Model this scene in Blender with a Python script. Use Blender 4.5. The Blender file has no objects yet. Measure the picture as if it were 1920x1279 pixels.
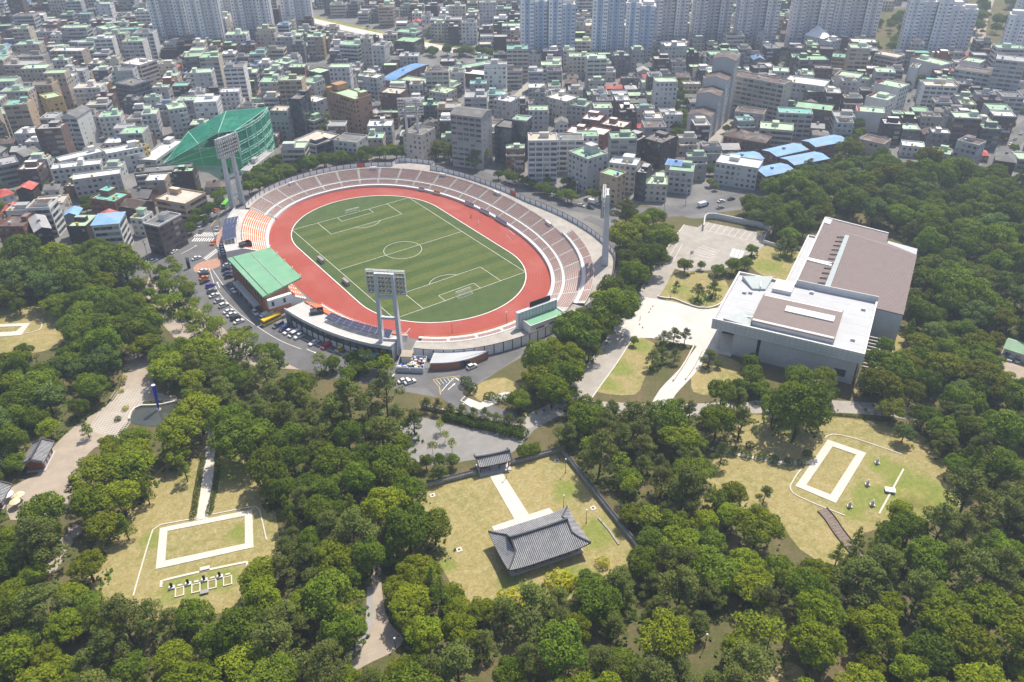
import bpy, math, random
from mathutils import Vector, Matrix, Euler, noise
random.seed(11)
D = bpy.data; SC = bpy.context.scene; COL = SC.collection
R = math.radians

# ------------------------------------------------------------------ camera, world, sun, exposure
cam_d = D.cameras.new('camera'); cam = D.objects.new('camera', cam_d); COL.objects.link(cam)
CAM_ROT = (R(56.58965), R(0.57797), R(-35.90396)); CAM_LOC = Vector((-156.675, -309.199, 172.670)); FPX = 1481.10
cam.location = CAM_LOC; cam.rotation_euler = CAM_ROT
cam_d.sensor_width = 36.0; cam_d.lens = FPX/1920*36; cam_d.clip_start = 1; cam_d.clip_end = 6000
SC.camera = cam
SUN_AZ, SUN_EL = 68.0, 60.0
w = D.worlds.new('World'); SC.world = w; w.use_nodes = True
nt = w.node_tree; bg = nt.nodes['Background']
sky = nt.nodes.new('ShaderNodeTexSky'); sky.sky_type = 'NISHITA'; sky.sun_disc = False
sky.sun_elevation = R(SUN_EL); sky.sun_rotation = R(SUN_AZ); sky.air_density = 1.0; sky.dust_density = 2.0
nt.links.new(sky.outputs[0], bg.inputs[0]); bg.inputs[1].default_value = 0.128
sl = D.lights.new('sun', 'SUN'); sl.energy = 4.8; sl.angle = R(0.55); sl.color = (1.0, 0.925, 0.81)
sun = D.objects.new('sun', sl); COL.objects.link(sun)
SUN_DIR = Vector((math.sin(R(SUN_AZ))*math.cos(R(SUN_EL)), math.cos(R(SUN_AZ))*math.cos(R(SUN_EL)), math.sin(R(SUN_EL))))
sun.rotation_euler = (-SUN_DIR).to_track_quat('-Z', 'Y').to_euler(); sun.location = (0, 0, 300)
SC.view_settings.view_transform = 'Standard'; SC.view_settings.look = 'None'
SC.view_settings.exposure = 0.36; SC.view_settings.gamma = 1.0
SC.cycles.max_bounces = 5; SC.cycles.diffuse_bounces = 2; SC.cycles.glossy_bounces = 2
SC.cycles.transmission_bounces = 2; SC.cycles.transparent_max_bounces = 8; SC.cycles.volume_bounces = 0
SC.cycles.use_denoising = True; SC.cycles.use_adaptive_sampling = True; SC.cycles.adaptive_threshold = 0.02

# ------------------------------------------------------------------ survey: sight lines of the photograph to points of the place
CM = Euler(CAM_ROT, 'XYZ').to_matrix()
def G(u, v, z=0.0):
    d = CM @ Vector(((u-960)/FPX, (639.5-v)/FPX, -1.0)); t = (z-CAM_LOC.z)/d.z
    return CAM_LOC + d*t
def G2(u, v, z=0.0):
    p = G(u, v, z); return (p.x, p.y)
def PX(p):
    d = CM.transposed() @ (Vector(p)-CAM_LOC); return (960+FPX*d.x/-d.z, 639.5-FPX*d.y/-d.z)
def GP(pts, z=0.0): return [G2(u, v, z) for u, v in pts]
def inside(p, poly):
    x, y = p; c = False; j = len(poly)-1
    for i in range(len(poly)):
        xi, yi = poly[i]; xj, yj = poly[j]
        if (yi > y) != (yj > y) and x < (xj-xi)*(y-yi)/(yj-yi)+xi: c = not c
        j = i
    return c

# ------------------------------------------------------------------ materials
def new_mat(name):
    m = D.materials.new(name); m.use_nodes = True; nt = m.node_tree
    for n in list(nt.nodes): nt.nodes.remove(n)
    out = nt.nodes.new('ShaderNodeOutputMaterial'); b = nt.nodes.new('ShaderNodeBsdfPrincipled')
    nt.links.new(b.outputs[0], out.inputs[0])
    return m, nt, b, out
def rgb(c): return (c[0], c[1], c[2], 1.0)
def N(nt, t, **kw):
    n = nt.nodes.new(t)
    for k, v in kw.items(): setattr(n, k, v)
    return n
def noise_fac(nt, scale, detail=5, lo=.35, hi=.65, a=0., b=1., stretch=(1, 1, 1), world=True, rough=.6):
    if world: g = N(nt, 'ShaderNodeNewGeometry'); src = g.outputs['Position']
    else: g = N(nt, 'ShaderNodeTexCoord'); src = g.outputs['Object']
    mp = N(nt, 'ShaderNodeMapping'); mp.inputs['Scale'].default_value = stretch; nt.links.new(src, mp.inputs[0])
    t = N(nt, 'ShaderNodeTexNoise'); t.inputs['Scale'].default_value = scale; t.inputs['Detail'].default_value = detail
    t.inputs['Roughness'].default_value = rough
    nt.links.new(mp.outputs[0], t.inputs['Vector'])
    r = N(nt, 'ShaderNodeMapRange'); nt.links.new(t.outputs['Fac'], r.inputs['Value'])
    for i, x in zip(('From Min', 'From Max', 'To Min', 'To Max'), (lo, hi, a, b)): r.inputs[i].default_value = x
    return r.outputs[0]
def mixc(nt, fac, a, b, mode='MIX'):
    m = N(nt, 'ShaderNodeMix', data_type='RGBA', blend_type=mode)
    if isinstance(fac, (int, float)): m.inputs[0].default_value = fac
    else: nt.links.new(fac, m.inputs[0])
    for i, s in ((6, a), (7, b)):
        if isinstance(s, (tuple, list)): m.inputs[i].default_value = rgb(s)
        else: nt.links.new(s, m.inputs[i])
    return m.outputs[2]
def pm(name, col=(.5, .5, .5), rough=.8, var=.15, scale=.4, spec=.3, obj=False, metal=0., stretch=(1, 1, 1), stain=None, stain_scale=.12, grain=0., rnd=0.):
    """plain surface: base colour (own or the object's colour) with uneven tone, stains and fine grain"""
    m, nt, b, out = new_mat(name)
    if obj: c = N(nt, 'ShaderNodeObjectInfo').outputs['Color']
    else: c = rgb(col)
    f = noise_fac(nt, scale, 6, .3, .7, 1-var, 1+var, stretch)
    v = N(nt, 'ShaderNodeVectorMath', operation='SCALE')
    if obj: nt.links.new(c, v.inputs[0])
    else: v.inputs[0].default_value = col
    nt.links.new(f, v.inputs['Scale']); c = v.outputs[0]
    if stain:
        c = mixc(nt, noise_fac(nt, stain_scale, 7, .5, .72, 0, .75), c, stain)
    if grain:
        f2 = noise_fac(nt, 2.2, 4, .3, .7, 1-grain, 1+grain); v2 = N(nt, 'ShaderNodeVectorMath', operation='SCALE')
        nt.links.new(c, v2.inputs[0]); nt.links.new(f2, v2.inputs['Scale']); c = v2.outputs[0]
    nt.links.new(c, b.inputs['Base Color'])
    b.inputs['Roughness'].default_value = rough; b.inputs['Specular IOR Level'].default_value = spec; b.inputs['Metallic'].default_value = metal
    return m
def turf(name, cols, scales=(.06, .25, 1.5), rough=.95, amt=(1., .7, .5), thr=((.42, .6), (.45, .65), (.45, .7))):
    """ground cover of several colours in patches of several sizes; cols[0] is the main one"""
    m, nt, b, out = new_mat(name); c = cols[0]
    for i, cc in enumerate(cols[1:]):
        lo, hi = thr[i % 3]
        c = mixc(nt, noise_fac(nt, scales[i % 3]*(1+.37*i), 7, lo, hi, 0, amt[i % 3], rough=.68), c, cc)
    f = noise_fac(nt, 1.1, 6, .3, .7, .82, 1.18); v = N(nt, 'ShaderNodeVectorMath', operation='SCALE')
    nt.links.new(c, v.inputs[0]); nt.links.new(f, v.inputs['Scale'])
    nt.links.new(v.outputs[0], b.inputs['Base Color']); b.inputs['Roughness'].default_value = rough; b.inputs['Specular IOR Level'].default_value = .15
    return m
def patchy(name, blobs, green=(.165, .205, .04), dry=((.34, .262, .115), (.21, .2, .062), (.43, .35, .19), (.16, .18, .045))):
    """dry lawn with greener, watered places: blobs of (x, y, radius)"""
    m, nt, b, out = new_mat(name); c = dry[0]
    for i, cc in enumerate(dry[1:]): c = mixc(nt, noise_fac(nt, (.05, .3, 1.2)[i]*(1+.37*i), 7, .42, .64, 0, (.8, .75, .6)[i], rough=.68), c, cc)
    g = N(nt, 'ShaderNodeNewGeometry')
    for (x, y, r) in blobs:
        d = N(nt, 'ShaderNodeVectorMath', operation='DISTANCE'); nt.links.new(g.outputs['Position'], d.inputs[0]); d.inputs[1].default_value = (x, y, .04)
        a = N(nt, 'ShaderNodeMath', operation='ADD'); nt.links.new(d.outputs['Value'], a.inputs[0]); nt.links.new(noise_fac(nt, .16, 6, .3, .7, -r*.4, r*.4), a.inputs[1])
        mr = N(nt, 'ShaderNodeMapRange'); nt.links.new(a.outputs[0], mr.inputs['Value'])
        for k_, v_ in zip(('From Min', 'From Max', 'To Min', 'To Max'), (r*.55, r*1.2, .9, 0.)): mr.inputs[k_].default_value = v_
        c = mixc(nt, mr.outputs[0], c, mixc(nt, noise_fac(nt, .5, 6, .4, .65, 0, .6), green, (.27, .26, .075)))
    v = N(nt, 'ShaderNodeVectorMath', operation='SCALE'); nt.links.new(c, v.inputs[0]); nt.links.new(noise_fac(nt, 1.1, 6, .3, .7, .8, 1.2), v.inputs['Scale'])
    nt.links.new(v.outputs[0], b.inputs['Base Color']); b.inputs['Roughness'].default_value = .95; b.inputs['Specular IOR Level'].default_value = .15
    return m
def leafmat(name, c1, c2, hue=.02, val=.25, trans=.33):
    m, nt, b, out = new_mat(name)
    at = N(nt, 'ShaderNodeAttribute', attribute_name='leaf'); oi = N(nt, 'ShaderNodeObjectInfo')
    c = mixc(nt, at.outputs['Fac'], c1, c2)
    hs = N(nt, 'ShaderNodeHueSaturation'); nt.links.new(c, hs.inputs['Color'])
    for key, lo, hi in (('Hue', .5-hue*.35, .5+hue*.35), ('Value', 1-val, 1+val)):
        r = N(nt, 'ShaderNodeMapRange'); src = oi.outputs['Random']
        if key == 'Value':
            k = N(nt, 'ShaderNodeMath', operation='MULTIPLY'); nt.links.new(src, k.inputs[0]); k.inputs[1].default_value = 7.31
            f = N(nt, 'ShaderNodeMath', operation='FRACT'); nt.links.new(k.outputs[0], f.inputs[0]); src = f.outputs[0]
        nt.links.new(src, r.inputs['Value']); r.inputs['To Min'].default_value = lo; r.inputs['To Max'].default_value = hi
        nt.links.new(r.outputs[0], hs.inputs[key])
    nt.links.new(hs.outputs[0], b.inputs['Base Color']); b.inputs['Roughness'].default_value = .85; b.inputs['Specular IOR Level'].default_value = .1
    tr = N(nt, 'ShaderNodeBsdfTranslucent'); nt.links.new(hs.outputs[0], tr.inputs[0])
    mx = N(nt, 'ShaderNodeMixShader'); mx.inputs[0].default_value = trans
    nt.links.new(b.outputs[0], mx.inputs[1]); nt.links.new(tr.outputs[0], mx.inputs[2]); nt.links.new(mx.outputs[0], out.inputs[0])
    return m
def glassmat(name, col, rough=.12):
    m, nt, b, out = new_mat(name)
    c = mixc(nt, noise_fac(nt, .35, 2, .4, .6, 0, 1), tuple(x*.5 for x in col), tuple(min(1, x*1.9) for x in col))
    nt.links.new(c, b.inputs['Base Color']); b.inputs['Roughness'].default_value = rough; b.inputs['Specular IOR Level'].default_value = .5
    return m

# ------------------------------------------------------------------ mesh building
class MB:
    def __init__(s): s.v = []; s.f = []; s.m = []
    def face(s, pts, m=0):
        i = len(s.v); s.v += [tuple(p) for p in pts]; s.f.append(tuple(range(i, i+len(pts)))); s.m.append(m)
    def box(s, x0, y0, z0, x1, y1, z1, m=0, top=None, bottom=True):
        i = len(s.v)
        s.v += [(x0, y0, z0), (x1, y0, z0), (x1, y1, z0), (x0, y1, z0), (x0, y0, z1), (x1, y0, z1), (x1, y1, z1), (x0, y1, z1)]
        fs = [(0, 1, 5, 4), (1, 2, 6, 5), (2, 3, 7, 6), (3, 0, 4, 7), (4, 5, 6, 7)] + ([(3, 2, 1, 0)] if bottom else [])
        for k, f in enumerate(fs):
            s.f.append(tuple(i+q for q in f)); s.m.append(top if (k == 4 and top is not None) else m)
    def prism(s, poly, z0, z1, m=0, top=None, bottom=False):
        if sum(a[0]*b[1]-b[0]*a[1] for a, b in zip(poly, list(poly[1:])+[poly[0]])) < 0: poly = list(poly)[::-1]
        i = len(s.v); n = len(poly); z1s = z1 if isinstance(z1, (list, tuple)) else [z1]*n
        s.v += [(p[0], p[1], z0) for p in poly] + [(p[0], p[1], z) for p, z in zip(poly, z1s)]
        for k in range(n):
            q = (k+1) % n; s.f.append((i+k, i+q, i+n+q, i+n+k)); s.m.append(m)
        s.f.append(tuple(i+n+k for k in range(n))); s.m.append(m if top is None else top)
        if bottom: s.f.append(tuple(i+k for k in range(n))[::-1]); s.m.append(m)
    def beam(s, p, q, wd, ht=None, m=0, up=(0, 0, 1)):
        p = Vector(p); q = Vector(q); ht = ht or wd; d = (q-p).normalized(); u = Vector(up)
        if abs(d.dot(u)) > .98: u = Vector((1, 0, 0))
        a = d.cross(u).normalized(); b = a.cross(d).normalized(); i = len(s.v)
        for c in (p, q):
            for x, y in ((-1, -1), (1, -1), (1, 1), (-1, 1)): s.v.append(tuple(c+a*(x*wd/2)+b*(y*ht/2)))
        for f in ((0, 1, 5, 4), (1, 2, 6, 5), (2, 3, 7, 6), (3, 0, 4, 7), (4, 5, 6, 7), (3, 2, 1, 0)): s.f.append(tuple(i+k for k in f)); s.m.append(m)
    def tube(s, p, q, r0, r1=None, n=6, m=0, cap=True):
        p = Vector(p); q = Vector(q); r1 = r0 if r1 is None else r1; d = (q-p).normalized()
        u = Vector((0, 0, 1)) if abs(d.z) < .95 else Vector((1, 0, 0)); a = d.cross(u).normalized(); b = d.cross(a).normalized(); i = len(s.v)
        for c, r in ((p, r0), (q, r1)):
            for k in range(n):
                t = 2*math.pi*k/n; s.v.append(tuple(c+a*(math.cos(t)*r)+b*(math.sin(t)*r)))
        for k in range(n):
            j = (k+1) % n; s.f.append((i+j, i+k, i+n+k, i+n+j)); s.m.append(m)
        if cap: s.f.append(tuple(i+n+k for k in range(n))[::-1]); s.m.append(m); s.f.append(tuple(i+k for k in range(n))); s.m.append(m)
    def sheet(s, poly, z, m=0): 
        if sum(a[0]*b[1]-b[0]*a[1] for a, b in zip(poly, list(poly[1:])+[poly[0]])) < 0: poly = list(poly)[::-1]
        s.face([(p[0], p[1], z) for p in poly], m)
    def ribbon(s, pts, wd, z, m=0, z1=None):
        """flat (or, with z1, raised) strip of width wd along a polyline"""
        L, Rr = offset_line(pts, wd/2), offset_line(pts, -wd/2)
        for k in range(len(pts)-1):
            q = [L[k], Rr[k], Rr[k+1], L[k+1]]
            if z1 is None: s.sheet(q, z, m)
            else: s.prism(q, z, z1, m)
    def mesh(s, name, mats, smooth=False):
        me = D.meshes.new(name); me.from_pydata(s.v, [], s.f)
        for mt in mats: me.materials.append(mt)
        if len(mats) > 1: me.polygons.foreach_set('material_index', s.m)
        if smooth: me.polygons.foreach_set('use_smooth', [True]*len(s.f))
        me.update(); return me
    def obj(s, name, mats, parent=None, loc=None, rz=0., smooth=False, color=None):
        if not isinstance(mats, (list, tuple)): mats = [mats]
        return put(name, s.mesh(name, mats, smooth), parent, loc, rz, color=color)
def offset_line(pts, d):
    out = []
    for k in range(len(pts)):
        a = Vector(pts[max(k-1, 0)][:2]); b = Vector(pts[min(k+1, len(pts)-1)][:2]); t = (b-a).normalized()
        out.append((pts[k][0]-t.y*d, pts[k][1]+t.x*d))
    return out
def smooth_line(pts, step=4.):
    """Catmull-Rom through the points"""
    P = [Vector((p[0], p[1])) for p in pts]; P = [P[0]*2-P[1]]+P+[P[-1]*2-P[-2]]; out = []
    for k in range(1, len(P)-2):
        a, b, c, d = P[k-1], P[k], P[k+1], P[k+2]; n = max(1, int((c-b).length/step))
        for i in range(n):
            t = i/n; out.append(tuple(.5*((2*b)+(c-a)*t+(2*a-5*b+4*c-d)*t*t+(3*b-a-3*c+d)*t**3)))
    out.append(tuple(P[-2])); return out
def smooth_poly(pts, step=4.):
    q = smooth_line([pts[-1]]+list(pts)+[pts[0], pts[1]], step); 
    P = [Vector(p) for p in pts]; n = len(P); out = []
    for k in range(n):
        a, b, c, d = P[k-1], P[k], P[(k+1) % n], P[(k+2) % n]; m = max(1, int((c-b).length/step))
        for i in range(m):
            t = i/m; out.append(tuple(.5*((2*b)+(c-a)*t+(2*a-5*b+4*c-d)*t*t+(3*b-a-3*c+d)*t**3)))
    return out
def put(name, data, parent=None, loc=None, rz=0., scale=None, color=None):
    o = D.objects.new(name, data); COL.objects.link(o)
    if parent is not None: o.parent = parent
    if loc is not None: o.location = loc
    if rz: o.rotation_euler = (0, 0, rz)
    if scale is not None: o.scale = scale if isinstance(scale, (tuple, list)) else (scale,)*3
    if color is not None: o.color = rgb(color)
    return o
def thing(name, label, cat, loc=(0, 0, 0), rz=0., group=None, scale=None):
    return tag(put(name, None, None, loc, rz, scale), label, cat, group)
def tag(o, label, cat, group=None):
    o['label'] = label; o['category'] = cat
    if group: o['group'] = group
    return o
def struct(o, kind='structure', label=None):
    o['kind'] = kind
    if label: o['label'] = label
    return o

# ------------------------------------------------------------------ material library
M = {}
M['asphalt'] = pm('asphalt', (.13, .128, .128), .9, .22, .15, grain=.12, stain=(.17, .165, .16), stain_scale=.05)
M['city'] = pm('city_ground', (.17, .165, .16), .95, .3, .05, stain=(.24, .23, .21), stain_scale=.03, grain=.1)
M['paving'] = pm('paving', (.36, .33, .29), .9, .12, .3, stain=(.28, .255, .22), stain_scale=.1, grain=.08)
M['court'] = pm('court_paving', (.25, .24, .225), .9, .12, .3, stain=(.2, .19, .175), stain_scale=.1, grain=.1)
M['plaza'] = pm('plaza_slabs', (.56, .535, .5), .85, .08, .2, stain=(.43, .4, .36), stain_scale=.1, grain=.06)
M['beige'] = pm('beige_paving', (.37, .31, .245), .9, .12, .25, stain=(.3, .25, .19), stain_scale=.12, grain=.07)
M['brickpave'] = pm('brick_paving', (.42, .24, .17), .9, .16, .8, stain=(.36, .25, .2), stain_scale=.3, grain=.1)
M['path'] = pm('pale_granite', (.6, .55, .475), .85, .07, .4, stain=(.52, .46, .385), stain_scale=.25, grain=.05)
M['soil'] = turf('soil', ((.15, .115, .06), (.085, .09, .03), (.07, .095, .022), (.2, .15, .09)))
M['dry'] = turf('dry_lawn', ((.34, .262, .115), (.21, .2, .062), (.43, .35, .19), (.16, .18, .045)), scales=(.05, .3, 1.2), amt=(.8, .75, .6))
M['lawn'] = turf('lawn', ((.2, .205, .05), (.32, .27, .1), (.15, .185, .04)), scales=(.08, .2, 1.2))
M['fresh'] = turf('fresh_lawn', ((.17, .215, .04), (.27, .26, .075), (.13, .185, .035)), scales=(.12, .3, 1.2))
M['white'] = pm('white_paint', (.78, .77, .75), .6, .05, .5)
M['line'] = pm('road_paint', (.72, .71, .68), .7, .12, 1.2)
M['yellowline'] = pm('yellow_paint', (.6, .42, .08), .7, .12, 1.2)
M['conc'] = pm('concrete', (.5, .48, .455), .85, .1, .4, stain=(.38, .355, .32), stain_scale=.2, grain=.05)
M['conc_l'] = pm('pale_concrete', (.66, .645, .62), .8, .08, .5, stain=(.54, .515, .48), stain_scale=.25)
M['conc_d'] = pm('dark_concrete', (.3, .29, .28), .85, .12, .4, stain=(.22, .21, .2), stain_scale=.2)
M['steel'] = pm('painted_steel', (.56, .57, .6), .45, .06, .6, spec=.5)
M['dark'] = pm('dark_metal', (.045, .045, .05), .5, .15, .8)
M['black'] = pm('black_rubber', (.02, .02, .022), .7, .2, 1.)
M['glass'] = glassmat('window_glass', (.05, .058, .068))
M['glass_b'] = glassmat('blue_glass', (.03, .05, .08), .08)
M['wall'] = pm('rendered_wall', rough=.85, var=.09, scale=.25, obj=True, stretch=(1, 1, .35), grain=.05)
M['roofc'] = pm('roof_coating', rough=.75, var=.2, scale=.18, obj=True, stain=(.32, .32, .29), stain_scale=.16, grain=.08)
M['paint'] = pm('car_paint', rough=.25, var=.03, scale=.6, obj=True, spec=.6)
M['bark'] = pm('bark', (.075, .055, .04), .95, .25, 1.2)
M['tile'] = pm('clay_roof_tile', (.36, .36, .37), .8, .22, .5, stain=(.46, .455, .45), stain_scale=.35, grain=.2)
M['tile_d'] = pm('roof_ridge_tile', (.075, .075, .08), .8, .2, .6, grain=.15)
M['timber'] = pm('red_timber', (.2, .07, .045), .7, .2, .8)
M['stone'] = pm('rubble_stone', (.36, .33, .28), .9, .3, .7, grain=.2)
M['brick'] = pm('red_brick', (.4, .17, .1), .9, .14, .8, grain=.1)
M['seat'] = pm('bench_plank', (.31, .18, .15), .8, .16, .5, grain=.08)
M['orange'] = pm('orange_seat', (.66, .2, .075), .6, .1, .8)
M['net_steel'] = pm('green_steel', (.42, .7, .55), .5, .1, .8)
# ------------------------------------------------------------------ ground, roads, lawns
def ground(name, poly, z, mat, label=None):
    b = MB(); b.sheet(poly, z); o = b.obj(name, M[mat] if isinstance(mat, str) else mat); return struct(o, label=label)
def road(name, pts, wd, z, mat='asphalt', label=None):
    b = MB(); b.ribbon(smooth_line(pts), wd, z); return struct(b.obj(name, M[mat]), label=label)
gb = MB(); S = 4200
for i in range(-6, 6):
    for j in range(-6, 6): gb.face([(i*S/6, j*S/6, 0), ((i+1)*S/6, j*S/6, 0), ((i+1)*S/6, (j+1)*S/6, 0), (i*S/6, (j+1)*S/6, 0)])
struct(gb.obj('ground', M['city']))
ground('park_ground', smooth_poly(GP([(-160, 500), (140, 480), (262, 500), (300, 515), (350, 560), (430, 620), (560, 690), (700, 722), (830, 745), (880, 730), (960, 680),
    (1060, 625), (1140, 560), (1165, 500), (1150, 430), (1200, 385), (1300, 410), (1340, 400), (1420, 385), (1500, 340), (1640, 310), (1760, 315), (1850, 330), (2150, 360),
    (2250, 760), (2150, 1500), (-250, 1500)])), .02, 'soil')
# west apron: road, parking and the junction in front of the main stand
ground('stadium_apron', GP([(262, 512), (300, 480), (345, 462), (392, 425), (428, 452), (436, 520), (500, 592), (560, 622), (640, 652), (700, 664), (760, 690), (880, 690), (955, 652), (990, 655),
    (935, 695), (884, 722), (868, 738), (858, 748), (816, 742), (800, 728), (700, 722), (560, 692), (450, 640), (380, 585), (330, 545), (300, 528)]), .03, 'asphalt')
ground('planted_strip', GP([(282, 512), (330, 500), (356, 545), (396, 592), (452, 632), (520, 670), (580, 694), (480, 688), (400, 655), (325, 632), (290, 590), (270, 545)]), .026, 'beige')

street_main = [(215, 530), (262, 506), (310, 478), (352, 455), (392, 425), (420, 390), (440, 366), (468, 338), (500, 312), (540, 284), (575, 262), (592, 236), (602, 205), (612, 172), (618, 150), (600, 120)]
road('main_street', GP(street_main), 15, .045)
ground('brick_footway', smooth_poly(GP([(362, 504), (376, 492), (412, 484), (416, 496), (398, 505), (372, 512)]), 2.), .058, 'brickpave')
ground('brick_footway', smooth_poly(GP([(405, 452), (412, 432), (421, 424), (424, 440), (416, 458), (408, 462)]), 2.), .058, 'brickpave')
street_east = [(850, 306), (905, 332), (960, 352), (1010, 368), (1070, 384), (1140, 396), (1220, 398), (1300, 392), (1390, 372), (1450, 350)]
road('east_street', GP(street_east), 13, .045)
ring = [(1100, 408), (1140, 428), (1158, 470), (1162, 520), (1152, 556), (1130, 590)]
road('ring_lane', GP(ring), 6, .05)
street_r = [(1800, 360), (1850, 322), (1890, 278), (1930, 232), (1990, 180)]
road('side_street', GP(street_r), 10, .045)
street_r2 = [(1628, 262), (1665, 225), (1695, 195), (1722, 168), (1745, 140)]
road('lane', GP(street_r2), 8, .045)
street_mid = [(960, 190), (985, 165), (1000, 150), (1015, 135)]
road('alley', GP(street_mid), 6, .045, 'paving')
road('apartment_lane', GP([(1335, 270), (1350, 240), (1375, 230), (1400, 222)]), 9, .045, 'paving')
road('riverside_road', GP([(560, 30), (610, 44), (680, 60), (740, 72), (800, 84), (870, 98)]), 15, .045, 'plaza', 'pale riverside road crossing the far town')
road('riverside_lawn', GP([(560, 25), (610, 37), (680, 53), (740, 65), (800, 77), (870, 91)]), 8, .05, 'lawn')
road('hill_road', GP([(1868, -40), (1850, 0), (1836, 40), (1832, 72), (1850, 86), (1900, 96)]), 15, .045, 'beige', 'pale road climbing between wooded slopes at the top right')
ground('wooded_slope', GP([(1755, 18), (1830, -60), (2100, -60), (2050, 110), (1880, 92), (1850, 96), (1815, 92), (1800, 60)]), .03, 'soil')
ground('apartment_garden', GP([(1635, 20), (1740, 10), (1720, 60), (1690, 100), (1640, 108), (1620, 90)]), .03, 'soil')
# park roads and pavings
ground('hall_forecourt', smooth_poly(GP([(750, 800), (780, 782), (850, 797), (905, 806), (975, 818), (992, 790), (1020, 776), (1060, 752), (1085, 756), (1040, 785), (1002, 806), (985, 825), (958, 850), (890, 862), (800, 872), (745, 850)])), .05, 'court')
road('park_road', GP([(862, 700), (848, 722), (848, 742), (866, 758), (905, 770), (960, 786), (985, 792)]), 7.5, .052)
road('park_drive', GP([(975, 790), (985, 792), (1020, 778), (1060, 760), (1120, 764), (1260, 770), (1400, 764), (1500, 762), (1600, 764), (1700, 775), (1800, 800)]), 7, .055, 'paving')
walk_r = [(1062, 775), (1100, 722), (1135, 675), (1170, 622), (1200, 580), (1222, 545), (1248, 500), (1278, 455), (1300, 425)]
road('museum_avenue', GP(walk_r), 9, .06, 'paving')
b = MB(); b.ribbon(offset_line(smooth_line(GP(walk_r)), 4.7), .45, .0, 0, .2); struct(b.obj('kerb', M['path']))
b = MB(); b.ribbon(offset_line(smooth_line(GP(walk_r[:4])), -4.7), .45, .0, 0, .2); struct(b.obj('kerb', M['path']))
ground('museum_plaza', GP([(1201, 556), (1262, 566), (1312, 580), (1345, 578), (1400, 590), (1380, 640), (1330, 655), (1300, 648), (1262, 642), (1222, 634), (1188, 634), (1160, 622)]), .075, 'plaza')
ground('museum_car_park', GP([(1322, 416), (1440, 440), (1432, 462), (1398, 492), (1350, 506), (1285, 510), (1252, 500), (1276, 452)]), .07, 'paving')
road('plaza_ramp', GP([(1330, 640), (1310, 668), (1285, 700), (1252, 735), (1235, 765)]), 6, .08, 'plaza')
ground('lawn_strip', smooth_poly(GP([(1176, 634), (1220, 640), (1238, 662), (1210, 705), (1190, 740), (1120, 735), (1122, 718)])), .045, patchy('strip_lawn', [(*G2(1200, 650), 5), (*G2(1160, 690), 6), (*G2(1140, 720), 5)]))
ground('museum_lawn', smooth_poly(GP([(1240, 556), (1272, 512), (1352, 520), (1368, 560), (1345, 578), (1312, 580)])), .045, patchy('museum_turf', [(*G2(1270, 540), 5), (*G2(1310, 560), 6), (*G2(1340, 540), 4)]))
ground('rear_lawn', smooth_poly(GP([(1408, 500), (1438, 460), (1500, 470), (1474, 528)])), .045, patchy('rear_turf', [(*G2(1440, 500), 7), (*G2(1470, 480), 6)]))
ground('side_lawn', smooth_poly(GP([(1320, 660), (1400, 690), (1400, 730), (1300, 735)])), .045, 'dry')
ground('east_verge', smooth_poly(GP([(1660, 630), (1700, 610), (1690, 650), (1650, 700), (1610, 745), (1600, 735)])), .045, 'dry')
ground('roundabout_lawn', smooth_poly(GP([(882, 738), (905, 716), (945, 708), (968, 718), (985, 735), (960, 752), (900, 752)])), .06, 'dry')
road('footway', GP([(872, 752), (900, 762), (945, 742), (990, 742)]), 4, .065, 'plaza')
# hall yard
YARD = [(788, 914), (1053, 843), (1205, 1036), (1110, 1125), (868, 1135), (775, 970)]
ground('hall_yard', GP(YARD), .04, patchy('yard_lawn', [(*G2(1120, 1000), 6), (*G2(1080, 1085), 6), (*G2(960, 1095), 4), (*G2(1060, 920), 5), (*G2(840, 1060), 3)]))
# left court
ground('west_court_lawn', smooth_poly(GP([(385, 790), (440, 800), (490, 860), (515, 950), (520, 1060), (450, 1140), (230, 1160), (165, 1090), (190, 1000), (300, 880), (350, 840)])), .04, patchy('west_lawn', [(*G2(330, 1105), 4.5), (*G2(370, 1100), 5), (*G2(420, 1085), 5), (*G2(450, 1000), 4), (*G2(440, 880), 7), (*G2(290, 1010), 4)]))
ground('far_court_lawn', smooth_poly(GP([(-60, 590), (60, 575), (112, 592), (118, 640), (75, 660), (-60, 665)])), .04, 'dry')
ground('east_court_lawn', smooth_poly(GP([(1330, 880), (1395, 785), (1440, 780), (1560, 780), (1700, 800), (1770, 860), (1800, 950), (1700, 985), (1620, 1000), (1570, 1060), (1500, 1030), (1440, 960), (1320, 950)])), .04, patchy('east_lawn', [(*G2(1640, 930), 7), (*G2(1690, 900), 8), (*G2(1720, 940), 9), (*G2(1755, 925), 7), (*G2(1600, 960), 4), (*G2(1650, 870), 5), (*G2(1480, 800), 5)]))
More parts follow.
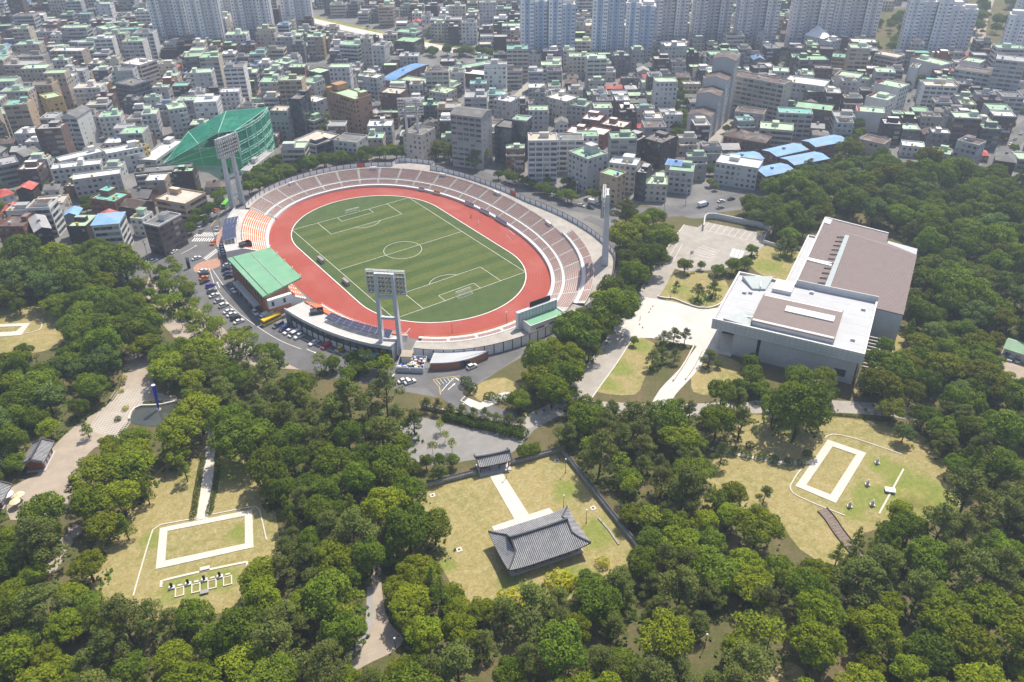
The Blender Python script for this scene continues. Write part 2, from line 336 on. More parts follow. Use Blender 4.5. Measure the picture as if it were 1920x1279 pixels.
# left plaza
ground('west_plaza', smooth_poly(GP([(238, 665), (280, 668), (292, 735), (330, 742), (325, 768), (262, 775), (222, 810), (205, 842), (180, 838), (142, 885), (150, 935), (95, 965), (20, 975), (20, 915), (70, 890), (95, 845), (140, 800), (213, 750), (230, 705)])), .06, 'beige')
ground('tea_court', GP([(-60, 820), (20, 838), (30, 870), (-60, 880)]), .06, 'path')
road('west_footpath', GP([(150, 985), (125, 1010), (108, 1040), (85, 1075)]), 5, .06, 'beige')
ground('woodland_path', smooth_poly(GP([(698, 1050), (712, 1052), (716, 1105), (723, 1150), (738, 1178), (757, 1198), (738, 1222), (700, 1240), (662, 1262), (600, 1310), (560, 1315), (622, 1272), (662, 1238), (684, 1208), (695, 1172), (698, 1120)]), 2.), .06, 'beige')
b = MB(); b.ribbon(smooth_line(GP([(694, 1100), (693, 1140), (691, 1170), (680, 1200), (660, 1226), (625, 1260)]), 2.), 1.7, .07); struct(b.obj('cycle_strip', M['conc_d']))
ground('woodland_clearing', smooth_poly(GP([(1395, 1268), (1440, 1258), (1480, 1240), (1520, 1262), (1500, 1330), (1380, 1330)])), .04, 'dry')
road('woodland_trail', GP([(1240, 1260), (1262, 1228), (1300, 1212), (1345, 1195)]), 3, .045, 'soil')
ground('service_yard', GP([(1862, 690), (1885, 648), (2000, 660), (2000, 740), (1900, 715)]), .05, 'beige')
# crossings, lane lines and arrows, laid as sheets on the asphalt
def stripes(name, p, q, r, n, fill=.5, z=.06, mat='line'):
    """n parallel stripes between edge p-q and its copy shifted to r (ground points)"""
    p, q, r = Vector(p), Vector(q), Vector(r); b = MB(); sh = r-p
    for k in range(n):
        a = p+(q-p)*(k/n); c = p+(q-p)*((k+fill)/n); b.sheet([tuple(a), tuple(c), tuple(c+sh), tuple(a+sh)], z)
    return struct(b.obj(name, M[mat]))
stripes('zebra_crossing', G2(362, 444), G2(402, 444), G2(374, 436), 9)
stripes('zebra_crossing', G2(359, 453), G2(399, 453), G2(365, 446), 9)
stripes('zebra_crossing', G2(381, 484), G2(405, 466), G2(388, 488), 10, .5)
def linemark(name, pts, wd=.22, z=.062, mat='line', smooth=True):
    b = MB(); b.ribbon(smooth_line(GP(pts)) if smooth else GP(pts), wd, z); return struct(b.obj(name, M[mat]))
linemark('road_line', [(398, 505), (415, 530), (432, 552)]); linemark('road_line', [(392, 503), (408, 545), (440, 580), (470, 604), (520, 636), (565, 655)])
linemark('road_line', [(470, 572), (500, 596), (540, 622), (590, 645), (640, 664), (690, 677)])
linemark('road_line', [(395, 424), (420, 393), (440, 370)], .3, .062, 'yellowline'); linemark('road_line', [(438, 366), (468, 338), (500, 312)], .3, .062, 'yellowline')
linemark('road_line', [(812, 712), (836, 708), (862, 705)], .25, .062, 'yellowline'); linemark('road_line', [(812, 712), (824, 726), (826, 740)], .25, .062, 'yellowline')
linemark('road_line', [(852, 708), (838, 722), (828, 734)], .25); linemark('road_line', [(855, 709), (868, 719)], .4)
linemark('road_line', [(735, 706), (744, 698)], .4)
for k in range(6): linemark('hatching', [(818+k*7, 712-k*.8), (826+k*6, 722-k*2)], .16, .062, 'line', False)
for k in range(8):
    linemark('road_line', [(596+k*13+(k > 3)*4, 641+k*4.4), (585+k*13+(k > 3)*4, 650+k*4.6)], .2, .062, 'line', False)
for k in range(9):
    linemark('bay_line', [(1330+k*11.6, 417+k*2.6), (1318+k*11.6, 431+k*2.6)], .16, .085, 'line', False)
linemark('bay_line', [(1318, 431), (1422, 454)], .16, .085, 'line', False)
for k in range(4): linemark('bay_line', [(1300+k*9.6, 476-k*4.2+8), (1335+k*3, 490-k*6)], .16, .085, 'line', False)
for k in range(5): linemark('bay_line', [(1298+k*4, 474+k*-3.4), (1338+k*3, 487-k*4)], .16, .085, 'line', False)
linemark('bay_line', [(1248, 492), (1271, 455), (1280, 457), (1258, 497), (1248, 492)], .16, .085, 'line', False)
stripes('disabled_bay', G2(1368, 480), G2(1392, 486), G2(1374, 466), 3, .75, .085)
def arrow(u, v, u2, v2, s=1.):
    a, c = Vector(G2(u, v)), Vector(G2(u2, v2)); t = (c-a).normalized(); n = Vector((-t.y, t.x)); b = MB()
    b.sheet([tuple(a+n*.15), tuple(a-n*.15), tuple(c-n*.15), tuple(c+n*.15)], .064)
    b.sheet([tuple(c+n*.5), tuple(c-n*.5), tuple(c+t*1.4)], .064); struct(b.obj('road_arrow', M['line']))
arrow(840, 731, 850, 722); arrow(412, 540, 408, 531); arrow(340, 476, 352, 470); arrow(352, 470, 366, 462); arrow(575, 655, 590, 661)
# paving joints of the pale plaza on the left
b = MB(); q0, q1, q2 = Vector(G2(225, 822)), Vector(G2(285, 728)), Vector(G2(165, 806))
for k in range(32): a = q0+(q1-q0)*(k/31); b.ribbon([tuple(a), tuple(a+(q2-q0)*(1-.35*k/31))], .16, .066)
for k in range(13): a = q0+(q2-q0)*(k/12); b.ribbon([tuple(a), tuple(a+(q1-q0)*(1-.2*k/12))], .16, .07)
struct(b.obj('paving_joints', M['plaza']), 'stuff', 'pale joint lines crossing the left plaza paving')
# ------------------------------------------------------------------ stadium
SA, SB, SN = 54.5, 85.0, 2.25
def se(t, off=0.):
    t = R(t); c, s = math.cos(t), math.sin(t); e = 2/SN
    x = SA*math.copysign(abs(c)**e, c); y = SB*math.copysign(abs(s)**e, s)
    nx = math.copysign(abs(x/SA)**(SN-1), x)/SA; ny = math.copysign(abs(y/SB)**(SN-1), y)/SB; l = math.hypot(nx, ny)
    return Vector((x+nx/l*off, y+ny/l*off))
def tspan(t0, t1, off, step):
    """parameters between t0 and t1, evenly spaced by about step metres along the curve at offset off"""
    n = 400; ts = [t0+(t1-t0)*k/n for k in range(n+1)]; P = [se(t, off(t) if callable(off) else off) for t in ts]; L = [0.]
    for k in range(n): L.append(L[-1]+(P[k+1]-P[k]).length)
    m = max(1, round(L[-1]/step)); out = []; j = 0
    for i in range(m+1):
        d = L[-1]*i/m
        while j < n-1 and L[j+1] < d: j += 1
        f = (d-L[j])/max(1e-9, L[j+1]-L[j]); out.append(ts[j]+(ts[j+1]-ts[j])*f)
    return out
def sweep(b, ts, prof, m=0, zs=None, mats=None, close=False):
    """loft the (offset, height) profile along the curve"""
    i = len(b.v); n = len(prof)
    for t in ts:
        k = zs(t) if zs else 1.
        for o, z in prof: p = se(t, o); b.v.append((p.x, p.y, z*k))
    for a in range(len(ts)-1):
        for q in range(n-1):
            f = (i+a*n+q, i+a*n+q+1, i+(a+1)*n+q+1, i+(a+1)*n+q)
            b.f.append(f if ts[0] > ts[-1] else f[::-1]); b.m.append(mats[q] if mats else m)
    if close:
        b.f.append(tuple(i+q for q in range(n))); b.m.append(m); b.f.append(tuple(i+(len(ts)-1)*n+q for q in range(n))[::-1]); b.m.append(m)
# pitch
def stripe_turf(name, c1, c2, period, stripe=True):
    m, nt, b, out = new_mat(name)
    g = N(nt, 'ShaderNodeNewGeometry'); sx = N(nt, 'ShaderNodeSeparateXYZ'); nt.links.new(g.outputs['Position'], sx.inputs[0])
    mu = N(nt, 'ShaderNodeMath', operation='MULTIPLY'); nt.links.new(sx.outputs[1], mu.inputs[0]); mu.inputs[1].default_value = 2*math.pi/period
    sn = N(nt, 'ShaderNodeMath', operation='SINE'); nt.links.new(mu.outputs[0], sn.inputs[0])
    mr = N(nt, 'ShaderNodeMapRange'); nt.links.new(sn.outputs[0], mr.inputs[0])
    mr.inputs['From Min'].default_value = -.35; mr.inputs['From Max'].default_value = .35
    base = mixc(nt, mr.outputs[0], c1, c2)
    worn = mixc(nt, noise_fac(nt, .05, 6, .42, .68, 0, .5, stretch=(1, 2.2, 1)), base, (.12, .14, .045))
    v = N(nt, 'ShaderNodeVectorMath', operation='SCALE'); nt.links.new(worn, v.inputs[0]); nt.links.new(noise_fac(nt, .6, 7, .3, .7, .85, 1.15), v.inputs['Scale'])
    nt.links.new(v.outputs[0], b.inputs['Base Color']); b.inputs['Roughness'].default_value = .95; b.inputs['Specular IOR Level'].default_value = .1
    return m
M['pitch'] = stripe_turf('mown_turf', (.064, .1, .027), (.096, .122, .034), 10.7)
M['infield'] = pm('infield_turf', (.066, .102, .028), .95, .18, .2, grain=.12, stain=(.085, .112, .036), stain_scale=.08)
M['track'] = pm('running_track', (.33, .066, .045), .9, .07, .15, stain=(.39, .125, .1), stain_scale=.05, grain=.08)
oval = lambda r, cy, n=40: [(r*math.cos(R(a)), cy+r*math.sin(R(a))) for a in [180*k/n for k in range(n+1)]] + [(-r*math.cos(R(a)), -cy-r*math.sin(R(a))) for a in [180*k/n for k in range(n+1)]]
b = MB(); b.sheet([tuple(se(t, 1.2)) for t in range(0, 360, 3)], .04); struct(b.obj('running_track', M['track'], None), label='red running track round the football pitch')
b = MB(); b.sheet(oval(39.6, 33), .06); struct(b.obj('infield', M['infield']))
b = MB(); o1, o2 = oval(39.9, 33), oval(39.5, 33)
for k in range(len(o1)): q = (k+1) % len(o1); b.prism([o1[k], o1[q], o2[q], o2[k]], .04, .14)
struct(b.obj('track_kerb', M['white']))
b = MB()
for j in range(1, 7):
    o1 = oval(39.9+j*1.22, 33, 30); b.ribbon(o1+[o1[0]], .06, .047)
struct(b.obj('lane_lines', pm('lane_paint', (.42, .2, .18), .8, .1, .5)), 'stuff', 'faint lane lines on the red running track')
b = MB(); b.sheet([(-34.6, -54), (34.6, -54), (34.6, 54), (-34.6, 54)], .068); struct(b.obj('football_pitch', M['pitch'], None), label='mown football pitch in light and dark green stripes')
b = MB(); hw, hl = 33.9, 53.4; zl = .076; lw = .17
def pl(pts): b.ribbon(pts, lw, zl)
for s in (-1, 1):
    pl([(s*hw, -hl), (s*hw, hl)]); pl([(-hw, s*hl), (hw, s*hl)])
    for w2, dp in ((20.16, 16.5), (9.16, 5.5)): pl([(-w2, s*hl), (-w2, s*(hl-dp))]); pl([(w2, s*hl), (w2, s*(hl-dp))]); pl([(-w2, s*(hl-dp)), (w2, s*(hl-dp))])
    a0 = math.acos(5.5/9.15); pl([(9.15*math.sin(a), s*(hl-11-9.15*math.cos(a))) for a in [a0*(k/8) for k in range(-8, 9)]])
pl([(-hw, 0), (hw, 0)]); pl([(9.15*math.cos(R(a)), 9.15*math.sin(R(a))) for a in range(0, 361, 10)])
struct(b.obj('pitch_marking', M['line']))
def goal(y, s, label):
    t = thing('football_goal', label, 'goal', (0, y, .08), group='football goals')
    f = MB()
    for x in (-3.66, 3.66): f.tube((x, 0, 0), (x, 0, 2.44), .09)
    f.tube((-3.75, 0, 2.44), (3.75, 0, 2.44), .09); f.obj('goal_frame', M['white'], t)
    n = MB()
    for x in (-3.66, 3.66): n.tube((x, 0, 2.4), (x, s*1.0, 2.35), .04); n.tube((x, s*1.0, 2.35), (x, s*2.2, 0), .04); n.tube((x, 0, .05), (x, s*2.2, .05), .05)
    n.tube((-3.66, s*2.2, .05), (3.66, s*2.2, .05), .05); n.tube((-3.66, s*1., 2.35), (3.66, s*1., 2.35), .04); n.obj('net_support', M['white'], t)
    nn = MB()
    for k in range(13):
        x = -3.66+7.32*k/12; nn.beam((x, s*1., 2.35), (x, s*2.2, .05), .03); nn.beam((x, 0, 2.4), (x, s*1., 2.35), .03)
    for k in range(5): f_ = k/5; nn.beam((-3.66, s*(1+1.2*f_), 2.35-2.3*f_), (3.66, s*(1+1.2*f_), 2.35-2.3*f_), .03)
    struct(nn.obj('net', M['white'], t), 'stuff')
goal(hl, 1, 'white goal at the far end of the pitch'); goal(-hl, -1, 'white goal at the near end of the pitch')
for k, (x, y, rz) in enumerate(((44, -78, 20), (46, -30, 85))):
    t = thing('spare_goal', ('small white goal frame standing by the near floodlight on the red track', 'white goal frame against the right track fence')[k], 'goal', (-36.5, -68.5, .05) if k == 0 else (50.5, -20, .05), R((35, 80)[k]))
    f = MB()
    for x in (-3., 3.): f.tube((x, 0, 0), (x, 0, 2.2), .09); f.tube((x, 0, 2.2), (x, 1.6, 0), .06)
    f.tube((-3, 0, 2.2), (3, 0, 2.2), .09); f.obj('goal_frame', M['white'], t); f = MB(); f.tube((-3, 1.6, .05), (3, 1.6, .05), .06); f.obj('ground_bar', M['white'], t)
for k, y in enumerate((12.5, -14)):
    t = thing('team_dugout', ('covered bench beside the pitch, farther of the two', 'covered bench beside the pitch, nearer of the two')[k], 'dugout', (-36.6, y, .05), group='dugouts')
    f = MB(); f.box(-.9, -2.6, 0, -.8, 2.6, 1.9); f.box(-.9, -2.6, 1.9, .5, 2.6, 2.0); f.box(-.9, -2.7, 0, .4, -2.6, 1.9); f.box(-.9, 2.6, 0, .4, 2.7, 1.9); f.obj('shelter', M['conc_d'], t)
    f = MB(); f.box(-.7, -2.4, .35, -.2, 2.4, .45); f.box(-.7, -2.3, 0, -.6, -2.2, .4); f.box(-.7, 2.2, 0, -.6, 2.3, .4); f.obj('seat', M['brick'], t)
for k in range(2):
    t = tag(put('hurdle_stack', None, None, (47.5-k*1.2, 12-k*9, .05), R(55)), ('dark stack of hurdles lying on the red track', 'blue grey stack of hurdles lying on the red track')[k], 'hurdle')
    f = MB()
    for j in range(6): f.box(-2.4+j*.8, -.35, 0, -2.34+j*.8, .35, .06); f.box(-2.4+j*.8, .28, 0, -2.34+j*.8, .35, .95); f.box(-2.45+j*.8, .25, .8, -2.0+j*.8, .38, .95)
    f.obj('hurdle_frame', (M['dark'], M['steel'])[k], t)
# ---- bowl (north and east) ----
def bz(t):
    return 1. if t > -42 else max(.5, 1-.5*(-42-t)/30)
lower = [(1.0, 0), (1.0, 1.25)]; o, z = 2.7, 1.25; lower.append((2.7, 1.25)); LR = []
for k in range(4): z += .33; lower.append((o, z)); LR.append((o, z)); o += .8; lower.append((o, z))
mid = [(5.9, z), (7.2, z)]; z += .55; upper = [(7.2, z)]; o = 7.2; UR = []
for k in range(8): UR.append((o, z)); o += .9; upper.append((o, z)); z += .38; upper.append((o, z))
ZT = z; t0b, t1b = 127, -73
stand = thing('bowl_stand', 'pink grey terraced stand curving round the far and right side of the pitch', 'stand')
ts = [t0b+(t1b-t0b)*k/160 for k in range(161)]
b = MB(); sweep(b, ts, lower, zs=bz, mats=[1, 1]+[0]*20); b.obj('lower_terrace', [M['conc'], M['conc_l']], stand)
b = MB(); sweep(b, ts, [(5.9, lower[-1][1])]+[(5.9, lower[-1][1]+.001)]+mid+[(7.2, upper[0][1])], zs=bz); b.obj('walkway', M['conc_l'], stand)
b = MB(); sweep(b, ts, upper, zs=bz); b.obj('upper_terrace', M['conc'], stand)
WALLOFF = [(127, 16.5), (62, 17), (58.5, 17.2), (57, 25.), (43, 25.), (42, 17.5), (20, 17.5), (0, 19.), (-14, 24.), (-28, 28.), (-42, 31.), (-52, 28.), (-60, 25.5), (-68, 22.), (-77, 17.5), (-95, 16.), (-110, 15.5), (-124, 14.)]
def woff(t):
    for (a, x), (c, y) in zip(WALLOFF, WALLOFF[1:]):
        if c <= t <= a: return x+(y-x)*(a-t)/(a-c)
    return WALLOFF[-1][1] if t < -124 else WALLOFF[0][1]
def pz(t):          # promenade height
    return ZT if t > -42 else max(2.1, ZT-(ZT-2.1)*(-42-t)/34)
b = MB()
tp = [127-(127+124)*k/200 for k in range(201)]
for a, c in zip(tp, tp[1:]):
    i0 = 14.4 if a > -73 else 6.2
    q = [se(a, i0), se(a, woff(a)), se(c, woff(c)), se(c, i0)]; zz = [pz(a), pz(a), pz(c), pz(c)]
    b.face([(p.x, p.y, h) for p, h in zip(q, zz)])
b.obj('promenade', pm('promenade_concrete', (.36, .33, .29), .9, .15, .25, stain=(.46, .43, .39), stain_scale=.12, grain=.08), stand)
# seating blocks between the stairways
cuts = tspan(t0b-1, t1b+2, 10, 11.6)
for a, c in zip(cuts, cuts[1:]):
    g = (a-c); ta, tc = a-g*.06, c+g*.06; n = 7
    tt = [ta+(tc-ta)*k/n for k in range(n+1)]
    for rows, nm in ((UR, 'upper_bench_block'), (LR, 'lower_bench_block')):
        b = MB()
        for (o, z) in rows: sweep(b, tt, [(o+.2, z), (o+.2, z+.24), (o+.68, z+.24), (o+.68, z)], zs=bz, close=True)
        struct(b.obj(nm, M['seat'], stand), 'stuff')
    b = MB(); da = .45/11.6*g; tt = [a+da, a-da]      # stairway
    for k in range(18): o = 7.25+k*.4; zz = UR[0][1]+(k*.4/.9)*.38+.1; sweep(b, tt, [(o, zz-.5), (o, zz), (o+.4, zz), (o+.4, zz-.5)], zs=bz)
    b.obj('stairway', M['conc'], stand); b = MB()
    for k in range(8): o = 2.7+k*.4; zz = LR[0][1]+(k*.4/.8)*.33+.1; sweep(b, tt, [(o, zz-.4), (o, zz), (o+.4, zz), (o+.4, zz-.4)], zs=bz)
    b.obj('stairway', M['conc'], stand)
# third tier at the right
tt = tspan(-24, -68, 17, 2.5); b = MB(); prof = [(14.5, ZT+.02), (14.5, ZT+1.0), (14.7, ZT+1.0), (14.7, ZT+.1), (16.2, ZT+.1), (16.2, ZT+.5)]; o = 16.2; z = ZT+.5; TR = []
for k in range(4): TR.append((o, z)); o += .8; prof.append((o, z)); z += .3; prof.append((o, z))
prof += [(o+.25, z), (o+.25, ZT-.2)]
sweep(b, tt, prof, zs=bz, mats=[0]*5+[1]*30); b.obj('third_terrace', [M['conc_l'], M['conc']], stand)
c3 = tspan(-25, -67, 17, 9)
for a, c in zip(c3, c3[1:]):
    g = a-c; tt = [a-g*.06-(g*.88)*k/5 for k in range(6)]; b = MB()
    for (o, z) in TR: sweep(b, tt, [(o+.16, z), (o+.16, z+.2), (o+.66, z+.2), (o+.66, z)], zs=bz, close=True)
    struct(b.obj('third_bench_block', M['seat'], stand), 'stuff')
# railings: front fence, walkway rail
def rail(name, t0, t1, off, z0, h, mat, parent, zs=None, step=2.2, r=.05, nrails=2):
    b = MB(); tt = tspan(t0, t1, off, step)
    for k, t in enumerate(tt):
        kz = zs(t) if zs else 1.; p = se(t, off); b.beam((p.x, p.y, z0*kz), (p.x, p.y, z0*kz+h), r*1.6)
        if k:
            p0 = se(tt[k-1], off); k0 = zs(tt[k-1]) if zs else 1.
            for j in range(nrails): hh = h*(j+1)/nrails; b.beam((p0.x, p0.y, z0*k0+hh), (p.x, p.y, z0*kz+hh), r)
    return b.obj(name, mat, parent)
rail('front_railing', t0b, t1b, 1.3, 1.25, 1.1, M['steel'], stand, bz)
rail('walkway_railing', t0b, t1b, 6.0, mid[0][1], 1.0, M['steel'], stand, bz, 2.6)
rail('rear_railing', t0b, t1b, 14.3, ZT, 1.0, M['steel'], stand, bz, 3.)
b = MB(); sweep(b, [126.9], [(1, 0)]); 
for t in (t0b, t1b):          # end walls
    pr = lower+mid+upper+[(14.4, 0)]; k = bz(t); b.face([(se(t, o).x, se(t, o).y, z*k) for o, z in pr])
b.obj('end_wall', M['conc_l'], stand)
b = MB()                    # vomitory openings through the upper tier
for t in (100, 66, 35, 9, -16):
    d = 1.4; sweep(b, [t+d, t-d], [(13.2, ZT-.6), (13.2, ZT+.9), (14.35, ZT+.9), (14.35, ZT)], close=True)
b.obj('stair_head', M['conc_l'], stand)
# advertising boards on the front fence
def board(t, w_, txtcol, base, label):
    tt = tspan(t, t-9, 1.1, 100)
    p, q = se(t, 1.12), se(t-w_, 1.12); d = (q-p).normalized(); n = Vector((d.y, -d.x))
    tg = thing('banner', label, 'banner', (p.x, p.y, 1.3)); L = (q-p).length; ang = math.atan2(d.y, d.x)
    tg.rotation_euler = (0, 0, ang); b = MB(); b.box(0, -.12, 0, L, -.06, 1.15); b.obj('cloth', pm('banner_cloth', base, .7, .05, .5), tg)
    b = MB(); x = .6
    while x < L-.8: wv = random.uniform(.5, 1.1); b.box(x, .02-.1, .3, min(x+wv, L-.4), .05-.1, .85) if False else b.box(x, -.16, .3, min(x+wv, L-.4), -.125, .85); x += wv+.28
    for ch in (b.obj('lettering', pm('banner_print', txtcol, .7, .05, .5), tg),): pass
board(16, 4.6, (.7, .7, .7), (.05, .1, .32), 'long blue banner with white lettering hung on the right front fence, upper of three')
board(8, 4.6, (.06, .1, .3), (.6, .62, .66), 'pale banner with blue lettering hung on the right front fence between two others')
board(.5, 5., (.7, .7, .7), (.05, .1, .32), 'long blue banner with white lettering hung on the right front fence, lowest of three')
board(33, 3.6, (.4, .25, .02), (.75, .45, .06), 'orange yellow banner hung on the far front fence')
board(41, 3.2, (.2, .2, .22), (.55, .55, .58), 'grey banner hung on the far front fence left of the orange one')
# south strip
ss = thing('south_terrace', 'low strip of pink terrace along the near end of the running track', 'stand')
ts = tspan(-74, -124, 3, 2.5); b = MB(); sweep(b, ts, [(1., 0), (1., 1.2), (2.8, 1.2), (2.8, 1.5)], mats=[0, 0, 0]); sweep(b, ts, [(5.2, 1.85), (6.2, 1.85), (6.2, 2.12)]); b.obj('kerb_wall', M['conc_l'], ss)
c4 = tspan(-75, -123, 3, 12)
for a, c in zip(c4, c4[1:]):
    g = a-c; tt = [a-g*.05-(g*.9)*k/6 for k in range(7)]; b = MB()
    sweep(b, tt, [(2.8, 1.2), (2.8, 1.55), (4.0, 1.55), (4.0, 1.83), (5.2, 1.83), (5.2, 1.4)], close=True); b.obj('terrace_block', M['seat'], ss)
    tt = [a+g*.05, a-g*.05]; b = MB(); sweep(b, tt, [(2.8, 1.2), (2.8, 1.6), (5.2, 1.88), (5.2, 1.4)]); b.obj('stairway', M['conc_l'], ss)
rail('rear_railing', -75, -122, 6.3, 2.1, 1.2, M['steel'], ss, None, 1.2, .05)
rail('front_railing', -75, -122, 1.2, 1.2, .9, M['yellowline'], ss, None, 2.4, .05)
# perimeter wall: one panel and one post after another
pw = thing('perimeter_wall', 'white panelled wall with dark posts round the outside of the stadium', 'wall')
pmesh = MB(); pmesh.box(-.5, -.06, 0, .5, .06, 1); pmesh = pmesh.mesh('panel', [pm('white_panel', (.8, .79, .78), .7, .07, .5)])
omesh = MB(); omesh.box(-.5, -.06, 0, .5, .06, 1); omesh = omesh.mesh('panel', [pm('orange_gate', (.62, .09, .03), .6, .1, .5)])
qmesh = MB(); qmesh.box(-.16, -.16, 0, .16, .16, 1); qmesh = qmesh.mesh('post', [pm('maroon_post', (.085, .045, .04), .7, .1, 1.)])
wt = []
for a, c in ((127, 58.5), (58.5, 57), (57, 43), (43, 42), (42, -123)):
    seg = tspan(a, c, woff, 3.9); wt += seg[:-1]
wt.append(-123)
wbase = MB()
for k, (a, c) in enumerate(zip(wt, wt[1:])):
    p, q = se(a, woff(a)), se(c, woff(c)); d = q-p; L = d.length; ang = math.atan2(d.y, d.x); m_ = (p+q)/2
    zb = (pz(a)+pz(c))/2-.1; hh = 2.5 if a > -60 else 2.3
    gate = k in (20, 50, 80, 138)
    put('panel', omesh if gate else pmesh, pw, (m_.x, m_.y, zb), ang, (L*.985, 1, hh))
    put('post', qmesh, pw, (p.x, p.y, 0), ang, (1, 1, pz(a)+hh+.05))
    wbase.face([(p.x, p.y, 0), (q.x, q.y, 0), (q.x, q.y, pz(c)-.05), (p.x, p.y, pz(a)-.05)])
wbase.obj('wall_base', D.materials['white_panel'], pw)
b = MB()
for k, (a, c) in enumerate(zip(wt, wt[1:])):
    p, q = se(a, woff(a)), se(c, woff(c)); hh = 2.5 if a > -60 else 2.3
    b.beam((p.x, p.y, pz(a)+hh-.05), (q.x, q.y, pz(c)+hh-.05), .3, .14)
b.obj('coping', qmesh.materials[0], pw)
# ---- west side: orange seats, decks, facade ----
def west(t0, t1, nrows, dout, name, label, zt):
    w_ = thing(name, label, 'stand'); ts = tspan(t0, t1, 8, 2.5)
    prof = [(1.2, 0), (1.2, 1.4), (2.2, 1.4)]; o = 2.2; z = 1.4; rows = []; dz = (zt-1.4)/nrows
    for k in range(nrows): z += dz; prof.append((o, z)); rows.append((o, z)); o += .92; prof.append((o, z))
    b = MB(); sweep(b, ts, prof); b.obj('terrace', M['white'], w_)
    b = MB(); sweep(b, ts, [(o, z), (o, z+.02), (dout, z+.02)]); b.obj('deck', M['conc'], w_)
    cut = tspan(t0, t1, 8, 9.)
    for a, c in zip(cut, cut[1:]):
        g = a-c; b = MB()
        for (ro, rz_) in rows:
            for (f0, f1) in ((.07, .48), (.55, .95)):
                sh = random.uniform(-.01, .01); tt = [a-g*(f0+sh), a-g*(f0+f1+2*sh)/2, a-g*(f1+sh)]
                sweep(b, tt, [(ro+.34, rz_), (ro+.34, rz_+.4), (ro+.72, rz_+.4), (ro+.72, rz_+.62), (ro+.8, rz_+.62), (ro+.8, rz_)], close=True)
        struct(b.obj('seat_block', M['orange'], w_), 'stuff')
        b = MB(); sweep(b, [a+.5/9*g, a-.5/9*g], [(2.2, 1.5)]+[(ro+.3, rz_+.06) for ro, rz_ in rows]+[(o, z)]); b.obj('stairway', M['conc_l'], w_)
    rail('front_railing', t0, t1, 1.4, 1.4, 1., M['white'], w_)
    return w_, o, z, ts
DZ = 6.2
wn, on, zn, tsn = west(160, 128.5, 12, 21.5, 'orange_stand', 'stand of orange seats left of the green roofed grandstand', DZ)
wsn, os_, zs_, tss = west(232, 195.5, 8, 18.5, 'orange_stand', 'stand of orange seats between the green roof and the near floodlight', DZ)
b = MB()
for t in (128.5, 160):
    pr = [(1.2, 0), (1.2, 1.4), (on, DZ), (21.5, DZ), (21.5, 0)]; b.face([(se(t, o).x, se(t, o).y, z) for o, z in pr])
sweep(b, tsn, [(21.5, DZ+1.0), (21.5, 0)]); sweep(b, tsn, [(21.3, DZ), (21.3, DZ+1.0), (21.5, DZ+1.0)]); b.obj('outer_wall', M['conc_l'], wn)
b = MB()
for t in (232, 195.5):
    pr = [(1.2, 0), (1.2, 1.4), (os_, DZ), (18.5, DZ), (18.5, 0)]; b.face([(se(t, o).x, se(t, o).y, z) for o, z in pr])
sweep(b, tss, [(18.5, DZ+.7), (18.5, 5.5), (18.2, 5.5)]); sweep(b, tss, [(18.2, DZ), (18.2, DZ+.7), (18.5, DZ+.7)]); b.obj('parapet', M['conc_l'], wsn)
b = MB(); sweep(b, tss, [(17.6, 5.6), (17.6, 0)]); b.obj('facade_wall', M['conc_d'], wsn)
fpan = MB(); fpan.box(-1.45, -.06, .35, 1.45, .06, 2.7); fpan = fpan.mesh('facade_panel', [M['white']])
fwin = MB(); fwin.box(-1.45, -.05, 3.1, 1.45, .05, 5.1); fwin = fwin.mesh('facade_window', [M['glass']])
fcol = MB(); fcol.box(-.22, -.25, 0, .22, .25, 5.5); fcol = fcol.mesh('facade_column', [pm('maroon_column', (.07, .03, .028), .7, .1, 1.)])
ft = tspan(198, 231, 18.2, 3.4)
for a, c in zip(ft, ft[1:]):
    p, q = se(a, 18.3), se(c, 18.3); d = q-p; ang = math.atan2(d.y, d.x); m_ = (p+q)/2
    put('facade_panel', fpan, wsn, (m_.x, m_.y, 0), ang); put('facade_window', fwin, wsn, (m_.x, m_.y, 0), ang); put('facade_column', fcol, wsn, (p.x, p.y, 0), ang)
# solar canopies over the decks
M['solar'] = pm('solar_panel', (.05, .056, .11), .22, .2, .8, spec=.6)
def solar(t0, t1, oa, ob, z, label, ncol):
    s = thing('solar_canopy', label, 'solar canopy'); tt = tspan(t0, t1, (oa+ob)/2, 3.0)
    for a, c in zip(tt, tt[1:]):
        e = (a-c)*.02
        for k in range(ncol):
            f0 = oa+(ob-oa)*k/ncol+.06; f1 = oa+(ob-oa)*(k+1)/ncol-.06; za = z-.9*k/ncol; zb = z-.9*(k+1)/ncol; b = MB()
            q = [se(a-e, f0), se(a-e, f1), se(c+e, f1), se(c+e, f0)]; zz = [za, zb, zb, za]
            b.face([(p.x, p.y, h) for p, h in zip(q, zz)]); b.face([(p.x, p.y, h-.06) for p, h in zip(q, zz)][::-1]); b.obj('solar_panel', M['solar'], s)
    b = MB()
    for t in tt[::2]:
        for o, h in ((oa+.3, z-.1), (ob-.3, z-.95)): p = se(t, o); b.beam((p.x, p.y, DZ), (p.x, p.y, h), .14)
        p, q = se(t, oa), se(t, ob); b.beam((p.x, p.y, z-.1), (q.x, q.y, z-1.0), .12)
    b.obj('canopy_frame', M['steel'], s)
solar(155, 138.5, 15.2, 21.8, 9.0, 'blue solar panels over the deck of the left orange stand', 4)
solar(230, 208, 9.6, 13.4, 8.6, 'blue solar panels over the deck beside the near floodlight', 3)
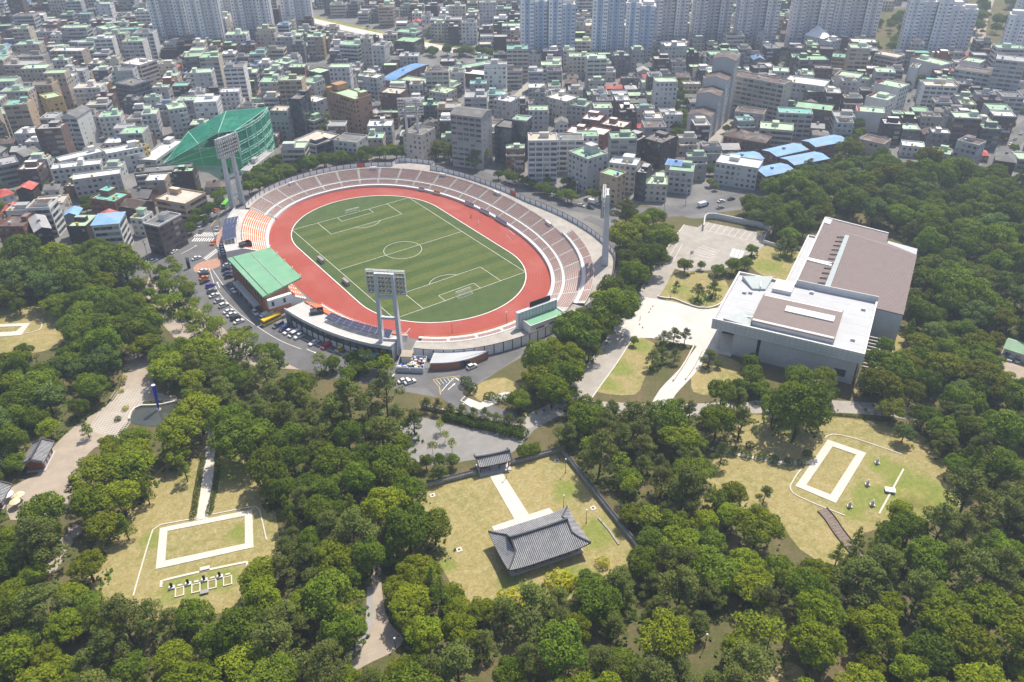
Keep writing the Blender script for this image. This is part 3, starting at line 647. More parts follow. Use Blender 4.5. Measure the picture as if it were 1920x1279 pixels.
for (t, o) in ((158, 12), (203, 11)):
    p = se(t, o); k = thing('control_box', ('dark open stairhead on the left orange stand' if t < 180 else 'dark open stairhead at the corner of the lower orange stand'), 'stairhead', (p.x, p.y, DZ-.8), R(-20 if t > 180 else 10))
    b = MB(); b.box(-2.6, -1.5, 0, -2.45, 1.5, 2.4); b.box(-2.6, 1.4, 0, 2.6, 1.55, 2.4); b.box(-2.6, -1.55, 0, 2.6, -1.4, 2.4); b.box(2.45, -1.5, 0, 2.6, 1.5, 2.4); b.obj('parapet', M['dark'], k)
    b = MB(); b.box(-2.4, -1.4, 2.1, .2, 1.4, 2.2); b.obj('cover', M['dark'], k)
# ---- grandstand with the green roof ----
gs = thing('grandstand', 'brick grandstand with a large pale green roof on the left of the track', 'grandstand')
b = MB(); b.prism([(-75.5, 20.2), (-75.5, -21.2), (-64.5, -18.6), (-64.5, 18.2)], 0, 10.3); b.obj('wall', pm('orange_brick', (.52, .23, .13), .9, .12, .8, grain=.08), gs)
b = MB(); M['greenroof'] = pm('green_roof', (.17, .37, .22), .6, .07, .25, stain=(.23, .41, .27), stain_scale=.1, grain=.04)
rc = [(-76.6, 20.6, 11.0), (-76.6, -22.2, 11.0), (-57.6, -17.6, 11.9), (-57.6, 17.6, 11.9)]
b.face([p for p in rc]); b.face([(x, y, z-.7) for x, y, z in rc][::-1])
for k in range(4): a, c = rc[k], rc[(k+1) % 4]; b.face([(a[0], a[1], a[2]-.7), (c[0], c[1], c[2]-.7), c, a][::-1] if False else [(a[0], a[1], a[2]-.7), (c[0], c[1], c[2]-.7), c, a])
rf = b.obj('roof', M['greenroof'], gs)
b = MB()
for f in (.12, .52):
    x = -76.6+19*f; y0 = 20.6-3*f; y1 = -22.2+4.6*f; z = 11+.9*f; b.box(x-.12, y1, z+.01, x+.12, y0, z+.14)
b.obj('roof_seam', [M['dark']], rf); b = MB(); b.box(-67, -19.8, 11.48, -66.4, 19, 11.56); b.obj('roof_joint', pm('pale_joint', (.42, .55, .42), .7, .1, .5), rf)
for k in range(11):
    y = 17-k*3.35; b = MB(); b.box(-75.75, y-1.3, 5.6, -75.52, y+1.3, 7.6); b.obj('window', pm('green_glass', (.03, .07, .06), .15, .3, .4) if k == 0 else D.materials['green_glass'], gs)
    b = MB(); b.box(-75.75, y-1.3, 8.3, -75.52, y+1.3, 9.6); b.obj('window', D.materials['green_glass'], gs)
for k in range(12):
    y = 18.7-k*3.4; b = MB(); b.box(-76.1, y-.25, 0, -75.5, y+.25, 10.3); b.obj('pilaster', D.materials['orange_brick'], gs)
b = MB(); b.box(-79.0, -14.5, 3.2, -76.15, 12, 3.5); b.obj('entrance_canopy', M['conc'], gs)
b = MB()
for y in (-13.5, -7, -1, 5, 11): b.box(-78.9, y-.2, 0, -78.5, y+.2, 3.2)
b.obj('canopy_column', M['conc'], gs)
b = MB()
for y in (-17.2, -8.6, 0, 8.6, 17): b.box(-64.4, y-.2, 5.6, -63.9, y+.2, 11.2); b.beam((-64.2, y, 10.6), (-58, y, 11.1), .3, .5)
b.obj('roof_frame', M['steel'], gs)
b = MB(); rows = []; b_z = 1.4
for k in range(8): b.box(-57.2-.9*(k+1), -17.5, 0, -57.2-.9*k, 17.3, 1.4+k*.55)
b.obj('terrace', M['white'], gs)
b = MB()
for k in range(7):
    for j in range(7): y = 15-j*4.9; b.box(-57.2-.9*k-.75, y-1.8, 1.4+k*.55, -57.2-.9*k-.3, y+1.8, 1.4+k*.55+.45)
struct(b.obj('seat_block', M['orange'], gs), 'stuff')
b = MB(); b.box(-75.3, -23.6, 5.2, -65, -21.8, 9.2, 0); b.box(-74, -23.8, 6.3, -73.1, -23.55, 8.2, 1); b.box(-69, -23.8, 6.3, -68.1, -23.55, 8.2, 1); b.obj('end_room', [M['white'], M['dark']], gs)
b = MB()
for k in range(5):
    for y in (20.4-k*0, ): pass
for x, y in [(-57.7, 17-8.5*k) for k in range(5)]: b.tube((x, y, 11.9), (x, y, 12.8), .05); b.box(x-.2, y-.2, 12.8, x+.2, y+.2, 13.1)
b.obj('roof_lamp', M['white'], rf)
# ---- scoreboard ----
sb = thing('scoreboard', 'tall grey scoreboard with a green roofed annex at the near right of the track', 'scoreboard', (10, -93, 0), R(-2))
b = MB(); b.box(-9.8, -1., 0, -6.8, .6, 9.8); b.box(-6.8, -1., 2.8, 9.6, .6, 9.8); b.obj('display_wall', M['steel'], sb)
b = MB()
for k in range(12): b.box(-9+k*1.6, -1.08, 3, -8.9+k*1.6, -1.01, 9.6)
b.obj('cladding_rib', M['conc_d'], sb)
b = MB(); b.box(-3, .2, 9.8, 7, .5, 12); b.obj('screen', M['black'], sb)
b = MB(); b.box(-7.6, -6.8, 0, 9.6, -1.1, 5.6); b.obj('annex_wall', M['conc_l'], sb)
b = MB(); b.box(-7.3, -6.5, 5.6, 9.3, -1.15, 5.75); b.obj('annex_roof', M['greenroof'], sb)
b = MB()
for x0, y0, x1, y1 in ((-7.6, -6.8, 9.6, -6.5), (-7.6, -6.5, -7.3, -1.12), (9.3, -6.5, 9.6, -1.12)): b.box(x0, y0, 5.61, x1, y1, 6.2)
b.obj('annex_parapet', M['conc_l'], sb)
for x0, x1, z0 in ((-5, -1, 3.6), (1.5, 6, 3.6), (-5, -1, 1.6), (1.5, 6, 1.6)): b = MB(); b.box(x0, -6.9, z0, x1, -6.8, z0+.8); b.obj('window', M['glass'], sb)
# ---- floodlight towers ----
def tower(x, y, label, rot=0., H=39., ang=None):
    if ang is None: ang = math.atan2(-y, -x)-math.pi/2+R(rot)     # local +y looks at the pitch
    t = thing('floodlight_tower', label, 'floodlight', (x, y, 0), ang, 'floodlight towers of the stadium')
    for s in (-1, 1):
        b = MB(); x0 = s*3.6; x1 = s*3.1; w0, w1 = .7, .55
        b.prism([(x0-w0, -2.6), (x0+w0, -2.6), (x0+w0, 1.1), (x0-w0, 1.1)], 0, .4)
        i = len(b.v)
        for (xx, ya, yb, ww, zz) in ((x0, -2.3, 1., w0, .4), (x1, -.75, .75, w1, H)): b.v += [(xx-ww, ya, zz), (xx+ww, ya, zz), (xx+ww, yb, zz), (xx-ww, yb, zz)]
        for f in ((0, 1, 5, 4), (1, 2, 6, 5), (2, 3, 7, 6), (3, 0, 4, 7), (4, 5, 6, 7)): b.f.append(tuple(i+k for k in f)); b.m.append(0)
        b.obj('leg', M['steel'], t)
    for z in (H*.19, H*.46, H*.72, H-.55):
        b = MB(); hx = 3.6-.5*z/H-.5; b.box(-hx, -.45, z-.5, hx, .45, z+.5); b.obj('cross_beam', M['steel'], t)
    zb = H-9.3; dz = 1.8; fr = MB()
    for k in range(6): z = zb+k*dz; fr.beam((-7.3, 1.9, z), (7.3, 1.9, z), .16); fr.beam((-7.3, .95, z), (7.3, .95, z), .1)
    for xx in (-7.3, -3.65, 0, 3.65, 7.3): fr.beam((xx, 1.9, zb-.3), (xx, 1.9, H+.4), .18); fr.beam((xx, .95, zb-.3), (xx, .95, H+.4), .12)
    for k in range(12): xx = -7.3+14.6*k/12; fr.beam((xx, .95, H+.35), (xx+1.2, 1.9, H+.35), .12); fr.beam((xx, .95, zb), (xx+1.2, 1.9, zb), .1)
    fr.beam((-7.3, .95, H+.38), (7.3, .95, H+.38), .16); fr.beam((-7.3, 1.9, H+.38), (7.3, 1.9, H+.38), .16)
    for k in range(5): z = zb+k*dz; fr.beam((-7.3, .95, z), (-7.3, 1.9, z+dz), .1); fr.beam((7.3, .95, z), (7.3, 1.9, z+dz), .1)
    fr.obj('lamp_frame', M['white'], t)
    for k in range(5):
        z = zb+.25+k*dz; b = MB(); bm = MB(); bm.box(-7.2, 1.1, z-.25, 7.2, 1.75, z-.18)
        for j in range(11): xx = -6.75+j*1.35; b.box(xx-.52, 2.0, z-.05, xx+.52, 2.5, z+.95, 0); b.box(xx-.42, 2.5, z, xx+.42, 2.54, z+.85, 1)
        struct(b.obj('lamp_row', [M['conc_d'], M['conc_l']], t), 'stuff'); bm.obj('catwalk', M['conc_d'], t)
ta_, tb_ = G(705, 512, 35.4), G(734, 513.5, 35.4); pn = (ta_+tb_)/2
tower(pn.x, pn.y, 'grey two legged floodlight tower standing nearest, before the pitch', 0, 35.5, math.atan2(tb_.y-ta_.y, tb_.x-ta_.x))
tower(62.3, -74.6, 'grey floodlight tower on the right of the bowl, seen edge on', 7.5)
tower(63.5, 98, 'grey floodlight tower behind the far side of the bowl'); tower(-45.5, 98.5, 'grey floodlight tower left of the bowl beside the green net')
# ------------------------------------------------------------------ museum
def frame3(A, Dd, B, z):
    """local frame from the roof corner A, with x towards Dd and y towards B (survey points at height z)"""
    a, d, c = (G(*q, z) for q in (A, Dd, B)); ang = math.atan2(d.y-a.y, d.x-a.x)
    ux = Vector((math.cos(ang), math.sin(ang))); uy = Vector((-ux.y, ux.x))
    loc = lambda u, v, zz: ((G(u, v, zz).xy-a.xy).dot(ux), (G(u, v, zz).xy-a.xy).dot(uy))
    return Vector((a.x, a.y, 0)), ang, loc
MZ = 15.
o_, ang, loc = frame3((1336, 597), (1622, 664), (1388, 509), MZ)
LX = loc(1622, 664, MZ)[0]; LY = loc(1388, 509, MZ)[1]
M['museum'] = pm('museum_concrete', (.58, .58, .575), .8, .06, .3, stain=(.5, .495, .49), stain_scale=.15, stretch=(1, 1, .5), grain=.04)
M['museum_roof'] = pm('museum_membrane', (.45, .46, .475), .7, .05, .2, stain=(.39, .39, .39), stain_scale=.08)
M['brownroof'] = pm('brown_sheet_roof', (.2, .155, .145), .65, .07, .3, grain=.05)
ms = thing('museum_hall', 'grey concrete museum block with pale roof and raised brown centre', 'building', o_, ang)
b = MB(); b.box(8.5, 1.8, 0, LX-1.6, LY, 10.6); b.box(1.4, 15, 0, 8.5, LY, 10.6); b.obj('wall', M['museum'], ms)
b = MB(); b.box(0, 0, 10.6, LX, LY, MZ-1.1); b.obj('upper_band', M['museum'], ms)
nb = int(LX/1.8)
b = MB()
for k in range(1, 4): b.box(-.04, -.04, 10.6+k*1.05, LX+.04, -.012, 10.66+k*1.05)
for k in range(1, nb): b.box(k*LX/nb-.03, -.03, 10.62, k*LX/nb+.03, -.012, MZ-.1)
struct(b.obj('panel_joint', M['conc_d'], ms), 'stuff')
b = MB(); w_ = .7
for x0, y0, x1, y1 in ((0, 0, LX, w_), (0, LY-w_, LX, LY), (0, w_, w_, LY-w_), (LX-w_, w_, LX, LY-w_)): b.box(x0, y0, MZ-1.1, x1, y1, MZ)
b.obj('parapet', M['conc_l'], ms)
b = MB(); b.box(w_, w_, MZ-1.1, LX-w_, LY-w_, MZ-1.02); b.obj('roof_deck', M['museum_roof'], ms)
b = MB()
for k in range(1, 9): x = LX*k/9; b.box(x-.05, w_+.05, MZ-1.03, x+.05, LY-w_-.05, MZ-1.0)
for k in range(1, 6): y = LY*k/6; b.box(w_+.05, y-.05, MZ-1.03, LX-w_-.05, y+.05, MZ-.995)
struct(b.obj('roof_joint', M['conc'], ms), 'stuff')
for x, y in ((6, 26), (8.2, 27), (LX-5, 9), (LX-4.2, 33), (30, LY-4)): b = MB(); b.box(x-.8, y-.6, MZ-1.02, x+.8, y+.6, MZ-.1); b.obj('rooftop_unit', M['steel'], ms)
b = MB()
for k in range(1, 6): b.box(8.55, 1.77, k*1.8-.03, LX-1.65, 1.795, k*1.8+.03)
for k in range(1, 15): x = 8.5+(LX-10)*k/15; b.box(x-.03, 1.765, .1, x+.03, 1.79, 10.5)
struct(b.obj('wall_joint', M['conc'], ms), 'stuff')
c0, c1, c2, c3 = [loc(u, v, 16.2) for u, v in ((1427, 549), (1583.5, 580.5), (1564.7, 635), (1414.6, 601))]
bx0, bx1, by0, by1 = (c3[0]+c0[0])/2, (c1[0]+c2[0])/2, (c3[1]+c2[1])/2, (c0[1]+c1[1])/2
b = MB(); b.box(bx0+.4, by0+.4, MZ-1.05, bx1-.4, by1-.4, 16.0); b.obj('roof_upstand', M['conc_l'], ms)
b = MB(); ym = (by0+by1)/2
b.face([(bx0, by0, 15.9), (bx1, by0, 15.9), (bx1, ym, 16.6), (bx0, ym, 16.6)]); b.face([(bx0, ym, 16.6), (bx1, ym, 16.6), (bx1, by1, 15.9), (bx0, by1, 15.9)])
for y in (by0, by1): b.face([(bx0, y, 15.55), (bx1, y, 15.55), (bx1, y, 15.9), (bx0, y, 15.9)])
for x in (bx0, bx1): b.face([(x, by0, 15.55), (x, by1, 15.55), (x, by1, 15.9), (x, ym, 16.6), (x, by0, 15.9)])
br = b.obj('raised_roof', M['brownroof'], ms)
b = MB(); n = int((bx1-bx0)/.9)
for k in range(n+1):
    x = bx0+(bx1-bx0)*k/n
    for s, ya, yb in ((1, by0, ym), (1, by1, ym)): b.beam((x, ya, 15.93), (x, yb, 16.63), .05, .05)
struct(b.obj('roof_seam', M['brownroof'], br), 'stuff')
s0, s1, s2 = loc(1475.6, 572.7, 17), loc(1566, 593, 17), loc(1472.5, 582.7, 17)
M['skylight'] = pm('skylight_glazing', (.62, .66, .63), .3, .06, .5, spec=.5)
b = MB(); b.box(s0[0], s2[1], 16.0, s1[0], s0[1], 17.0); sk = b.obj('skylight', M['skylight'], ms)
b = MB()
for k in range(17): x = s0[0]+(s1[0]-s0[0])*k/16; b.box(x-.06, s2[1]-.03, 16.3, x+.06, s0[1]+.03, 17.05)
b.obj('glazing_bar', M['steel'], sk)
b = MB(); b.box(loc(1449, 540, MZ)[0], LY-9.5, MZ-1.05, loc(1485, 547, MZ)[0], LY-.75, MZ+.6); b.obj('plant_room', M['conc_l'], ms)
b = MB(); b.box(loc(1487, 545, MZ)[0], LY-.72, MZ-1.0, LX-.72, LY-.68, MZ+.0); b.box(loc(1487, 545, MZ)[0]-.02, LY-.5, MZ, LX-.02, LY-.1, MZ+1.7); b.obj('rear_screen', M['museum'], ms)
M['glazing'] = pm('roof_glazing', (.38, .42, .41), .25, .08, .5, spec=.5)
for pts in (((1392, 520), (1450, 521), (1436, 541), (1411, 540)), ((1356, 600), (1396, 586), (1417, 589), (1406, 611))):
    q = [loc(u, v, MZ) for u, v in pts]; cx = sum(p[0] for p in q)/4; cy = sum(p[1] for p in q)/4
    b = MB(); b.prism(q, MZ-1.02, [MZ-.2, MZ-.2, MZ+.7, MZ+.7]); g_ = b.obj('roof_light', M['glazing'], ms)
    b = MB(); b.beam((q[0][0]*.4+q[1][0]*.6, q[0][1]*.4+q[1][1]*.6, MZ-.1), (q[3][0]*.4+q[2][0]*.6, q[3][1]*.4+q[2][1]*.6, MZ+.75), .5, .2); b.obj('glazing_bar', M['white'], g_)
b = MB(); b.box(17.5, 1.7, 2, 18.6, 1.78, 10.4); b.obj('slit_window', M['black'], ms)
b = MB(); b.box(LX-8.5, 1.7, 2.4, LX-4.5, 1.78, 5.4); b.obj('window', M['glass'], ms)
b = MB(); b.box(2.4, 3.5, 0, 3.3, 4.4, 10.6); b.obj('entrance_column', M['museum'], ms)
b = MB(); b.box(1.8, 14.9, .3, 8.2, 14.98, 6); b.obj('entrance_glazing', M['glass'], ms)
b = MB(); b.box(0, 0, .02, 9, 15, .35); b.obj('entrance_step', M['path'], ms)
pg = MB(); PL = [loc(u, v, 4) for u, v in ((1612, 712), (1640, 622))]
for k in range(13): y = 2+k*(LY-12)/12; pg.box(LX+.5, y-.25, 3.6, LX+5, y+.25, 4.2)
pg.box(LX+4.6, 1.5, 3.6, LX+5.1, LY-9.5, 4.25); pg.box(LX-1.1, 1.5, 3.6, LX-.4, LY-9.5, 4.25)
for k in range(0, 13, 3): y = 2+k*(LY-12)/12; pg.box(LX+4.6, y-.25, 0, LX+5.05, y+.25, 3.6)
pg.obj('side_pergola', M['conc'], ms)
# rear wing
RZ = 13.5
mr = thing('museum_wing', 'large flat brown roofed museum wing behind the concrete hall', 'building')
poly = [G2(*q, RZ) for q in ((1548, 408), (1666, 438), (1662, 455), (1719, 478), (1694, 590), (1600, 567), (1490, 534))]
inner = poly[:]
b = MB(); b.prism(poly, 0, RZ-.4); b.obj('wall', M['museum'], mr)
cx = sum(p[0] for p in poly)/len(poly); cy = sum(p[1] for p in poly)/len(poly)
b = MB(); b.prism([(cx+(x-cx)*1.004, cy+(y-cy)*1.004) for x, y in poly], RZ-.38, RZ); rfw = b.obj('roof', M['brownroof'], mr)
b = MB()
for k in range(60):
    f = k/59; a = Vector(poly[0]).lerp(Vector(poly[6]), f); c = Vector(poly[1]).lerp(Vector(poly[2]), f/.12) if f < .12 else Vector(poly[3]).lerp(Vector(poly[4]), (f-.12)/.88); b.beam((a.x, a.y, RZ+.02), (c.x, c.y, RZ+.02), .06, .06)
struct(b.obj('roof_seam', M['brownroof'], rfw), 'stuff')
b = MB()
for a, c in ((0, 1), (6, 0)):
    b.beam((*poly[a], RZ+.12), (*poly[c], RZ+.12), .7, .5)
b.obj('parapet', M['conc_l'], mr)
b = MB(); b.prism([G2(*q, RZ) for q in ((1667, 446), (1722, 461), (1719, 477), (1662, 457))], 0, RZ-1.5); b.obj('notch_block', M['museum_roof'], mr)
lp = [G2(*q, 10) for q in ((1516, 443), (1534, 447), (1495, 544), (1470, 538))]
b = MB(); b.prism(lp, 0, 10); b.obj('side_terrace', M['museum_roof'], mr)
b = MB()
for a, c in ((0, 1), (3, 0)): b.beam((*lp[a], 10.3), (*lp[c], 10.3), .6, .9)
b.obj('terrace_parapet', M['conc_l'], mr)
s = [Vector(G2(*q, RZ)) for q in ((1584, 443), (1592, 444), (1556, 541), (1546, 538))]
b = MB(); b.prism([tuple(p) for p in s], RZ, RZ+.7); st = b.obj('skylight_strip', M['glazing'], mr)
for k in range(11):
    f = (k+.5)/11; a = s[0].lerp(s[3], f); d = (s[0]-s[1]).normalized(); b = MB(); b.beam((a.x, a.y, RZ+.55), (a.x+d.x*3.1, a.y+d.y*3.1, RZ+.25), .35, .35); b.obj('vent_pipe', M['dark'], mr)
b = MB(); b.prism([G2(*q, RZ) for q in ((1514, 484), (1560, 494), (1558, 500), (1511, 488))], RZ, RZ+.4); b.obj('roof_curb', M['white'], mr)
b = MB(); b.prism([G2(*q, RZ) for q in ((1548, 409), (1561, 413), (1556, 422), (1542, 417))], RZ+.02, RZ+.25); b.obj('roof_hatch', M['museum_roof'], mr)
b = MB(); a, c = Vector(G2(1640, 590, 5)), Vector(G2(1662, 594, 5)); b.beam((a.x, a.y, 7), (c.x, c.y, 7), .4, .9); b.obj('window', M['glass'], mr)
# museum forecourt walls
def wall_line(name, pts, h, wd, mat, label, cat='wall', base=0., px=True):
    q = smooth_line(GP(pts) if px else pts, 3) if len(pts) > 2 else (GP(pts) if px else pts)
    b = MB(); b.ribbon(q, wd, base, 0, base+h); return tag(b.obj(name, M[mat]), label, cat)
wall_line('retaining_wall', [(1318, 432), (1327, 410), (1380, 418), (1440, 432), (1432, 452)], 3.0, .5, 'museum', 'concrete retaining wall round the far edge of the museum car park')
wall_line('retaining_wall', [(1430, 456), (1465, 466), (1500, 470)], 1.8, .4, 'conc_l', 'pale low wall beside the ramp behind the museum lawn')
wall_line('garden_wall', [(1232, 557), (1246, 560), (1262, 561), (1310, 578), (1345, 574), (1372, 548)], .7, .6, 'path', 'low pale wall along the top of the museum plaza')
wall_line('garden_wall', [(1302, 648), (1285, 680), (1262, 715)], .9, .5, 'path', 'low pale wall left of the ramp below the museum plaza')
wall_line('garden_wall', [(1316, 658), (1300, 690), (1285, 712)], .7, .5, 'path', 'low pale wall right of the ramp below the museum plaza')
wall_line('stone_wall', [(790, 765), (850, 778), (920, 794), (985, 806)], 1.6, .8, 'stone', 'dark stone wall beside the lane above the hall forecourt')
wall_line('kerb_wall', [(872, 744), (864, 752), (880, 762)], .3, .4, 'path', 'curved pale kerb at the bend of the near road')

# ------------------------------------------------------------------ tiled roofs
def roof_f(y, hd, ze, zr): s = min(1, abs(y)/hd); return zr-(zr-ze)*(1-(1-s)**1.28) if False else zr-(zr-ze)*(s**.86)
def tile_roof(par, hl, hd, ze, zr, gx=None, zg=None, lift=.7, rib=.55, name='roof'):
    """tiled roof, gabled (gx None) or hip and gable: gable at |x| = gx whose foot is at height zg"""
    def zf(x, y):
        z = roof_f(y, hd, ze, zr)
        if gx is not None and abs(x) > gx: z = min(z, zg-(zg-ze)*((abs(x)-gx)/(hl-gx))**.86)
        return z+lift*(max(0, abs(x)-hl*.45)/(hl*.55))**2*(abs(y)/hd)**2
    b = MB(); ny = 14
    def patch(xs, ys):
        i = len(b.v); n = len(ys)
        for x in xs:
            for y in ys: b.v.append((x, y, zf(x, y)))
        for a in range(len(xs)-1):
            for c in range(n-1): b.f.append((i+a*n+c, i+(a+1)*n+c, i+(a+1)*n+c+1, i+a*n+c+1)); b.m.append(0)
    ys = [-hd+2*hd*k/(2*ny) for k in range(2*ny+1)]; g = gx if gx is not None else hl
    patch([-g+2*g*k/16 for k in range(17)], ys)
    if gx is not None:
        e = 1e-3
        for s in (-1, 1): patch([s*(gx+e+(hl-gx-e)*k/10) for k in range(11)], ys)
    n0 = len(b.f)
    for s in (-1, 1):        # eave thickness
        xs = [-hl+2*hl*k/30 for k in range(31)]
        for a, c in zip(xs, xs[1:]): b.face([(a, s*hd, zf(a, s*hd)), (c, s*hd, zf(c, s*hd)), (c, s*hd, zf(c, s*hd)-.35), (a, s*hd, zf(a, s*hd)-.35)])
        for a, c in zip(ys, ys[1:]): b.face([(s*hl, a, zf(s*hl, a)), (s*hl, c, zf(s*hl, c)), (s*hl, c, zf(s*hl, c)-.35), (s*hl, a, zf(s*hl, a)-.35)])
    ro = b.obj(name, M['tile_d'], par)
    r = MB()
    def rib_line(pts):
        for p, q in zip(pts, pts[1:]): r.beam((p[0], p[1], p[2]+.05), (q[0], q[1], q[2]+.05), .28, .2)
    n = int(2*hl/rib)
    for k in range(n+1):
        x = -hl+2*hl*k/n
        for s in (-1, 1):
            y0 = 0.
            if gx is not None and abs(x) > gx:
                zt = zg-(zg-ze)*((abs(x)-gx)/(hl-gx))**.86; y0 = hd*max(0, (zr-zt)/(zr-ze))**(1/.86)
            if hd-y0 < .25: continue
            yy = [y0+(hd-y0)*j/7 for j in range(8)]; rib_line([(x, s*y, zf(x*.9999, s*y)) for y in yy])
    if gx is not None:
        n = int(2*hd/rib)
        for k in range(1, n):
            y = -hd+2*hd*k/n; zt = roof_f(y, hd, ze, zr); x0 = gx if zt >= zg else gx+(hl-gx)*((zg-zt)/(zg-ze))**(1/.86)
            for s in (-1, 1): rib_line([(s*(x0+(hl-x0)*j/5), y, zf(s*(x0+(hl-x0)*j/5+.001), y)) for j in range(6)])
    struct(r.obj('tile_row', M['tile'], ro), 'stuff')
    r = MB(); g2 = (gx if gx is not None else hl)
    for k in range(12):
        x0 = -g2+2*g2*k/12; x1 = -g2+2*g2*(k+1)/12; up = lambda x: .25+.35*(abs(x)/g2)**2
        r.beam((x0, 0, zr+up(x0)), (x1, 0, zr+up(x1)), .5, .6)
    for sx in (-1, 1):
        for sy in (-1, 1):
            y1 = hd*max(0, (zr-zg)/(zr-ze))**(1/.86) if gx is not None else hd*.97
            pp = [(sx*(g2-.15), sy*y1*j/6, zf(sx*(g2-.15), sy*y1*j/6)+.28) for j in range(7)]
            for p, q in zip(pp, pp[1:]): r.beam(p, q, .4, .5)
            if gx is not None:
                pp = []
                for j in range(7):
                    f = j/6; x = sx*(gx+(hl-gx)*f*.99); zt = zg-(zg-ze)*f**.86; y = sy*hd*max(0, (zr-zt)/(zr-ze))**(1/.86)*1.; pp.append((x, y, zf(x, min(abs(y), hd)*sy)+.25))
                for p, q in zip(pp, pp[1:]): r.beam(p, q, .38, .42)
    r.obj('ridge', M['tile_d'], ro)
    if gx is not None:
        for s in (-1, 1):
            b = MB(); y1 = hd*((zr-zg)/(zr-ze))**(1/.86); b.face([(s*(gx-.25), -y1, zg), (s*(gx-.25), y1, zg), (s*(gx-.25), 0, zr)]); b.obj('gable', M['timber'], ro)
    return ro
HA = R(-13.3); hc = (-61.3, -187.6)
hall = thing('shrine_hall', 'long timber hall with a grey tiled hip and gable roof in the walled yard', 'building', (hc[0], hc[1], .04), HA)
tile_roof(hall, 12.4, 7.5, 4.1, 8.0, 8.7, 6.1, .8)
b = MB(); b.box(-11, -6, 0, 11, 6, .55); b.obj('platform', M['conc'], hall)
b = MB(); b.box(-9, -4.2, .55, 9, 4.2, 4.4); b.obj('wall', M['timber'], hall)
cm = MB(); cm.tube((0, 0, .55), (0, 0, 4.3), .2, .18, 8); cm = cm.mesh('column', [M['timber']])
for k in range(8):
    for y in (-5.2, 5.2): put('column', cm, hall, (-9.4+18.8*k/7, y, 0))
for k in range(7):
    b = MB(); b.box(-9+18.8*k/7-.0, -4.3, .9, -9+18.8*k/7+2.1, -4.22, 3.3); b.obj('door', M['conc_d'], hall)
b = MB(); b.box(-11.8, -6.9, 3.95, 11.8, 6.9, 4.05); b.obj('soffit', M['timber'], hall)
ga = (G(890, 857, 5)+G(948, 845, 5))/2; gang = math.atan2((G(948, 845, 5)-G(890, 857, 5)).y, (G(948, 845, 5)-G(890, 857, 5)).x)
gate = thing('yard_gate', 'grey tiled gatehouse in the wall of the hall yard', 'gate', (ga.x+.4, ga.y-1.0, .04), gang)
tile_roof(gate, 5.6, 2.9, 3.5, 5.0, None, None, .3)
for x in (-4.6, -1.6, 1.6, 4.6):
    for y in (-1.6, 1.6): put('column', cm, gate, (x, y, -.55), 0, (1, 1, .95))
for x in (-3.1, 3.1): b = MB(); b.box(x-1.4, -.1, .1, x+1.4, .1, 3.3); b.obj('side_panel', M['timber'], gate)
b = MB(); b.box(-5.2, -3.3, 0, 5.2, 2.6, .25); b.obj('platform', M['conc'], gate)
def yard_wall(p, q, label):
    a, c = Vector(G2(*p)), Vector(G2(*q)); d = c-a; t = thing('yard_wall', label, 'wall', (a.x, a.y, 0), math.atan2(d.y, d.x)); L = d.length
    b = MB(); b.box(0, -.35, 0, L, .35, 1.55); b.obj('stonework', M['stone'], t)
    b = MB(); i = 0
    b.face([(-.1, -.6, 1.5), (L+.1, -.6, 1.5), (L+.1, 0, 1.95), (-.1, 0, 1.95)]); b.face([(-.1, 0, 1.95), (L+.1, 0, 1.95), (L+.1, .6, 1.5), (-.1, .6, 1.5)]); b.obj('coping', M['tile'], t)
    b = MB(); n = int(L/.5)
    for k in range(n): x = (k+.5)*L/n; b.beam((x, -.6, 1.55), (x, 0, 2.0), .2, .12); b.beam((x, .6, 1.55), (x, 0, 2.0), .2, .12)
    b.beam((0, 0, 2.02), (L, 0, 2.02), .3, .2); struct(b.obj('coping_tile', M['tile_d'], t), 'stuff')
yard_wall((786, 917), (892, 889), 'stone yard wall with tiled coping left of the gatehouse')
yard_wall((958, 871), (1052, 846), 'stone yard wall with tiled coping right of the gatehouse')
yard_wall((1053, 846), (1205, 1040), 'long stone wall with tiled coping along the right of the hall yard')
b = MB(); b.prism([G2(*q) for q in ((918, 893), (942, 887), (992, 966), (965, 975))], .02, .16); b.prism([G2(*q) for q in ((922, 988), (1030, 953), (1042, 966), (930, 1003))], .02, .2); struct(b.obj('yard_path', M['path']))
b = MB(); q = smooth_line(GP([(1122, 972), (1142, 995), (1160, 1022)])); b.ribbon(q, .5, .02, 0, .35); tag(b.obj('stone_edging', M['stone']), 'row of edging stones on the grass inside the right yard wall', 'edging')
for k, (u, v) in enumerate(((811, 929), (861, 1031), (1112, 953), (1044, 864))):
    p = G(u, v); t = thing('drain_cover', ('small square stone drain near the left of the yard', 'small square stone drain left of the hall', 'small square stone drain right of the hall', 'small stone drain in the far yard corner')[k], 'drain', (p.x, p.y, .04), HA)
    b = MB()
    for x0, y0, x1, y1 in ((-.8, -.8, .8, -.35), (-.8, .35, .8, .8), (-.8, -.35, -.35, .35), (.35, -.35, .8, .35)): b.box(x0, y0, 0, x1, y1, .12)
    b.obj('stone_frame', M['path'], t); b = MB(); b.box(-.33, -.33, .0, .33, .33, .05); b.obj('grate', M['dark'], t)
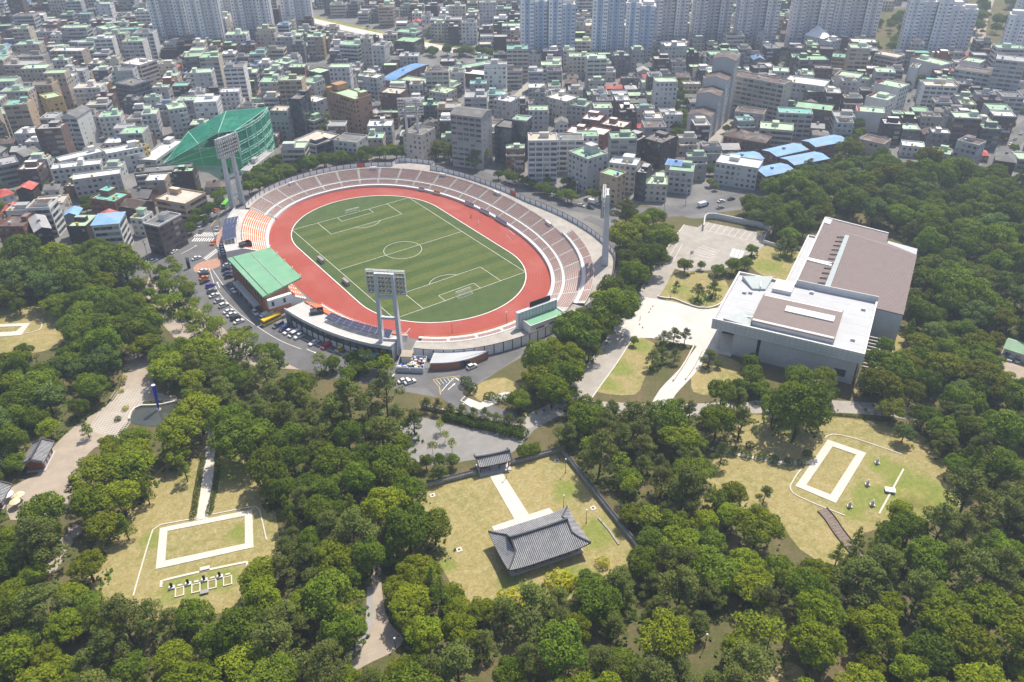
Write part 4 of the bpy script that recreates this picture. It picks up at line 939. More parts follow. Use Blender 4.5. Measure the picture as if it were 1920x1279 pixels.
# ------------------------------------------------------------------ stone courts
def court(name, outer, inner, label):
    o, i = [G2(*q) for q in outer], [G2(*q) for q in inner]; t = thing(name, label, 'paving')
    for k in range(4):
        j = (k+1) % 4; b = MB(); b.prism([o[k], o[j], i[j], i[k]], .02, .2); b.obj('stone_paving', M['path'], t)
        b = MB(); n = max(2, int((Vector(i[k])-Vector(i[j])).length/1.6)); d = (Vector(i[j])-Vector(i[k])).normalized(); nn = Vector((d.y, -d.x)); 
        if nn.dot(Vector(o[k])-Vector(i[k])) < 0: nn = -nn
        wd_ = abs(nn.dot(Vector(o[k])-Vector(i[k])))
        for m_ in range(n+1):
            a = Vector(i[k]).lerp(Vector(i[j]), m_/n); b.beam((a.x, a.y, .195), (a.x+nn.x*wd_, a.y+nn.y*wd_, .195), .035, .03)
        struct(b.obj('paving_joint', M['beige'], t), 'stuff')
court('stone_court_frame', [(300, 991), (473, 956), (475.5, 1027), (292, 1068)], [(314, 996.5), (459, 968), (459.5, 1020), (310, 1052)], 'pale stone rectangle laid in the left lawn below the hedged path')
court('stone_court_frame', [(1552, 825), (1624, 850), (1567, 944), (1491, 912)], [(1561, 838), (1605, 853), (1557, 928), (1511.5, 910)], 'pale stone rectangle laid in the right lawn beside small statues')
court('stone_court_frame', [(-60, 612), (57, 606), (40, 629), (-60, 636)], [(-50, 616), (42, 612), (30, 622), (-50, 627)], 'pale stone rectangle in the lawn at the far left edge')
b = MB(); b.ribbon(smooth_line(GP([(402, 790), (398, 825), (393, 860), (389, 900), (384, 940), (379, 974)])), 3.3, .05, 0, .12); struct(b.obj('hedged_path', M['path']))
def edging(pts, label, wd=.35): 
    b = MB(); b.ribbon(smooth_line(GP(pts), 1.5), wd, .02, 0, .22); tag(b.obj('kerb_line', M['path']), label, 'kerb')
edging([(250, 1118), (262, 1075), (287, 994), (300, 985), (375, 971)], 'thin pale kerb left of the stone rectangle on the left lawn')
edging([(398, 965), (478, 950), (486, 955), (500, 1013)], 'thin pale kerb right of the stone rectangle on the left lawn')
edging([(301.7, 1102), (303, 1090), (463, 1054.5), (464.4, 1065)], 'pale stone kerb framing the four small graves', .7)
edging([(1481, 912), (1494, 890), (1503, 880)], 'thin pale kerb beside the left corner of the right stone rectangle'); edging([(1481, 912), (1488, 926), (1530, 946), (1584, 967)], 'thin pale kerb below the right stone rectangle'); edging([(1546, 822), (1560, 815), (1600, 822), (1690, 852)], 'thin pale kerb above the right stone rectangle')
edging([(1694, 880), (1671, 922), (1648, 964)], 'straight pale stone line behind the small statues', .5)
edging([(80, 598), (66, 622), (-40, 634)], 'thin kerb round the far left stone rectangle')
edging([(1320, 838), (1400, 856), (1470, 868), (1520, 868)], 'pale path between round bushes on the right lawn', 1.5)
for k, (u, v) in enumerate(((337, 1106.6), (367.7, 1099.6), (398, 1092.6), (427, 1086))):
    p = G(u, v+4); wd_ = ('leftmost', 'second', 'third', 'rightmost')[k]
    t = thing('grave_plot', f'{wd_} of four small stone framed plots on the left lawn', 'grave', (p.x, p.y, .05), R(-18), 'framed plots'); b = MB()
    for x0, y0, x1, y1 in ((-1.2, -1.6, 1.2, -1.3), (-1.2, 1.3, 1.2, 1.6), (-1.2, -1.3, -.9, 1.3), (.9, -1.3, 1.2, 1.3)): b.box(x0, y0, 0, x1, y1, .3)
    b.obj('stone_frame', M['path'], t); b = MB(); b.box(-.45, 1.75, 0, .75, 2.3, .6); b.obj('altar_stone', M['path'], t); b = MB(); b.box(-.88, -1.28, 0, .88, 1.28, .12); b.obj('turf', M['lawn'], t)
    p = G(u-14.2, v-3.5); t = thing('headstone', f'{wd_} of four dark headstones on the left lawn', 'headstone', (p.x, p.y, .05), R(-18), 'headstones'); b = MB(); b.box(-.8, -.55, 0, .8, .55, .5); b.obj('plinth', M['conc_l'], t); b = MB(); b.box(-.32, -.14, .5, .32, .14, 2.0); b.obj('stele', M['black'], t)
for (u, v, lb, sx) in ((384.6, 1068, 'white stone table above the four graves', 1.3), (384, 1112, 'dark flat stone below the third grave', 1.1)):
    p = G(u, v); t = thing('stone_table', lb, 'table', (p.x, p.y, .05), R(-18)); b = MB(); b.box(-sx, -.6, .35, sx, .6, .6); b.obj('table_top', M['path'] if 'white' in lb else M['conc_d'], t); b = MB(); b.box(-sx*.8, -.4, 0, sx*.8, .4, .35); b.obj('foot', M['conc'], t)
def statue(u, v, h, label):
    p = G(u, v); t = thing('stone_statue', label, 'statue', (p.x, p.y, .05), R(-50), 'stone statues'); b = MB(); b.box(-.75, -.55, 0, .75, .55, .45); b.obj('plinth', M['path'], t)
    b = MB(); prof = [(.42, .45), (.5, .9), (.4, 1.4), (.48, h*.62), (.36, h*.74), (.16, h*.8), (.26, h*.88), (.22, h*.97), (.05, h)]
    for (r0, z0), (r1, z1) in zip(prof, prof[1:]): b.tube((0, 0, z0), (0, 0, z1), r0, r1, 8, cap=False)
    b.obj('figure', M['conc_l'], t, smooth=True)
for k, (u, v) in enumerate(((1644, 869), (1626, 910), (1635, 948), (1592.5, 951))): statue(u, v, 2.3, ('small pale statue nearest the far corner of the right stone rectangle', 'small pale statue halfway along the right stone rectangle', 'small pale statue nearest the dark woods below the altar', 'small pale statue left of the others below the stone rectangle')[k])
p = G(1668, 922); t = thing('stone_altar', 'white stone altar on the line before the grass mound', 'altar', (p.x, p.y, .05), R(-50)); b = MB(); b.box(-1.5, -1., .6, 1.5, 1., .9); b.obj('altar_slab', M['white'], t); b = MB(); b.box(-1.1, -.7, 0, 1.1, .7, .6); b.obj('base', M['conc_l'], t)
mp = G(1715, 938); b = MB(); n = 28; rings = 8
for r_ in range(rings+1):
    rr = 6.2*r_/rings
    for k in range(n): a = 2*math.pi*k/n; b.v.append((math.cos(a)*rr, math.sin(a)*rr*.85, 1.7*(math.cos(math.pi*r_/rings)+1)/2))
for r_ in range(rings):
    for k in range(n): j = (k+1) % n; b.f.append((r_*n+k, (r_+1)*n+k, (r_+1)*n+j, r_*n+j)); b.m.append(0)
tag(b.obj('grass_mound', M['lawn'], None, (mp.x, mp.y, .03), smooth=True), 'low grassy burial mound at the right of the stone rectangle', 'mound')
bw = smooth_line(GP([(1541, 957), (1556, 974), (1572, 998), (1594, 1026), (1618, 1055)]), 1.)
t = thing('boardwalk', 'brown plank boardwalk leading from the right lawn into the wood', 'boardwalk'); M['plank'] = pm('grey_plank', (.2, .155, .125), .85, .25, 1.5)
for a, c in zip(bw, bw[1:]):
    A_, C_ = Vector(a), Vector(c); d = (C_-A_).normalized(); n = Vector((-d.y, d.x)); b = MB(); b.prism([tuple(A_+n*1.5), tuple(A_-n*1.5), tuple(C_-n*1.5-d*.06), tuple(C_+n*1.5-d*.06)], .45, .55); b.obj('plank', M['plank'], t)
b = MB(); b.ribbon(offset_line(bw, 1.55), .12, .0, 0, .95); b.ribbon(offset_line(bw, -1.55), .12, .0, 0, .5); b.obj('side_rail', M['plank'], t)
# ------------------------------------------------------------------ left plaza
def tiled_house(u, v, z, ang, hl, hd, label):
    p = G(u, v, z); t = thing('tiled_house', label, 'house', (p.x, p.y, 0), R(ang)); tile_roof(t, hl, hd, z-.6, z+1.1, None, None, .25)
    b = MB(); b.box(-hl+1, -hd+1.1, 0, hl-1, hd-1.1, z-.4); b.obj('wall', M['timber'], t); b = MB(); b.box(-hl+.4, -hd+.5, 0, hl-.4, hd-.5, .3); b.obj('platform', M['conc'], t)
    for k in range(3): b = MB(); b.box(-hl*.6+k*hl*.42, -hd+1.0, .5, -hl*.6+k*hl*.42+1.4, -hd+1.08, 2.4); b.obj('door', M['conc_l'], t)
tiled_house(70, 848, 4.2, 62, 5.2, 3.4, 'small house with a grey tiled roof beside the left plaza')
tiled_house(180, 656, 4.2, 15, 4.8, 3.2, 'grey tiled roof among trees left of the plaza entrance'); tiled_house(285, 646, 4.2, 15, 4.4, 2.8, 'grey tiled roof among trees right of the plaza entrance')
tiled_house(-8, 925, 3.6, 60, 4, 3, 'grey tiled roof at the left frame edge behind the parasols')
def parasol(u, v, r, col, label):
    p = G(u, v, 2.4); t = thing('parasol', label, 'parasol', (p.x, p.y, .06)); b = MB(); n = 8
    for k in range(n):
        a, c = 2*math.pi*k/n, 2*math.pi*(k+1)/n; b.face([(math.cos(a)*r, math.sin(a)*r, 2.2), (math.cos(c)*r, math.sin(c)*r, 2.2), (0, 0, 2.9)]); b.face([(math.cos(a)*r, math.sin(a)*r, 2.0), (math.cos(c)*r, math.sin(c)*r, 2.0), (math.cos(c)*r, math.sin(c)*r, 2.2), (math.cos(a)*r, math.sin(a)*r, 2.2)])
    b.obj('canopy', pm('parasol_cloth', col, .8, .05, 1.), t); b = MB(); b.tube((0, 0, 0), (0, 0, 2.9), .04); b.obj('pole', M['steel'], t); b = MB(); b.tube((0, 0, 0), (0, 0, .12), .35, .3, 10); b.obj('foot', M['conc_d'], t)
parasol(12, 926, 1.9, (.75, .75, .76), 'white parasol at the left edge of the plaza'); parasol(35, 927, 1.6, (.7, .63, .38), 'pale yellow parasol beside the left plaza, upper of two'); parasol(27, 940, 1.6, (.7, .63, .38), 'pale yellow parasol beside the left plaza, lower of two')
pond = smooth_poly(GP([(244, 784), (248, 773), (263, 763), (298, 761), (338, 753), (345, 765), (325, 790), (288, 800), (250, 795)]), 1.5)
M['water'] = pm('pond_water', (.06, .065, .05), .06, .2, .15, spec=.6)
b = MB(); b.sheet(pond, .1); struct(b.obj('pond', M['water'])); b = MB(); q = smooth_line(GP([(243, 788), (247, 774), (263, 763), (298, 761), (340, 752)]), 1.5); b.ribbon(q, .6, 0, 0, .8); tag(b.obj('pond_wall', M['path']), 'curved pale wall along the top of the pond', 'wall')
def height_of(u, v, vt):
    b_ = G(u, v); z = 0.
    while PX((b_.x, b_.y, z))[1] > vt and z < 90: z += .1
    return z
sp = G(298, 768); hz = height_of(298, 768, 722); t = thing('blue_sculpture', 'tall deep blue tapering column rising from the pond', 'sculpture', (sp.x, sp.y, 0)); b = MB(); M['blue'] = pm('blue_enamel', (.025, .05, .48), .35, .08, .8)
dx = (G(287, 722, hz)-Vector((sp.x, sp.y, hz)))
for k in range(10): f0, f1 = k/10, (k+1)/10; b.tube((dx.x*f0, dx.y*f0, hz*f0), (dx.x*f1, dx.y*f1, hz*f1), .3+.55*f0, .3+.55*f1, 12, cap=False)
b.obj('shaft', M['blue'], t, smooth=True); b = MB(); b.tube((dx.x, dx.y, hz-.02), (dx.x*1.003, dx.y*1.003, hz+.05), .7, .6, 12); b.obj('cap', M['white'], t); b = MB(); b.tube((0, 0, 0), (0, 0, .5), .9, .6, 12); b.obj('foot', M['conc'], t)
# ------------------------------------------------------------------ by the near floodlight
A_, B_ = Vector(G2(744, 698)), Vector(G2(794, 700)); d = B_-A_; n = Vector((-d.y, d.x)).normalized(); L = d.length
ry = thing('recycling_pen', 'grey fenced pen full of coloured rubbish below the near floodlight', 'pen', (A_.x, A_.y, .03), math.atan2(d.y, d.x))
b = MB(); b.box(0, -.06, 0, L*.49, .06, 2.3); b.box(L*.51, -.06, 0, L, .06, 2.3); b.box(-.06, .1, 0, .06, 8, 2.3); b.box(L-.06, .1, 0, L+.06, 8, 2.3); b.box(0, 8, 0, L, 8.1, 2.3); b.obj('sheet_fence', M['steel'], ry)
b = MB(); b.box(.8, 5.5, 0, 4.6, 9.4, 3.4, 0); b.box(.5, 5.2, 3.4, 4.9, 9.7, 3.6, 1); b.obj('shed', [M['conc_l'], M['beige']], ry)
JC = [pm('junk_%s' % k, c, .7, .2, 1.) for k, c in (('white', (.7, .7, .7)), ('blue', (.08, .2, .55)), ('yellow', (.65, .5, .15)), ('red', (.5, .08, .05)), ('tan', (.5, .4, .28)), ('sky', (.35, .5, .7)))]
b = MB()
for k in range(150):
    x, y = random.uniform(.4, L-.5), random.uniform(.4, 7.6); s = random.uniform(.2, .6); z = random.uniform(.2, 1.9)*(1 if x > 4 or y < 3 else 0)
    b.box(x-s, y-s*.7, z, x+s, y+s*.7, z+s*.9, random.choice((0, 0, 0, 1, 1, 2, 3, 4, 4, 5)))
struct(b.obj('rubbish', JC, ry), 'stuff')
pv = thing('curved_pavilion', 'low brick pavilion with a grey curved roof beside the near road', 'building'); zz = 3.4
arc = [Vector(p) for p in smooth_line([G2(*q, zz) for q in ((805.4, 681), (847, 679), (884, 671), (918, 657))], 2.)]; bk = [Vector(G2(*q, zz)) for q in ((918, 658), (814.7, 658.3))]
poly = [tuple(p) for p in arc+bk]; b = MB(); b.prism(poly, zz-.45, zz); b.obj('roof', M['museum_roof'], pv); c = sum((Vector(p) for p in poly), Vector((0, 0)))/len(poly)
b = MB(); b.prism([tuple(c+(Vector(p)-c)*.95) for p in poly], 0, zz-.45); b.obj('wall', M['brick'], pv)
m_ = c+(arc[len(arc)//2]-c)*.965; ta = (arc[len(arc)//2+1]-arc[len(arc)//2]).normalized(); b = MB(); b.beam((m_.x-ta.x*1.8, m_.y-ta.y*1.8, 1.5), (m_.x+ta.x*1.8, m_.y+ta.y*1.8, 1.5), .3, 2.9); b.obj('glass_door', M['glass'], pv)
cp = G(696, 672); t = thing('bicycle_shelter', 'pale green arched shelter under trees by the parking', 'shelter', (cp.x, cp.y, .03), R(-40)); M['shelter'] = pm('green_sheet', (.2, .38, .36), .4, .15, .5)
for k in range(3):
    b = MB()
    for j in range(6): a, c_ = math.pi*j/6, math.pi*(j+1)/6; b.face([(-4.5+k*3, 2.4*math.cos(a), 1.6+1.1*math.sin(a)), (-1.6+k*3, 2.4*math.cos(a), 1.6+1.1*math.sin(a)), (-1.6+k*3, 2.4*math.cos(c_), 1.6+1.1*math.sin(c_)), (-4.5+k*3, 2.4*math.cos(c_), 1.6+1.1*math.sin(c_))])
    b.obj('roof_panel', M['shelter'], t)
b = MB()
for x in (-4.4, -1.5, 1.5, 4.4): b.beam((x, -2.3, 0), (x, -2.3, 1.7), .12); b.beam((x, 2.3, 0), (x, 2.3, 1.7), .12)
b.obj('post', M['steel'], t)
# ------------------------------------------------------------------ trees
LM = {'broad': leafmat('broad_leaf', (0.085, 0.142, 0.009), (0.195, 0.258, 0.02), .03, .3),
      'maple': leafmat('maple_leaf', (0.125, 0.175, 0.007), (0.275, 0.325, 0.016), .03, .25),
      'pine': leafmat('pine_needle', (0.078, 0.108, 0.018), (0.175, 0.2, 0.042), .025, .25, .15),
      'ginkgo': leafmat('ginkgo_leaf', (0.11, 0.17, 0.01), (0.235, 0.3, 0.03), .02, .22),
      'young': leafmat('young_leaf', (0.15, 0.22, 0.012), (0.33, 0.38, 0.03), .025, .22),
      'olive': leafmat('olive_leaf', (0.112, 0.135, 0.01), (0.22, 0.235, 0.018), .02, .2),
      'pale': leafmat('pale_leaf', (0.085, 0.145, 0.025), (0.18, 0.25, 0.06), .02, .2),
      'hedge': leafmat('hedge_leaf', (0.05, 0.09, 0.012), (0.105, 0.16, 0.024), .015, .15),
      'gold': leafmat('gold_leaf', (.33, .33, .015), (.55, .52, .025), .015, .1)}
def leaves(lobes, per_area, size, rng, up=.35, shell=(.72, 1.06), mat=None):
    V, F, A = [], [], []
    for (cx, cy, cz, rx, ry, rz) in lobes:
        area = 4*math.pi*(((rx*ry)**1.6+(rx*rz)**1.6+(ry*rz)**1.6)/3)**(1/1.6); tone = rng.uniform(-.2, .2)
        for _ in range(int(area*per_area)):
            z = rng.uniform(-1, 1); a = rng.uniform(0, 2*math.pi); s = math.sqrt(1-z*z); d = Vector((s*math.cos(a), s*math.sin(a), z))
            if d.z < -.45 and rng.random() < .7: continue
            r = rng.uniform(*shell); p = Vector((cx+d.x*rx*r, cy+d.y*ry*r, cz+d.z*rz*r)); skip = False
            for (ox, oy, oz, qx, qy, qz) in lobes:
                if ((p.x-ox)/qx)**2+((p.y-oy)/qy)**2+((p.z-oz)/qz)**2 < .42: skip = True; break
            if skip: continue
            n = (d+Vector((rng.gauss(0, .55), rng.gauss(0, .55), rng.gauss(0, .55)+up))).normalized()
            t = n.cross(Vector((rng.gauss(0, 1), rng.gauss(0, 1), rng.gauss(0, 1)))).normalized(); q = n.cross(t); k = size*rng.uniform(.6, 1.35); e = k*rng.uniform(.5, .95)
            i = len(V); V += [tuple(p-t*k*.5), tuple(p+q*e*.5-n*k*.12), tuple(p+t*k*.5), tuple(p-q*e*.5-n*k*.12)]; F.append((i, i+1, i+2, i+3)); A.append(min(1, max(0, rng.random()*.8+.1+tone)))
    me = D.meshes.new('crown'); me.from_pydata(V, [], F); me.materials.append(mat)
    at = me.attributes.new('leaf', 'FLOAT', 'FACE'); at.data.foreach_set('value', A); me.update(); return me
def trunk_mesh(h, r, lobes, rng, lean=.3, nbr=7):
    b = MB(); p = Vector((0, 0, -.2)); n = 4; pts = [p]
    for k in range(n): p = Vector((rng.uniform(-lean, lean)*(k+1)/n, rng.uniform(-lean, lean)*(k+1)/n, h*(k+1)/n)); pts.append(p)
    for k in range(n): b.tube(pts[k], pts[k+1], r*(1-.75*k/n), r*(1-.75*(k+1)/n), 6, cap=False)
    for L in rng.sample(lobes, min(nbr, len(lobes))):
        c = Vector(L[:3]); z0 = min(h*.9, max(h*.3, c.z-.8*c.xy.length)); f = z0/h; k = min(n-1, int(f*n)); s = pts[k].lerp(pts[k+1], f*n-k); b.tube(s, c, r*.35, r*.1, 5, cap=False)
    return b.mesh('trunk', [M['bark']], True)
def proto(kind, seed):
    rng = random.Random(seed*77+hash(kind[0])*0+len(kind)*13); L = []
    if kind in ('broad', 'maple', 'olive', 'pale'):
        n = {'broad': 20, 'maple': 28, 'olive': 26, 'pale': 22}[kind]; rx = rng.uniform(3.9, 4.5); rz = rng.uniform(2.9, 3.6) if kind != 'pale' else 4.4; cz = 5.9; g = 2.399963
        for k in range(n):
            z = 1-1.45*(k+.5)/n; s = math.sqrt(max(0, 1-z*z)); a = k*g+rng.uniform(-.5, .5); q = rng.uniform(.62, .88)
            r = rng.uniform(1.1, 1.75) if kind == 'broad' else rng.uniform(.9, 1.45); fl = .85 if kind == 'broad' else .62
            L.append((math.cos(a)*s*rx*q, math.sin(a)*s*rx*q, cz+z*rz*q, r*rng.uniform(.9, 1.25), r*rng.uniform(.9, 1.25), r*fl))
        L.append((0, 0, cz, rx*.55, rx*.55, rz*.55))
        me = leaves(L, 13.5, .44, rng, .3 if kind == 'broad' else .6, mat=LM[kind]); tr = trunk_mesh(cz, .32, L[:-1], rng)
    elif kind == 'pine':
        n = rng.randint(15, 19)
        for k in range(n):
            f = k/(n-1); z = 4.0+6.4*f; rr = (3.5*(1-f)**.6+.3)*rng.uniform(.55, 1.05); a = k*2.4+rng.uniform(-.6, .6); r = rng.uniform(1.0, 1.7)*(1-.3*f)
            L.append((math.cos(a)*rr, math.sin(a)*rr, z+rng.uniform(-.4, .4), r*rng.uniform(.9, 1.3), r*rng.uniform(.9, 1.3), r*rng.uniform(.38, .55)))
        L.append((0, 0, 8.5, 1.4, 1.4, 1.6)); me = leaves(L, 19, .36, rng, .75, (.6, 1.1), LM['pine']); tr = trunk_mesh(10, .26, L[:-1], rng, .8, 12)
    elif kind == 'ginkgo':
        n = 22
        for k in range(n):
            f = k/(n-1); z = 3.6+9*f; rr = 2.5*(1-f)**.8*rng.uniform(.6, 1.05); a = k*2.4+rng.uniform(-.4, .4); r = rng.uniform(.75, 1.25)*(1-.45*f); L.append((math.cos(a)*rr, math.sin(a)*rr, z, r, r, r*.85))
        me = leaves(L, 14, .4, rng, .3, (.55, 1.15), LM['ginkgo']); tr = trunk_mesh(11.5, .24, L, rng, .2, 10)
    elif kind == 'young':
        n = 8
        for k in range(n): a = k*2.4; z = 1-1.4*(k+.5)/n; s = math.sqrt(1-z*z); r = rng.uniform(.7, 1.1); L.append((math.cos(a)*s*1.35, math.sin(a)*s*1.35, 4.2+z*1.3, r, r, r*.8))
        me = leaves(L, 13, .34, rng, .4, (.6, 1.12), LM['young']); tr = trunk_mesh(4.4, .1, L, rng, .15, 6)
    elif kind in ('shrub', 'gold'):
        for k in range(5): a = k*2.4; L.append((math.cos(a)*.55, math.sin(a)*.55, .75+rng.uniform(-.1, .25), .75, .75, .65))
        me = leaves(L, 26, .24, rng, .3, (.75, 1.05), LM['hedge' if kind == 'shrub' else 'gold']); tr = trunk_mesh(.8, .05, L, rng, .05, 3)
    return me, tr
PROTO = {k: [proto(k, s) for s in range(n)] for k, n in (('broad', 5), ('maple', 4), ('pine', 5), ('ginkgo', 3), ('young', 3), ('olive', 2), ('pale', 2), ('shrub', 3), ('gold', 2))}
KN = {'broad': ('broadleaf_tree', 'tree'), 'maple': ('maple_tree', 'tree'), 'pine': ('pine_tree', 'tree'), 'ginkgo': ('ginkgo_tree', 'tree'), 'young': ('young_tree', 'tree'), 'olive': ('zelkova_tree', 'tree'), 'pale': ('plane_tree', 'tree'), 'shrub': ('shrub', 'shrub'), 'gold': ('golden_shrub', 'shrub')}
HT = {'broad': 9.4, 'maple': 9.3, 'pine': 10.8, 'ginkgo': 12.8, 'young': 5.8, 'olive': 9.3, 'pale': 10.5, 'shrub': 1.6, 'gold': 1.6}
RD = {'broad': 4.6, 'maple': 4.7, 'pine': 3.9, 'ginkgo': 3.0, 'young': 2.1, 'olive': 4.7, 'pale': 4.4, 'shrub': 1.2, 'gold': 1.2}
trng = random.Random(5); TREES = []
def tree(kind, x, y, s, label, group=None, sz=1., z=0., name=None):
    me, tr = trng.choice(PROTO[kind]); nm, cat = KN[kind]
    t = thing(name or nm, label, cat, (x, y, z), trng.uniform(0, 6.28), group, (s*trng.uniform(.86, 1.16), s*trng.uniform(.86, 1.16), s*sz*trng.uniform(.85, 1.12)))
    put('crown', me, t); put('trunk', tr, t); TREES.append((x, y, RD[kind]*s)); return t
def tree_at(kind, u, v, s, label, group=None, sz=1.): p = G(u, v); return tree(kind, p.x, p.y, s, label, group, sz)
# open ground as the photograph shows it (outlines of what the crowns leave free)
CLEAR = [
 [(788, 912), (880, 888), (890, 850), (955, 846), (1053, 843), (1195, 1028), (1165, 1040), (1095, 1072), (1040, 1072), (950, 1108), (905, 1100), (880, 1078), (868, 1040), (845, 1000), (812, 945)],
 [(390, 790), (410, 790), (412, 850), (455, 845), (478, 900), (490, 945), (507, 1000), (480, 1035), (475, 1060), (440, 1105), (330, 1130), (240, 1112), (222, 1062), (205, 1022), (262, 948), (308, 897), (362, 864), (380, 850)],
 [(1395, 792), (1440, 790), (1450, 830), (1540, 832), (1555, 785), (1692, 802), (1700, 830), (1755, 868), (1788, 945), (1700, 952), (1640, 962), (1572, 985), (1555, 1030), (1528, 1035), (1482, 1010), (1470, 970), (1422, 915), (1335, 905), (1318, 850), (1390, 850)],
 [(-60, 582), (60, 576), (108, 592), (116, 640), (75, 652), (-60, 640)],
 [(246, 668), (278, 670), (288, 738), (318, 742), (345, 755), (300, 795), (250, 795), (212, 800), (190, 826), (160, 833), (124, 880), (126, 915), (85, 945), (40, 955), (5, 945), (5, 915), (40, 915), (48, 870), (60, 825), (100, 830), (140, 800), (215, 750), (236, 700)],
 [(690, 1075), (712, 1080), (720, 1130), (735, 1180), (752, 1200), (700, 1240), (650, 1258), (640, 1250), (680, 1215), (695, 1180), (693, 1130)],
 [(775, 792), (820, 795), (900, 803), (970, 815), (985, 790), (960, 770), (860, 745), (870, 740), (990, 790), (1045, 765), (1058, 780), (1000, 803), (955, 840), (890, 858), (830, 852), (800, 835)],
 [(700, 690), (760, 690), (880, 690), (985, 645), (1010, 655), (935, 697), (905, 720), (960, 712), (978, 735), (900, 745), (870, 745), (815, 742), (800, 720), (745, 708), (700, 700)],
 [(1075, 730), (1152, 625), (1160, 612), (1202, 556), (1240, 480), (1275, 445), (1325, 410), (1440, 432), (1420, 462), (1392, 492), (1345, 505), (1290, 512), (1240, 558), (1345, 578), (1390, 509), (1415, 500), (1440, 462), (1490, 468), (1548, 405), (1722, 458), (1698, 602), (1645, 625), (1610, 730), (1596, 735), (1545, 692), (1450, 690), (1395, 690), (1310, 735), (1330, 700), (1330, 665), (1262, 735), (1245, 728), (1305, 650), (1222, 634), (1235, 660), (1200, 710), (1190, 735), (1160, 722), (1130, 722), (1112, 720), (1090, 732)],
 [(500, 590), (560, 617), (640, 647), (700, 664), (690, 680), (600, 655), (500, 620), (400, 520), (410, 500)],
 [(1420, 300), (1490, 298), (1492, 318), (1445, 335), (1415, 330)], [(1480, 285), (1556, 283), (1556, 298), (1490, 308)],
 [(1868, 660), (1885, 630), (1940, 640), (1940, 705), (1900, 700)],
 [(1225, 1260), (1240, 1245), (1330, 1195), (1345, 1205), (1262, 1250)], [(1400, 1262), (1445, 1250), (1450, 1279), (1400, 1279)],
 [(105, 1045), (125, 1005), (140, 1000), (135, 1020), (112, 1048)],
 [(1560, 750), (1625, 755), (1630, 768), (1560, 765)], [(1700, 845), (1760, 880), (1790, 930), (1780, 870)],
]
FOREST = [[(-90, 480), (140, 462), (240, 480), (262, 540), (295, 612), (335, 645), (420, 660), (470, 684), (560, 708), (640, 718), (700, 722), (790, 748), (880, 770), (985, 800), (1010, 790), (1052, 765), (1250, 735), (1290, 758), (1400, 695), (1560, 700), (1600, 740), (1632, 700), (1640, 640), (1720, 600), (2000, 600), (2000, 1345), (-90, 1345)],
 [(1148, 425), (1175, 392), (1250, 405), (1258, 440), (1225, 500), (1170, 590), (1108, 690), (1062, 760), (985, 765), (935, 745), (925, 705), (960, 668), (1050, 612), (1130, 565), (1168, 505)],
 [(1385, 395), (1420, 350), (1480, 310), (1590, 285), (1660, 295), (1800, 310), (2000, 350), (2000, 620), (1700, 640), (1640, 640), (1700, 600), (1725, 450), (1550, 400), (1490, 445), (1440, 420)]]
KZ = [  # which kinds stand where: (outline, {kind: weight}, name of the place)
 ([(470, 700), (780, 718), (985, 800), (960, 835), (780, 790), (720, 840), (650, 850), (540, 800), (440, 740)], {'pine': 8, 'broad': 2}, 'below the near floodlight'),
 ([(1000, 800), (1060, 770), (1260, 775), (1330, 860), (1340, 950), (1260, 1000), (1160, 960), (1060, 850)], {'pine': 8, 'broad': 2, 'maple': 1}, 'right of the yard wall'),
 ([(1690, 840), (2000, 740), (2000, 1120), (1560, 1120), (1540, 990), (1640, 960), (1800, 950)], {'pine': 7, 'broad': 2, 'ginkgo': 1}, 'right of the burial mound'),
 ([(480, 960), (560, 940), (560, 1040), (690, 1090), (690, 1345), (140, 1345), (240, 1140), (440, 1110)], {'pine': 5, 'broad': 3, 'maple': 3, 'ginkgo': 1}, 'left of the winding path'),
 ([(950, 1110), (1250, 1050), (1480, 1000), (1520, 1130), (1420, 1345), (840, 1345), (800, 1250)], {'pine': 6, 'broad': 2, 'maple': 3}, 'below the tiled hall'),
 ([(1235, 930), (1330, 900), (1480, 980), (1470, 1050), (1360, 1090), (1240, 1040)], {'maple': 8, 'broad': 2}, 'in the grove right of the hall'),
 ([(1470, 1130), (1560, 1110), (2000, 1110), (2000, 1345), (1440, 1345)], {'maple': 9, 'broad': 1, 'pine': 1}, 'at the bottom right'),
 ([(700, 1040), (880, 1080), (960, 1130), (930, 1240), (740, 1220)], {'maple': 7, 'ginkgo': 1, 'broad': 2}, 'right of the winding path'),
 ([(-90, 1040), (130, 1030), (240, 1090), (260, 1180), (140, 1345), (-90, 1345)], {'maple': 6, 'broad': 3, 'pine': 2}, 'at the bottom left corner'),
 ([(125, 800), (340, 770), (345, 850), (300, 960), (160, 970)], {'maple': 8, 'broad': 2}, 'between left plaza and left lawn'),
 ([(1600, 600), (1900, 580), (1900, 720), (1700, 780), (1600, 740)], {'olive': 5, 'broad': 4, 'pale': 1}, 'right of the museum'),
 ([(1340, 280), (2000, 280), (2000, 620), (1340, 620)], {'broad': 7, 'pine': 2, 'olive': 1, 'pale': 1}, 'behind the museum'),
 ([(1148, 380), (1270, 380), (1270, 560), (1110, 720), (1000, 780), (900, 760), (900, 600)], {'broad': 7, 'maple': 3, 'pine': 1}, 'along the museum avenue'),
 ([(-90, 460), (345, 460), (345, 760), (-90, 900)], {'broad': 8, 'maple': 2, 'pale': 1}, 'below the left junction'),
 ([(480, 790), (800, 790), (900, 1100), (500, 1050)], {'broad': 7, 'maple': 2, 'pine': 2, 'ginkgo': 1}, 'between left lawn and hall yard'),
 ([(-200, -200), (2200, -200), (2200, 1500), (-200, 1500)], {'broad': 5, 'maple': 3, 'pine': 3}, 'in the park wood'),
]
